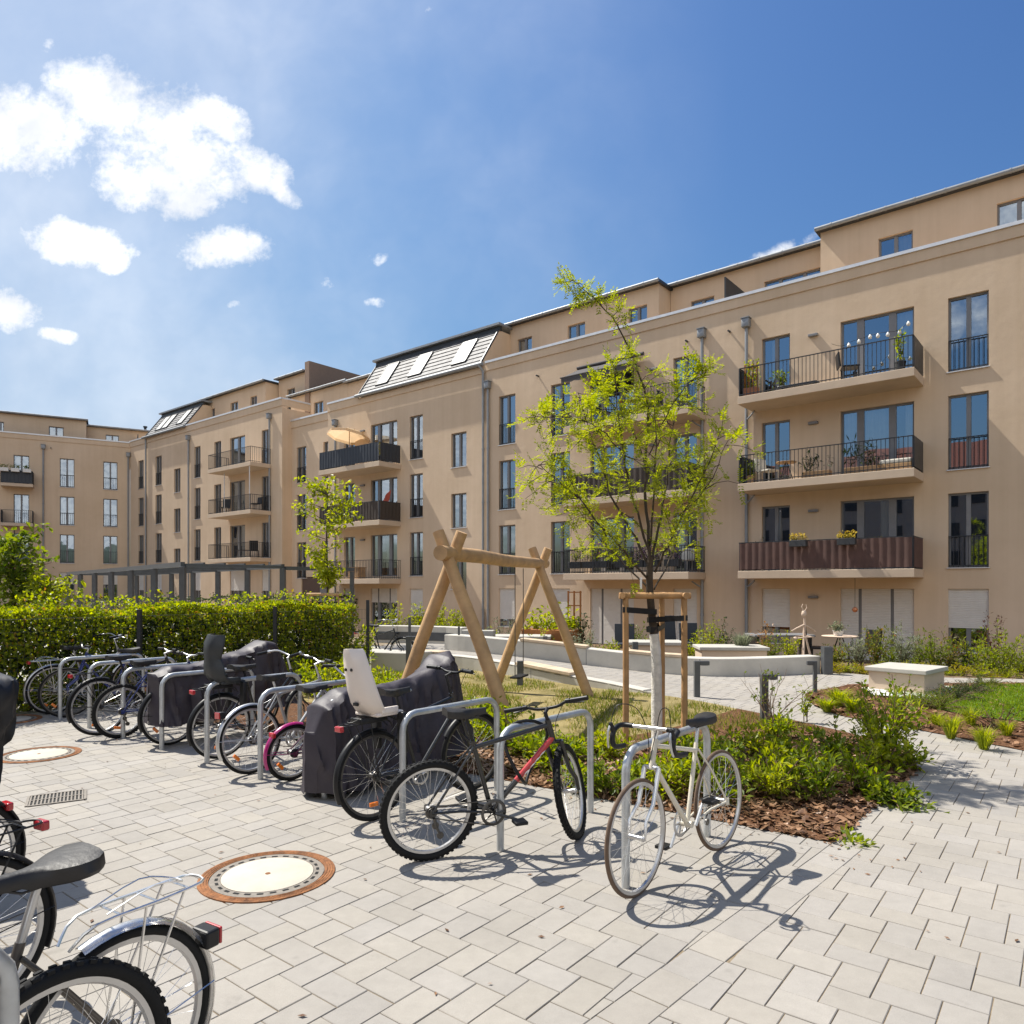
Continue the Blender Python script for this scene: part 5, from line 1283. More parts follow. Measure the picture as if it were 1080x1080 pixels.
t = thing('storage_box', 'brown storage chest on the lowest balcony of the mansard building', 'chest', fl(-22.9, -.9, FF[0] - .098), RZ); m2 = MB(); m2.bbox(-.4, .4, -.25, .25, 0, .55, .015); m2.build('box', 'wood', t); m2 = MB(); m2.bbox(-.42, .42, -.27, .27, .553, .60, .012); m2.build('lid', 'wood', t)
t = thing('red_cloth', 'red cloth hanging before the wide window on the middle mansard building balcony', 'cloth', fl(-21.7, -.35, FF[1] + .9), RZ)
m2 = MB(); m2.grid([[(i * .12, .05 * math.sin(i * 1.3 + j), .6 * 0 - j * .16 + i * .10) for i in range(7)] for j in range(4)]); m2.build('cloth', 'red_cloth', t)
# left building balconies
for i, (z, x, rz) in enumerate(((FL[0], -33.4, -2.2), (FL[1], -36.9, .6))):
    chair('balcony_chair', ('dark reclining chair on the lowest of the three stacked balconies', 'dark chair on the middle of the three stacked balconies')[i], fl(x, -.3, z + .002), RZ + rz, 'black_plastic', h=1.05)
table('balcony_table', 'long dark table on the lowest of the three stacked balconies', fl(-34.4, -.35, FL[0] + .002), .5, .5, 'black_plastic', sq=True)
chair('balcony_chair', 'dark chair near the corner on the middle of the three stacked balconies', fl(-33.5, -.2, FL[1] + .002), RZ, 'black_plastic')
# far building boxes
def ff(x, y, z): p = CF + Vector((d2.x, d2.y, 0)) * x + Vector((-d2.y, d2.x, 0)) * y; return (p.x, p.y, z)
for x, lab in ((-7.95, 'leftmost'), (-7.3, 'middle'), (-6.6, 'rightmost')):
    pot_plant('white flower box with plants on the top balcony of the far left building, %s one' % lab, ff(x, -1.12, FL[2] + .8), .12, .3, .25, 'pot_white', 'leaf_mid', .1, .06, 10, 'flower_box', 'flower box', None, math.atan2(d2.y, d2.x), .5)
# ground floor terraces
def onz(u, Y): x = (u - UC) / FPX * Y; return (x, Y, soil_z(x, Y))
chair('garden_chair', 'black wicker garden chair left of the round terrace table at the right', onz(866, 17.6), 1.2, 'black_plastic', h=1.0)
chair('garden_chair', 'black garden chair right of the round terrace table at the right', onz(909, 17.8), -1.3, 'black_plastic', h=1.0)
table('garden_table', 'round slatted wooden table between the black terrace chairs', onz(886, 17.6), .42, .76, 'driftwood')
p = onz(884, 17.6); pot_plant('grey green succulent in a small bowl on the terrace table', (p[0], p[1], p[2] + .762), .13, .22, .12, 'pot_white', 'leaf_grey', .12, .05)
t = thing('garden_grill', 'dark garden table with black cover behind the shrubs left of the wooden figure', 'garden table', onz(822, 18.3), 0); m2 = MB(); m2.bbox(-.75, .75, -.4, .4, .68, .73, .01); m2.build('tabletop', 'frame_grey', t)
for x in (-.65, .65):
    m2 = MB(); m2.box(x - .03, x + .03, -.35, .35, -.05, .68); m2.build('leg', 'black_plastic', t)
t = thing('wooden_figure', 'rustic stick figure sculpture of pale branches standing behind the seat wall', 'sculpture', (lambda q: (q[0], q[1], q[2]))(onz(848, 16.3)), .2)
def stick(n, *pts, r=.02): m2 = MB(); m2.tube(pts, [r * 1.1] + [r] * (len(pts) - 2) + [r * .7], 7); m2.build(n, 'driftwood', t)
for a in (-2.2, -.6, 1.2): stick('leg', (.22 * math.cos(a), .22 * math.sin(a), 0), (.1 * math.cos(a), .1 * math.sin(a), .45), (0, 0, .9), r=.024)
stick('body', (0, 0, .8), (.02, 0, 1.0), (0, 0, 1.2), r=.028)
stick('arm', (0, 0, 1.0), (-.17, 0, .93), (-.30, .02, .86)); stick('arm', (0, 0, 1.0), (.17, 0, .92), (.30, .02, .84))
stick('hoop', *[(.21 * math.cos(k * PI / 5), .21 * math.sin(k * PI / 5), .72 + .02 * math.sin(k)) for k in range(11)], r=.016)
stick('base_ring', *[(.24 * math.cos(k * PI / 5), .24 * math.sin(k * PI / 5), .12) for k in range(11)], r=.014)
m2 = MB(); m2.lathe([(.0001, 1.16), (.05, 1.19), (.06, 1.25), (.04, 1.31), (.0001, 1.33)], 10); m2.build('head', 'driftwood', t)
stick('antler', (0, 0, 1.3), (-.06, 0, 1.4), (-.03, 0, 1.47), r=.01); stick('antler', (.01, 0, 1.3), (.07, 0, 1.38), (.05, 0, 1.46), r=.01)
pot_plant('dried brown grass plant between the shrubs left of the wooden figure', onz(804, 16.9), .16, .8, .3, 'terracotta', 'leaf_dry', .12, .04)
t = thing('raised_planter', 'orange timber planter with climbing frame in the front garden behind the swing', 'planter', onz(582, 19.0), R(-30))
m2 = MB(); m2.bbox(-.75, .75, -.3, .3, .0, .75, .015); m2.build('box', 'rusty_wood', t); m2 = MB()
for x in (.35, .52, .7): m2.box(x - .02, x + .02, .25, .28, .75, 1.75)
for z in (1.0, 1.35, 1.7): m2.box(.33, .72, .285, .30, z, z + .03)
m2.build('trellis', 'rusty_wood', t); fo = MB()
for i in range(420): leaf(fo, Vector((rnd(-.7, .7), rnd(-.28, .28), .75 + abs(random.gauss(0, .22)))), rv(), rv() + Vector((0, 0, 1)), .13, .08)
fo.build('foliage', 'leaf_lime', t)
for u, Y, rz, lab in ((712, 18.2, .4, 'tall blue grey folding chair leaning near the whitewashed trunk'), (661, 18.0, 0, 'dark garden chair under the balcony left of the tree stakes'), (732, 18.4, .2, 'black garden chair under the balcony right of the tree stakes')): chair('garden_chair', lab, onz(u, Y), rz, 'screen_dark', h=1.15 if u == 712 else .95)
pot_plant('dark leaved shrub in a pot beside the shuttered terrace door', onz(614, 18.6), .2, .9, .35, 'pot_dark', 'leaf_dark', .1, .06, 14)

mb = MB()
for i in range(420):
    q = random.random(); p = A_ + EDGE * rnd(-.3, 8) if q < .5 else Vector((rnd(-7, 4), rnd(1.5, 10), 0)); off = Vector((-.581, -.814, 0)) * (abs(random.gauss(0, .25)) if q < .5 else 0)
    p = p + off; a = rnd(0, 6.28); l = rnd(.008, .022); T = Matrix.Translation((p.x, p.y, .006)) @ Matrix.Rotation(a, 4, 'Z') @ Matrix.Rotation(rnd(-.3, .3), 4, 'X')
    mb.face([T @ Vector(c) for c in ((-l, 0, 0), (0, -l * .45, .002), (l, 0, .001), (0, l * .45, .002))])
tag(mb.build('leaf_litter', 'chip'), 'scattered bits of bark and dry leaves on the pavers', 'leaf litter', None, 'stuff')
# ------------------------------------------------------------------ bicycles
M['paint_cream'] = mat('cream_frame_paint', (.66, .61, .50), .3, 0, .05, 6, 0, 60, None, 0, .5)
M['paint_black'] = mat('black_frame_paint', (.007, .007, .008), .3, 0, .1, 6, 0, 60, None, 0, .5)
M['paint_red'] = mat('red_frame_paint', (.45, .02, .025), .3, 0, .06, 6, 0, 60, None, 0, .5)
M['paint_silver'] = mat('silver_frame_paint', (.40, .40, .40), .35, .6, .08)
M['paint_blue'] = mat('blue_frame_paint', (.015, .03, .16), .3, 0, .08, 6, 0, 60, None, 0, .5)
M['paint_maroon'] = mat('dark_purple_paint', (.10, .012, .045), .3, 0, .08, 6, 0, 60, None, 0, .5)
M['paint_brown'] = mat('brown_grey_paint', (.14, .125, .11), .4, .5, .1)
M['magenta'] = mat('magenta_mudguard', (.36, .012, .14), .3, 0, .06, 6, 0, 60, None, 0, .4)
M['tan_tyre'] = mat('brown_tyre', (.13, .085, .055), .8, 0, .2, 20)
M['gum'] = mat('white_plastic_seat', (.75, .67, .60), .5, 0, .04)
M['seat_grey'] = mat('grey_child_seat', (.026, .029, .031), .5, 0, .15)
M['vinyl'] = mat('saddle_vinyl', (.020, .018, .017), .5, 0, .25, 18, .15, 50)
M['white_paint'] = mat('white_decal', (.75, .75, .75), .35)
def V(x, y=0, z=0): return Vector((x, y, z))

def bicycle(label, rear, heading, R_=.34, tr=.016, wb=1.04, frame='paint_black', rim='alu', tyre='rubber', style='diamond', bar='flat', guard=None, rack=False, sad=.93,
            steer=0, lean=0, child=None, basket=False, light=True, lamp_red=True, refl=True, tube=.015, down=None, knob=False, sad_mat='vinyl', full=True, group=None, bar_h=None, grip='black_plastic', stem_mat='alu', cat='bicycle', tall=None, spk=28, tail=None, wheel_refl=True):
    t = thing('bicycle', label, cat, (rear[0], rear[1], 0), heading, group); t.rotation_euler = (R(lean), 0, heading)
    bb = V(.44 if R_ > .3 else .38, 0, .28 if R_ > .3 else .25); ax = V(-.326, 0, .946)
    fa = V(wb, 0, R_); h0 = V(wb - .055, 0, R_ - .0)
    ftop = R_ + tr + .055; lo = h0 + ax * ftop; hi = lo + ax * (.15 if style != 'mini' else .12)
    sd = V(-.29, 0, .957); sl = (.50 if style != 'mini' else .30); sc = bb + sd * sl
    steerM = Matrix.Translation(h0) @ Matrix.Rotation(R(steer), 4, ax) @ Matrix.Translation(-h0)
    def wheel(name, c, T=None, cas=False):
        W = Matrix.Translation(c) @ Matrix.Rotation(R(90), 4, 'X')
        if T is not None: W = T @ W
        rr = R_ - 2 * tr
        m2 = MB(); m2.lathe([(rr - .012, -.010), (rr + .004, -.012), (rr + .006, -.009), (rr + .006, .009), (rr + .004, .012), (rr - .012, .010), (rr - .018, 0), (rr - .012, -.010)], 48, 0, W)
        m2.lathe([(.0001, -.055), (.012, -.055), (.018, -.045), (.016, -.03), (.013, 0), (.016, .03), (.018, .045), (.012, .055), (.0001, .055)], 12, 0, W)
        w = m2.build(name, rim, t)
        m2 = MB(); k = 56; pr = [(R_ - tr + tr * math.cos(a), tr * math.sin(a)) for a in [2 * PI * j / 10 for j in range(11)]]
        m2.lathe(pr, k, 0, W)
        if knob:
            for j in range(k):
                for y in (-.55, .55):
                    Tk = W @ Matrix.Rotation(2 * PI * (j + (.5 if y > 0 else 0)) / k, 4, 'Z') @ Matrix.Translation((R_ - .004, 0, y * tr)); m2.box(-.006, .005, -.010, .010, -.006, .006, 0, Tk)
        m2.build('tyre', tyre, w)
        m2 = MB()
        for j in range(spk):
            a = 2 * PI * j / spk; s = 1 if j % 2 else -1; b = a + (.62 if (j // 2) % 2 else -.62)
            p = W @ V(.018 * math.cos(b), .018 * math.sin(b), .042 * s); q = W @ V((rr - .01) * math.cos(a), (rr - .01) * math.sin(a), .0)
            m2.tube([p, q], .0011, 3, 0, False)
        m2.build('spokes', 'chrome', w)
        if cas:
            m2 = MB(); m2.lathe([(.0001, -.06), (.022, -.06), (.024, -.053), (.032, -.053), (.034, -.045), (.042, -.045), (.044, -.037), (.0001, -.036)], 20, 0, W @ Matrix.Rotation(R(180), 4, 'X') if False else W @ Matrix.Scale(-1, 4, Vector((0, 0, 1)))); m2.build('cassette', 'steel_dark', w)
        if refl and wheel_refl:
            m2 = MB(); a = rnd(3.6, 5.8); Tk = W @ Matrix.Rotation(a, 4, 'Z') @ Matrix.Translation((rr * .72, 0, 0)); m2.bbox(-.016, .016, -.038, .038, -.012, .012, .005, 0, Tk); m2.build('spoke_reflector', 'orange', w)
        return w
    wheel('rear_wheel', V(0, 0, R_), None, True); wheel('front_wheel', fa, steerM)
    # frame
    m2 = MB(); tt = MB()
    topf = hi - ax * .03; dn = lo + ax * .02
    if style in ('diamond',): m2.tube([sc - sd * .03, topf], tube, 10)
    elif style == 'step': m2.tube([bb + sd * .20, (bb + sd * .2).lerp(topf, .5) + V(0, 0, -.10), topf - ax * .03], tube, 10)
    elif style == 'mixte': m2.tube([bb + sd * .26, topf - ax * .02], tube, 10)
    elif style == 'mini': m2.tube([bb + sd * .16, lo + ax * .06], tube * 1.2, 10)
    if down: m2.tube([bb, bb.lerp(dn, .40)], tube * 1.25, 12); tt.tube([bb.lerp(dn, .40), dn], tube * 1.3, 12)
    else: m2.tube([bb, dn], tube * 1.15, 10)
    m2.tube([bb - sd * .02, sc + sd * .02], tube, 10); m2.tube([lo - ax * .02, hi + ax * .01], tube * 1.25, 12)
    m2.tube([bb - V(0, .036, 0), bb + V(0, .036, 0)], .022, 12)
    for y in (-1, 1):
        m2.tube([bb + V(-.02, y * .03, 0), V(.2, y * (tr + .028), R_ * .96), V(0, y * .062, R_)], tube * .55, 8)
        m2.tube([sc + V(0, y * .016, -.02), sc.lerp(V(0, 0, R_), .4) + V(0, y * (tr + .026), 0), V(0, y * .062, R_)], tube * .5, 8)
        m2.box(-.02, .02, y * .062 - .003, y * .062 + .003, R_ - .025, R_ + .02)
    fr = m2.build('frame', frame, t)
    if down:
        d = tt.build('down_tube', down, fr)
        m2 = MB(); dd = (dn - bb); 
        for q in (.50, .60, .68, .76):
            a = bb + dd * q; b = bb + dd * (q + .045); s = V(0, 0, tube * .5)
            for y in (-1, 1): m2.face([a + V(0, y * tube * 1.27, -.008), b + V(0, y * tube * 1.27, -.004), b + V(.03, y * tube * 1.24, .014), a + V(.03, y * tube * 1.24, .010)])
        m2.build('decal', 'white_paint', d)
    # fork
    m2 = MB(); m2.tube([lo - ax * .0 + V(0, -.045 - tr * .4, -.012), lo - ax * .012, lo + V(0, .045 + tr * .4, -.012)], .014, 8)
    for y in (-1, 1):
        yy = y * (.042 + tr * .5); m2.tube([lo + V(0, yy, -.01), h0 + ax * (ftop * .45) + V(.004, yy, 0), fa + V(-.012, yy * 1.12, .09), fa + V(0, yy * 1.15, 0)], [.0155, .0135, .010, .008] if not knob else [.018, .017, .017, .013], 8)
    m2.xf(steerM); m2.build('fork', frame if bar != 'drop' else 'chrome', t)
    # saddle
    sp = bb + sd * ((sad - bb.z) / .957 - .06)
    m2 = MB(); m2.tube([sc - sd * .08, sp + sd * .02], .0125, 8); m2.build('seatpost', 'alu' if frame != 'paint_black' else 'black_plastic', t)
    m2 = MB(); rows = []; L0, L1 = -.15, .14
    wide = .105 if bar in ('swept', 'mini') else .074
    for i in range(12):
        q = i / 11; x = L0 + (L1 - L0) * q
        hw = (wide * (1 - .78 * sstep(.18, .72, q))) * (1 if q > .08 else (.80 + 2.5 * q)) * (1 if q < .96 else .8)
        zt = .025 * (1 - q) ** 2 + .012 * q * q; th = .052 if q < .7 else .036
        ring = []
        for j in range(12):
            a = 2 * PI * j / 12; cy, cz = math.cos(a), math.sin(a); e = .75
            ring.append(V(x, hw * math.copysign(abs(cy) ** e, cy), zt - th / 2 + th / 2 * math.copysign(abs(cz) ** e, cz) - (.016 if abs(cy) > .8 and cz <= 0.01 else 0)))
        rows.append(ring)
    m2.grid(rows, closed=True); m2.face(list(reversed(rows[0]))); m2.face(rows[-1]); m2.xf(Matrix.Translation(sp + V(-.005, 0, .06)))
    for y in (-.02, .02): m2.tube([sp + V(-.1, y * 1.6, .035), sp + V(-.04, y, .008), sp + V(.05, y, .008), sp + V(.1, y * .4, .03)], .004, 5)
    m2.build('saddle', sad_mat, t)
    # handlebar
    stm = hi + ax * .012; st_h = bar_h if bar_h is not None else {'drop': .05, 'flat': .05, 'swept': .13, 'mini': .22}[bar]
    top = stm + ax * st_h; fwd = V(.946, 0, .326)
    m2 = MB(); g2 = MB(); br = MB(); cb = MB(); gs = []; bs = []
    if bar == 'drop':
        cl = top + fwd * .09; m2.tube([stm, top, cl], .013, 8); m2.tube([cl + V(0, -.12, 0), cl, cl + V(0, .12, 0)], .0125, 8)
        for y in (-1, 1):
            pts = smooth([cl + V(0, y * .115, 0), cl + V(0, y * .175, .0), cl + V(.035, y * .2, -.004), cl + V(.085, y * .203, -.03), cl + V(.098, y * .205, -.085), cl + V(.06, y * .207, -.128), cl + V(-.05, y * .21, -.14)], 4); g2 = MB(); br = MB(); gs.append(g2); bs.append(br); g2.tube(pts, .0165, 8)
            hd = cl + V(.085, y * .203, -.028); g2.tube([hd, hd + V(.03, 0, .035), hd + V(.035, 0, .055)], [.017, .017, .012], 8)
            br.tube(smooth([hd + V(.035, 0, .045), hd + V(.055, y * .005, .0), hd + V(.05, y * .01, -.06), hd + V(.035, y * .015, -.10)], 3), [.007] * 9 + [.005], 6)
            cb.tube(smooth([hd + V(.03, 0, .05), hd + V(-.0, -y * .03, .16), hd + V(-.07, -y * .12, .14), cl + V(-.02, y * .03, -.03), lo + V(.03, 0, .02)], 4), .0028, 5)
    else:
        if bar == 'flat':
            cl = top + fwd * .07; m2.tube([stm, top, cl], .014, 8); path = [V(-.03, -.30, .03), V(-.012, -.16, .03), V(0, -.07, .004), V(0, .07, .004), V(-.012, .16, .03), V(-.03, .30, .03)]; ge = (-1, 1)
        elif bar == 'swept':
            cl = top + fwd * .05; m2.tube([stm, top, cl], .013, 8); path = [V(-.23, -.28, .03), V(-.13, -.27, .045), V(-.03, -.2, .06), V(.015, -.09, .02), V(.01, 0, 0), V(.015, .09, .02), V(-.03, .2, .06), V(-.13, .27, .045), V(-.23, .28, .03)]
        else:
            cl = top + fwd * .02; m2.tube([stm, top, cl], .013, 8); path = [V(-.10, -.27, .09), V(-.04, -.2, .09), V(0, -.07, .0), V(0, .07, 0), V(-.04, .2, .09), V(-.10, .27, .09)]
        pp = smooth([cl + p for p in path], 4); m2.tube(pp, .0115, 8)
        for e in (0, -1):
            a, b = (path[0], path[1]) if e == 0 else (path[-1], path[-2]); d = (b - a).normalized(); a, b = cl + a, cl + b
            g2 = MB(); br = MB(); gs.append(g2); bs.append(br); g2.tube([a - d * .01, a + d * .005, a + d * .115], [.018, .0175, .0165], 10)
            s = 1 if a.y > 0 else -1; p = a + d * .135
            br.tube([p, p + V(.03, 0, -.012), p + V(.05, s * .03, -.02), p + V(.045, s * .10, -.026)], [.010, .009, .006, .005], 6); br.tube([p + d * .02, p - d * .01], .018, 8)
            cb.tube(smooth([p + V(.04, 0, -.01), p + V(.10, -s * .05, -.0), cl + V(.09, s * .02, -.1), lo + V(.02, s * .02, .02)], 4), .0026, 5)
    for m_ in [m2, cb] + gs + bs: m_.xf(steerM)
    hb = m2.build('handlebar', stem_mat, t)
    for x in gs: x.build('grip', grip, hb)
    for x in bs: x.build('brake_lever', 'alu' if bar in ('drop', 'swept') else 'black_plastic', hb)
    cb.build('cables', 'black_plastic', hb)
    # drivetrain (right side = -y)
    m2 = MB(); W = Matrix.Translation(bb + V(0, -.045, 0)) @ Matrix.Rotation(R(90), 4, 'X'); cr_ = .09 if R_ > .3 else .06
    m2.lathe([(cr_ - .018, -.003), (cr_, -.003), (cr_ + .003, 0), (cr_, .003), (cr_ - .018, .003), (cr_ - .018, -.003)], 28, 0, W)
    for k in range(5): a = 2 * PI * k / 5; m2.tube([bb + V(0, -.045, 0), bb + V((cr_ - .01) * math.cos(a), -.045, (cr_ - .01) * math.sin(a))], .006, 5)
    ca = rnd(-1.2, .4); cl_ = .17 if R_ > .3 else .12
    for s in (-1, 1):
        e = bb + V(math.cos(ca), 0, math.sin(ca)) * cl_ * s + V(0, -.075 * s, 0); m2.tube([bb + V(0, -.06 * s, 0), e], [.012, .009], 6)
    ck = m2.build('crankset', 'alu' if not knob else 'steel_dark', t)
    for s in (-1, 1):
        e = bb + V(math.cos(ca), 0, math.sin(ca)) * cl_ * s + V(0, -.125 * s, 0); m2 = MB(); m2.bbox(e.x - .045, e.x + .045, e.y - .042, e.y + .042, e.z - .011, e.z + .011, .004); m2.build('pedal', 'black_plastic', ck)
    m2 = MB()
    for zz, r1 in ((1, .036), (-1, .036)):
        m2.tube([bb + V(0, -.046, zz * cr_), V(0, -.048, R_ + zz * r1)], .0045, 5)
    m2.build('chain', 'steel_dark', t)
    if knob or bar == 'drop':
        m2 = MB(); m2.tube([V(.01, -.07, R_ - .03), V(.02, -.075, R_ - .08), V(.05, -.075, R_ - .14)], [.012, .012, .008], 6)
        for c in ((.02, -.08), (.055, -.15)): m2.lathe([(.0001, -.005), (.024, -.005), (.024, .005), (.0001, .005)], 12, 0, Matrix.Translation(V(c[0], -.066, R_ + c[1])) @ Matrix.Rotation(R(90), 4, 'X'))
        m2.build('derailleur', 'steel_dark', t)
    if guard:
        def guard_arc(a0, a1, c, T=None, name='mudguard', stay=True):
            m2 = MB(); rows = []
            for i in range(19):
                a = R(a0 + (a1 - a0) * i / 18); rad = R_ + .016
                rows.append([c + V((rad + o) * math.cos(a), y, (rad + o) * math.sin(a)) for y, o in ((-.027, -.012), (-.018, 0), (0, .006), (.018, 0), (.027, -.012))])
            m2.grid(rows); m2.grid([[p + V(0, 0, -.0015) for p in reversed(r_)] for r_ in rows])
            if stay:
                for y in (-1, 1): m2.tube([rows[14][0 if y < 0 else 4], c + V(0, y * .062, 0)], .003, 4)
            if T is not None: m2.xf(T)
            return m2.build(name, guard, t)
        guard_arc(70, 205, V(0, 0, R_)); guard_arc(25, 150 if full else 130, fa, steerM)
    if rack:
        m2 = MB(); rz_ = 2 * R_ + .075
        for y in (-1, 1):
            m2.tube(smooth([V(.17, y * .03, rz_ - .06), V(.10, y * .055, rz_), V(-.1, y * .06, rz_), V(-.27, y * .05, rz_), V(-.30, 0, rz_)], 3), .0052, 6); m2.tube([V(-.06, y * .06, rz_), V(0, y * .068, R_)], .0045, 5); m2.tube([V(-.2, y * .058, rz_), V(0, y * .07, R_)], .0045, 5)
        for x in (.02, -.1, -.22): m2.tube([V(x, -.058, rz_), V(x, .058, rz_)], .004, 5)
        m2.tube(smooth([V(.06, -.04, rz_ + .012), V(-.1, -.045, rz_ + .05), V(-.21, -.03, rz_ + .02), V(-.21, .03, rz_ + .02), V(-.1, .045, rz_ + .05), V(.06, .04, rz_ + .012)], 3), .003, 5)
        rk = m2.build('luggage_rack', 'chrome' if guard in ('chrome', 'alu') else 'black_plastic', t)
    if lamp_red:
        px = -.30 if rack else (-R_ * .75 if guard else None)
        if tail: 
            m2 = MB(); m2.bbox(tail[0] - .025, tail[0] + .03, -.045, .045, tail[1] - .03, tail[1] + .035, .008); lm = m2.build('tail_lamp', 'black_plastic', t); m2 = MB(); m2.bbox(tail[0] - .037, tail[0] - .0255, -.043, .043, tail[1] - .028, tail[1] + .033, .004); m2.build('lens', 'red', lm)
        elif px is not None:
            zz = 2 * R_ + .055 if rack else R_ + .72 * R_
            m2 = MB(); m2.bbox(px - .025, px + .01, -.04, .04, zz - .022, zz + .022, .008); m2.build('tail_lamp', 'red', t)
    if light:
        hp = lo + V(.06, 0, .045); m2 = MB(); m2.lathe([(.0001, -.03), (.022, -.03), (.03, .02), (.028, .03), (.0001, .03)], 12, 0, steerM @ Matrix.Translation(hp) @ Matrix.Rotation(R(90), 4, 'Y')); m2.build('headlamp', 'black_plastic', t)
    if basket:
        m2 = MB(); c = cl + V(.16, 0, -.12) if bar != 'drop' else hi
        for k in range(7):
            z = -.13 + .045 * k; r0 = .13 + .035 * k / 6; m2.tube([c + V(r0 * .8 * math.cos(a), r0 * 1.25 * math.sin(a), z) for a in [2 * PI * j / 16 for j in range(16)]], .0022, 4, closed=True)
        for j in range(22): a = 2 * PI * j / 22; m2.tube([c + V(.13 * .8 * math.cos(a), .13 * 1.25 * math.sin(a), -.13), c + V(.165 * .8 * math.cos(a), .165 * 1.25 * math.sin(a), .14)], .0018, 3)
        m2.xf(steerM); m2.build('basket', 'black_plastic', t)
    if child:
        cmat = child; z0 = 2 * R_ + .12
        m2 = MB(); rows = []
        prof = [(-.02, .0, .13), (-.10, .04, .15), (-.15, .13, .165), (-.185, .25, .155), (-.215, .40, .13), (-.235, .52, .105), (-.245, .60, .085), (-.247, .635, .06)] if cmat == 'gum' else [(.0, .0, .13), (-.10, .03, .16), (-.16, .12, .17), (-.17, .24, .15), (-.175, .32, .10), (-.18, .40, .13), (-.17, .52, .15), (-.14, .62, .11)]
        prof = [(x * .95, z * .83, w) for x, z, w in prof]
        for x, z, hw in prof:
            rows.append([V(x + (.10 if abs(q) > .95 else .05 if abs(q) > .8 else .012 * q * q), hw * q, z0 + z) for q in (-1, -.85, -.5, 0, .5, .85, 1)])
        inner = [[p + V(.014, 0, .0) for p in r_] for r_ in rows]
        m2.grid(rows); m2.grid([list(reversed(r_)) for r_ in inner])
        m2.grid([[a, b] for a, b in zip([r_[0] for r_ in rows], [r_[0] for r_ in inner])]); m2.grid([[b, a] for a, b in zip([r_[-1] for r_ in rows], [r_[-1] for r_ in inner])]); m2.grid([[a, b] for a, b in zip(rows[-1], inner[-1])])
        m2.bbox(-.06, .20, -.14, .14, z0 + .0, z0 + .03, .01)
        for y in (-1, 1): m2.bbox(-.02, .14, y * .14 - .012, y * .14 + .012, z0 + .02, z0 + .07, .008)
        cs = m2.build('child_seat', cmat, t)
        m2 = MB(); m2.tube([V(.16, -.03, z0 - .02), V(.30, -.02, z0 - .09)], .008, 6); m2.tube([V(.16, .03, z0 - .02), V(.30, .02, z0 - .09)], .008, 6); m2.bbox(-.16, .10, -.07, .07, z0 - .05, z0 - .002, .01); [m2.bbox(.14, .19, y * .16 - .04, y * .16 + .04, z0 - .30, z0 + .02, .012) for y in (-1, 1)]; m2.build('footrest', 'black_plastic', cs)
        if cmat == 'gum':
            m2 = MB()
            for y in (-.035, .035): m2.lathe([(.0001, -.006), (.012, -.006), (.012, .006), (.0001, .006)], 10, 0, Matrix.Translation(V(-.212, y, z0 + .37)) @ Matrix.Rotation(R(90), 4, 'Y'))
            m2.bbox(-.160, -.146, -.03, .03, z0 + .09, z0 + .115, .003); m2.build('bolts', 'black_plastic', cs)
    return t
def hd(a, b): return math.atan2(b[1] - a[1], b[0] - a[0])
PERP = math.atan2(.751, .66)
bicycle('cream white road racing bicycle with drop handlebar leaning at the nearest rack', (1.435, 4.99), hd((1.435, 4.99), (.737, 4.237)), .34, .0125, 1.027, 'paint_cream', 'alu', 'tan_tyre', 'diamond', 'drop', sad=.93, steer=3, lean=2, light=False, lamp_red=False, stem_mat='chrome', grip='black_plastic', tube=.0145, refl=False, spk=32)
bicycle('black mountain bicycle with red and white down tube and turned front wheel', (-.552, 4.80), hd((-.552, 4.8), (.464, 5.25)), .335, .026, 1.09, 'paint_black', 'alu', 'rubber', 'diamond', 'flat', sad=.985, steer=50, lean=4, light=False, lamp_red=False, down='paint_red', knob=True, tube=.0165, stem_mat='black_plastic', refl=False, spk=32)
bicycle('black city bicycle carrying a tall white child seat over its rear wheel', (-1.065, 5.62), PERP, .345, .018, 1.09, 'paint_black', 'steel_dark', 'rubber', 'diamond', 'flat', 'black_plastic', True, .98, -6, -2, 'gum', bar_h=.16, stem_mat='black_plastic')
bicycle('small bicycle with bright magenta mudguards and tall seat post', (-2.06, 6.78), PERP - .05, .265, .02, .86, 'paint_maroon', 'alu', 'rubber', 'mini', 'mini', 'magenta', False, .86, 6, 3, lamp_red=True)
bicycle('silver bicycle with metal mudguards parked behind the small magenta one', (-2.52, 7.02), PERP + .02, .33, .017, 1.04, 'paint_silver', 'alu', 'rubber', 'diamond', 'flat', 'alu', False, .92, -10, -3, bar_h=.14, tail=(-.30, .60))
bicycle('black bicycle with a dark grey child seat beside the tall covered bicycle', (-3.08, 7.65), PERP, .34, .017, 1.06, 'paint_black', 'alu', 'rubber', 'step', 'swept', 'black_plastic', True, .96, 8, 2, 'seat_grey')
bicycle('bicycle half hidden under the dark cover with only its wheels showing', (-3.92, 8.32), PERP, .34, .017, 1.05, 'paint_black', 'alu', 'rubber', 'step', 'flat', 'black_plastic', False, .86, 0, 0, lamp_red=False, light=False, bar_h=.02)
bicycle('mountain bicycle with dark blue frame and bright orange rear parts', (-4.70, 8.70), PERP + .03, .325, .024, 1.05, 'paint_blue', 'alu', 'rubber', 'diamond', 'flat', None, False, .90, 12, 3, knob=True, lamp_red=False, light=False)
bicycle('dark bicycle with black mudguards parked close behind the blue mountain bicycle', (-5.04, 8.86), PERP + .02, .345, .018, 1.07, 'paint_black', 'alu', 'rubber', 'diamond', 'flat', 'black_plastic', True, .94, -5, -3)
bicycle('grey city bicycle with silver swept handlebar at the far end of the row', (-6.55, 10.35), PERP, .35, .018, 1.09, 'paint_silver', 'alu', 'rubber', 'step', 'swept', 'alu', True, .95, 4, 2, grip='black_plastic')
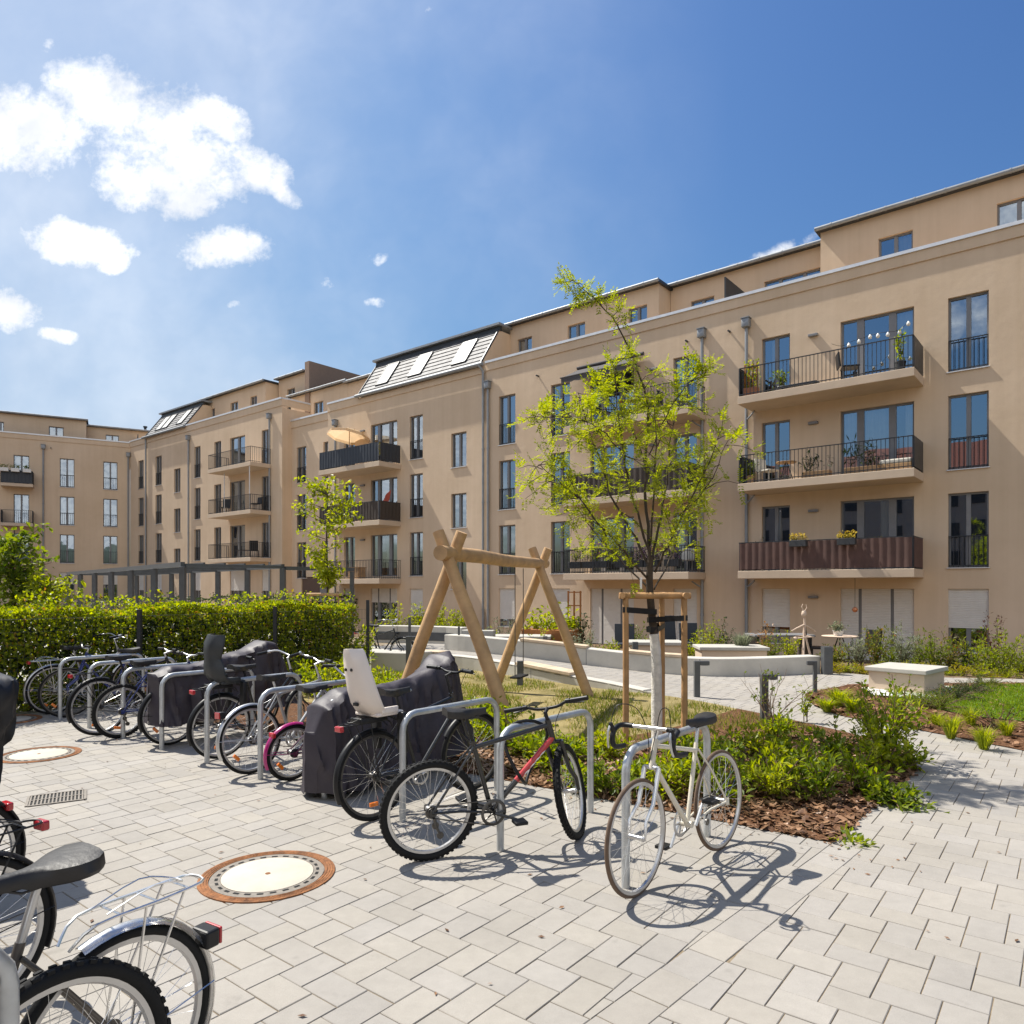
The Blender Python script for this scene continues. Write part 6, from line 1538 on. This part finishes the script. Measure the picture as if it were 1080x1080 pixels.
bicycle('dark blue bicycle facing the camera at the far end of the row', (-5.48, 10.86), PERP + PI - .03, .345, .016, 1.05, 'paint_blue', 'steel_dark', 'rubber', 'diamond', 'flat', None, False, .90, -8, -3, lamp_red=False)
bicycle('old silver bicycle with chrome mudguards and wide black saddle in the foreground', (-1.285, 2.35), math.atan2(-.866, -.5), .345, .019, 1.09, 'paint_brown', 'alu', 'rubber', 'step', 'swept', 'chrome', True, .975, 10, -1, tail=(-.333, .535), spk=32, lamp_red=True)
bicycle('bicycle at the lower left corner with knobbly black tyre', (-1.285, 2.03), math.atan2(-.866, -.5), .362, .025, 1.12, 'paint_black', 'alu', 'rubber', 'diamond', 'flat', None, False, .78, 0, 2, knob=True, lamp_red=False, light=False, spk=32)
bicycle('black bicycle behind the wide saddle at the left edge', (-2.24, 2.96), math.atan2(-.866, -.5), .345, .02, 1.07, 'paint_black', 'alu', 'rubber', 'diamond', 'flat', 'black_plastic', True, .95, 0, 1)
bicycle('dark bicycle cut off by the left edge of the picture, farther one of the two', (-2.95, 3.80), math.atan2(-.866, -.5), .345, .02, 1.07, 'paint_black', 'alu', 'rubber', 'diamond', 'flat', 'black_plastic', False, .95, 0, -2)
bicycle('dark bicycle standing beyond the end post of the mesh fence', (-3.35, 16.7), math.atan2(-.5, .85), .345, .018, 1.07, 'paint_black', 'alu', 'rubber', 'diamond', 'swept', 'black_plastic', True, .95, 10, 2)

# ---------------- racks
def bike_rack(label, p, heading, L_=1.1, h=.82, r=.026, group='steel bicycle racks in the front row'):
    m2 = MB(); c = .13; arc = [(c * (1 - math.sin(a)), c * (1 - math.cos(a))) for a in (R(90), R(67), R(45), R(22), 0)]
    pts = [V(0, 0, -.08), V(0, 0, .3), V(0, 0, h - c)] + [V(c - c * math.cos(R(a)), 0, h - c + c * math.sin(R(a))) for a in (22, 45, 68, 90)] + [V(L_ / 2, 0, h)] + [V(L_ - c + c * math.sin(R(a)), 0, h - c + c * math.cos(R(a))) for a in (0, 22, 45, 68, 90)] + [V(L_, 0, .3), V(L_, 0, -.08)]
    m2.tube(pts, r, 14); o = m2.build('bike_rack', 'galv'); o.location = (p[0], p[1], 0); o.rotation_euler = (0, 0, heading)
    return tag(o, label, 'bike rack', group)
r1 = Vector((.684, 4.358, 0)); names = ['galvanised rack holding the cream road bicycle', 'galvanised rack at the black mountain bicycle', 'galvanised rack at the bicycle with the white child seat', 'galvanised rack mostly hidden by the near grey bicycle cover', 'galvanised rack with the small magenta bicycle', 'galvanised rack beside the dark grey child seat', 'galvanised rack under the far bicycle cover', 'galvanised rack at the blue mountain bicycle', 'galvanised rack between the blue and the far grey bicycles', 'galvanised rack last in the row next to the hedge']
for k, nm in enumerate(names):
    q = r1 + Vector((-.764, .62, 0)) * k
    bike_rack(nm, (q.x, q.y), PERP + (.02 if k else .04), 1.16 if k == 0 else 1.1, .82)
bike_rack('galvanised rack in the foreground at the old silver bicycle', (-1.345, 1.93), math.atan2(-.866, -.5), 1.1, .87, .03)

# ---------------- covers
def cover(label, p, heading, st, m='cover', seed=0, trim=False):
    """a cloth cover lofted over a bicycle. st: (x, top z, half width top, half width bottom, bottom z)"""
    t = thing('bicycle_cover', label, 'bicycle cover', (p[0], p[1], 0), heading); rows = []
    S = [Vector(s) if False else s for s in st]; fine = []
    for i in range(len(S) - 1):
        for j in range(9): q = j / 9; q2 = q * q * (3 - 2 * q) * .5 + q * .5; fine.append([a + (b - a) * q2 for a, b in zip(S[i], S[i+1])])
    fine.append(list(S[-1])); n = 18
    for i, (x, zt, wt, wb_, zb) in enumerate(fine):
        row = []; wb_ = wb_ * .80; wt = wt * .85
        for j in range(2 * n + 1):
            q = j / n - 1; s = abs(q); sg = 1 if q > 0 else -1
            if s < .25: y = wt * (s / .25); z = zt - .02 * (s / .25) ** 2
            else:
                e = (s - .25) / .75; y = wt + (wb_ - wt) * e; z = zt - .02 + (zb - zt + .02) * e
                fold = (abs(math.sin(x * 13 + seed + 1.7 * math.sin(x * 7 + seed + z))) - .5) * .055 * e + noise.noise(Vector((x * 5 + seed, z * 3.2, sg * 5))) * .07 * (.3 + e) + noise.noise(Vector((x * 14 + z * 8, z * 9 - x * 5, sg * 5 + seed))) * .022 + .05 * (1 - abs(noise.noise(Vector((x * 8 + .8 * z, z * 1.6 + x, sg * 3 + seed))))) ** 8
                y += fold
            z += .03 * noise.noise(Vector((x * 6, q * 3, seed + 9)))
            row.append(V(x + .02 * noise.noise(Vector((q * 3, x * 5, seed))), y * sg if s >= .25 else wt * q / .25, z))
        rows.append(row)
    m2 = MB(); m2.grid(rows)
    for r_, sgn in ((rows[0], -1), (rows[-1], 1)):
        m2.grid([[p_.lerp(V(p_.x + sgn * .05, 0, p_.z), k / 3) for k in range(4)] for p_ in r_[:n + 1]]); m2.grid([[p_.lerp(V(p_.x + sgn * .05, 0, p_.z), k / 3) for k in range(4)] for p_ in r_[n:]])
    m2.build('cloth', m, t)
    if trim:
        m2 = MB(); m2.tube(rows[0][2:-2:2], .008, 5); m2.build('reflective_trim', 'alu', t)
    return t
M['cover'] = mat('grey_cover_cloth', (.042, .035, .045), .55, 0, .2, 3, .35, 14, .4)
M['cover_black'] = mat('black_cover_cloth', (.012, .012, .014), .55, 0, .2, 3, .3, 14)
cover('large grey cloth cover draped over a bicycle beside the white child seat', (-1.43, 6.53), PERP, [(-.45, .58, .10, .20, .05), (-.38, .80, .13, .25, .05), (-.18, .90, .14, .27, .06), (.12, .91, .11, .27, .08), (.40, .90, .07, .25, .10), (.66, .93, .06, .23, .12), (.90, 1.02, .16, .26, .12), (1.06, 1.13, .20, .27, .13), (1.18, 1.16, .05, .25, .15), (1.28, .98, .05, .22, .2), (1.38, .55, .05, .14, .2)], 'cover', 1)
cover('dark grey cloth cover over a bicycle with a rounded hump behind the grey child seat', (-3.80, 8.50), PERP, [(-.40, .84, .14, .24, .26), (-.25, .90, .18, .27, .24), (.05, .90, .16, .27, .26), (.4, .98, .12, .25, .28), (.72, 1.05, .16, .26, .28), (.92, 1.14, .22, .28, .3), (1.08, 1.10, .14, .25, .3), (1.3, .7, .10, .18, .3), (1.42, .5, .08, .12, .3)], 'cover', 5)
cover('black cloth cover with reflective trim cut off by the left edge of the picture', (-3.44, 4.46), math.atan2(-.955, -.295), [(-.36, 1.20, .06, .10, 1.05), (-.28, 1.25, .16, .17, .80), (-.1, 1.24, .2, .24, .55), (.2, 1.05, .18, .27, .35), (.6, .95, .12, .25, .3), (1.0, 1.1, .25, .28, .3), (1.3, .7, .1, .2, .3)], 'cover_black', 8, True)
# cable lock looped round the rack of the mountain bicycle
q = r1 + Vector((-.764, .62, 0)); pd = Vector((.66, .751, 0)); sdv = Vector((pd.y, -pd.x, 0))
m2 = MB(); m2.tube([Vector((q.x, q.y, 0)) + pd * (.24 + .19 * math.cos(a)) + sdv * (.03 + .07 * math.sin(a * 2)) + Vector((0, 0, .64 + .22 * math.sin(a))) for a in [2 * PI * k / 24 for k in range(24)]], .012, 8, closed=True)
tag(m2.build('cable_lock', 'black_plastic'), 'thick black cable lock looped over the rack beside the mountain bicycle', 'bicycle lock')
EXPOSURE = .62
# ------------------------------------------------------------------ world, sun, camera
SUN_H = Vector((-.875, .509)).normalized(); SUN_EL = R(55)
def build_world():
    w = bpy.data.worlds.new('World'); SC.world = w; w.use_nodes = True
    nt = w.node_tree; L = nt.links.new; bg = nt.nodes['Background']
    sky = nd(nt, 'ShaderNodeTexSky', _sky_type='NISHITA', _sun_disc=False)
    sky.sun_elevation = SUN_EL; sky.sun_rotation = math.atan2(SUN_H.x, SUN_H.y)
    sky.altitude = 50; sky.air_density = 1.5; sky.dust_density = 2.6; sky.ozone_density = 8.0
    tc = nd(nt, 'ShaderNodeTexCoord')
    sep = nd(nt, 'ShaderNodeSeparateXYZ'); L(tc.outputs['Generated'], sep.inputs[0])
    def mth(op, a, b=None, c=None, clamp=False):
        n = nd(nt, 'ShaderNodeMath', _operation=op); n.use_clamp = clamp
        for i, x in enumerate((a, b, c)):
            if x is None: continue
            if isinstance(x, (int, float)): n.inputs[i].default_value = x
            else: L(x, n.inputs[i])
        return n.outputs[0]
    front = mth('GREATER_THAN', sep.outputs['Y'], .05)
    yy = mth('MAXIMUM', sep.outputs['Y'], .05)
    px = mth('DIVIDE', sep.outputs['X'], yy); pz = mth('DIVIDE', sep.outputs['Z'], yy)
    cmb = nd(nt, 'ShaderNodeCombineXYZ'); L(px, cmb.inputs[0]); L(pz, cmb.inputs[1])
    # ragged edges
    n1 = nd(nt, 'ShaderNodeTexNoise', Scale=7.0, Detail=9.0, Roughness=.62); L(cmb.outputs[0], n1.inputs['Vector'])
    n2 = nd(nt, 'ShaderNodeTexNoise', Scale=5.0, Detail=3.0); n2.noise_dimensions = '3D'; L(cmb.outputs[0], n2.inputs['Vector'])
    sub = nd(nt, 'ShaderNodeVectorMath', _operation='SUBTRACT'); L(n2.outputs['Color'], sub.inputs[0]); sub.inputs[1].default_value = (.5, .5, .5)
    scl = nd(nt, 'ShaderNodeVectorMath', _operation='SCALE'); scl.inputs['Scale'].default_value = .09; L(sub.outputs[0], scl.inputs[0])
    add = nd(nt, 'ShaderNodeVectorMath', _operation='ADD'); L(cmb.outputs[0], add.inputs[0]); L(scl.outputs[0], add.inputs[1])
    s2 = nd(nt, 'ShaderNodeSeparateXYZ'); L(add.outputs[0], s2.inputs[0])
    blobs = [ # u, v, ru, rv, tilt deg (photo pixels turned into directions)
        (110, 110, 85, 42, -25), (185, 150, 110, 62, -22), (160, 180, 80, 45, -10), (270, 170, 55, 32, -42), (235, 115, 50, 26, -20), (25, 145, 85, 52, -8), (195, 205, 45, 25, 0), (300, 198, 32, 13, -35),
        (85, 250, 70, 24, -10), (120, 268, 26, 14, -15), (236, 259, 55, 27, -4), (8, 323, 42, 26, -12), (62, 349, 32, 10, -12),
        (346, 290, 11, 9, 0), (403, 269, 9, 7, 20), (394, 316, 14, 6, -8), (246, 322, 8, 5, 0), (52, 44, 7, 6, 0),
        (812, 258, 26, 9, 22), (790, 272, 22, 7, 15), (850, 246, 16, 5, 20), (455, 12, 12, 6, 0)]
    acc = None
    for u, v, ru, rv, tl in blobs:
        cx, cz = (u - UC) / FPX, (VH - v) / FPX; ru, rv = ru / FPX * 1.08, rv / FPX * 1.12
        a = R(tl); ca, sa = math.cos(a), math.sin(a)
        dx = mth('SUBTRACT', s2.outputs[0], cx); dz = mth('SUBTRACT', s2.outputs[1], cz)
        a1 = mth('ADD', mth('MULTIPLY', dx, ca / ru), mth('MULTIPLY', dz, sa / ru))
        b1 = mth('ADD', mth('MULTIPLY', dx, -sa / rv), mth('MULTIPLY', dz, ca / rv))
        q = mth('ADD', mth('MULTIPLY', a1, a1), mth('MULTIPLY', b1, b1))
        m = mth('MULTIPLY', mth('SUBTRACT', 1.0, q), 1.65 if ru * FPX > 22 else .62)
        m = mth('MAXIMUM', m, -1.5)
        acc = m if acc is None else mth('SMOOTH_MAX', acc, m, .35)
    n6 = nd(nt, 'ShaderNodeTexNoise', Scale=30.0, Detail=7.0, Roughness=.65); L(cmb.outputs[0], n6.inputs['Vector'])
    n7 = nd(nt, 'ShaderNodeTexNoise', Scale=95.0, Detail=5.0, Roughness=.6); L(cmb.outputs[0], n7.inputs['Vector'])
    acc = mth('ADD', acc, mth('MULTIPLY', mth('SUBTRACT', n7.outputs['Fac'], .52), 1.1))
    f = mth('ADD', mth('ADD', acc, mth('MULTIPLY', mth('SUBTRACT', n1.outputs['Fac'], .53), 3.4)), mth('MULTIPLY', mth('SUBTRACT', n6.outputs['Fac'], .54), 1.7))
    mr = nd(nt, 'ShaderNodeMapRange', _interpolation_type='SMOOTHSTEP'); mr.inputs[1].default_value = -.05; mr.inputs[2].default_value = 1.5; L(f, mr.inputs[0])
    fr = mth('MULTIPLY', mr.outputs[0], front)
    # thin veil on the left
    n5 = nd(nt, 'ShaderNodeTexNoise', Scale=1.6, Detail=6.0, Roughness=.6); L(add.outputs[0], n5.inputs['Vector'])
    veil = nd(nt, 'ShaderNodeMapRange', _interpolation_type='SMOOTHSTEP'); veil.inputs[1].default_value = .34; veil.inputs[2].default_value = .8; veil.inputs[4].default_value = .42; L(n5.outputs['Fac'], veil.inputs[0])
    lf = nd(nt, 'ShaderNodeMapRange'); lf.inputs[1].default_value = .30; lf.inputs[2].default_value = -.35; L(px, lf.inputs[0])
    veil_f = mth('MULTIPLY', mth('MULTIPLY', veil.outputs[0], lf.outputs[0]), front)
    fr = mth('MAXIMUM', fr, veil_f)
    # clouds in the rest of the sky
    n3 = nd(nt, 'ShaderNodeTexNoise', Scale=2.6, Detail=8.0, Roughness=.6); L(tc.outputs['Generated'], n3.inputs['Vector'])
    m3 = nd(nt, 'ShaderNodeMapRange', _interpolation_type='SMOOTHSTEP'); m3.inputs[1].default_value = .55; m3.inputs[2].default_value = .66; L(n3.outputs['Fac'], m3.inputs[0])
    # extra unseen clouds added behind the camera to brighten the facade
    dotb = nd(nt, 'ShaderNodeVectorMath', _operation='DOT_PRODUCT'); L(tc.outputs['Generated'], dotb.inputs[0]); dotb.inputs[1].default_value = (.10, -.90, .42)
    fill_bank = nd(nt, 'ShaderNodeMapRange', _interpolation_type='SMOOTHSTEP'); fill_bank.inputs[1].default_value = .70; fill_bank.inputs[2].default_value = .90; fill_bank.inputs[4].default_value = .17; L(dotb.outputs['Value'], fill_bank.inputs[0])
    nb = mth('ADD', n3.outputs['Fac'], fill_bank.outputs[0]); L(nb, m3.inputs[0])
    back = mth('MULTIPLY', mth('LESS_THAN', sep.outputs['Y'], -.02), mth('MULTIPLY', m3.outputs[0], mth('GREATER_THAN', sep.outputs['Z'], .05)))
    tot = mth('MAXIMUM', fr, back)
    # cloud tone: slightly grey in the thick middle
    n4 = nd(nt, 'ShaderNodeTexNoise', Scale=8.0, Detail=6.0); L(cmb.outputs[0], n4.inputs['Vector'])
    cr = nd(nt, 'ShaderNodeValToRGB'); cr.color_ramp.elements[0].color = (.72, .75, .80, 1); cr.color_ramp.elements[1].color = (1, 1, 1, 1)
    cr.color_ramp.elements[0].position = .36; cr.color_ramp.elements[1].position = .58; L(n4.outputs['Fac'], cr.inputs[0])
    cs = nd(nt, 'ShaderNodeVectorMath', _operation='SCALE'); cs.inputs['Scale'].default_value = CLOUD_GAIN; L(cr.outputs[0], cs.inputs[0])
    mix = nd(nt, 'ShaderNodeMix', _data_type='RGBA'); sa = nd(nt, 'ShaderNodeVectorMath', _operation='SCALE'); sa.inputs['Scale'].default_value = 1 / SKY_K; L(sky.outputs[0], sa.inputs[0])
    gm = nd(nt, 'ShaderNodeGamma', Gamma=SKY_G); L(sa.outputs[0], gm.inputs[0])
    sb = nd(nt, 'ShaderNodeVectorMath', _operation='SCALE'); sb.inputs['Scale'].default_value = SKY_K; L(gm.outputs[0], sb.inputs[0])
    sp3 = nd(nt, 'ShaderNodeSeparateXYZ'); L(sb.outputs[0], sp3.inputs[0]); cb3 = nd(nt, 'ShaderNodeCombineXYZ')
    for i, c in enumerate((.56, .70, .93)):
        c = c / (SKY_STRENGTH * 2 ** EXPOSURE); q = mth('DIVIDE', sp3.outputs[i], c); q = mth('ADD', mth('POWER', q, 2.5), 1.0)
        L(mth('DIVIDE', sp3.outputs[i], mth('POWER', q, .4)), cb3.inputs[i])
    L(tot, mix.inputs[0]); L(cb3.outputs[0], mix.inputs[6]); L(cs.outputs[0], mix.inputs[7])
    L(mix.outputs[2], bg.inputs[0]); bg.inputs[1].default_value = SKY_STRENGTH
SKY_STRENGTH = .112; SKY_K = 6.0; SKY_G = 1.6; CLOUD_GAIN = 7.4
build_world()
sl = bpy.data.lights.new('sun', 'SUN'); sl.energy = 5.0; sl.angle = R(.53); sl.color = (1, .95, .86)
so = bpy.data.objects.new('sun', sl); COL.objects.link(so)
sd = Vector((SUN_H.x * math.cos(SUN_EL), SUN_H.y * math.cos(SUN_EL), math.sin(SUN_EL)))
so.rotation_euler = sd.to_track_quat('Z', 'Y').to_euler(); so.location = (-20, 20, 40)
cd = bpy.data.cameras.new('camera'); cam = bpy.data.objects.new('camera', cd); COL.objects.link(cam)
cam.location = (0, 0, CAM_H); cam.rotation_euler = (R(90), 0, 0)
cd.sensor_width = 36; cd.lens = FPX / 1080 * 36; cd.shift_y = (VH - 540) / 1080; cd.clip_end = 3000; cd.clip_start = .05
SC.camera = cam
SC.view_settings.view_transform = 'Standard'; SC.view_settings.look = 'None'; SC.view_settings.exposure = EXPOSURE if 'EXPOSURE' in globals() else 0.0
SC.view_settings.gamma = 1; SC.view_settings.use_curve_mapping = False
SC.cycles.max_bounces = 8; SC.cycles.diffuse_bounces = 4; SC.cycles.glossy_bounces = 3; SC.cycles.transmission_bounces = 4; SC.cycles.transparent_max_bounces = 12
SC.cycles.use_denoising = True; SC.cycles.sample_clamp_indirect = 6
SC.cycles.caustics_reflective = False; SC.cycles.caustics_refractive = False
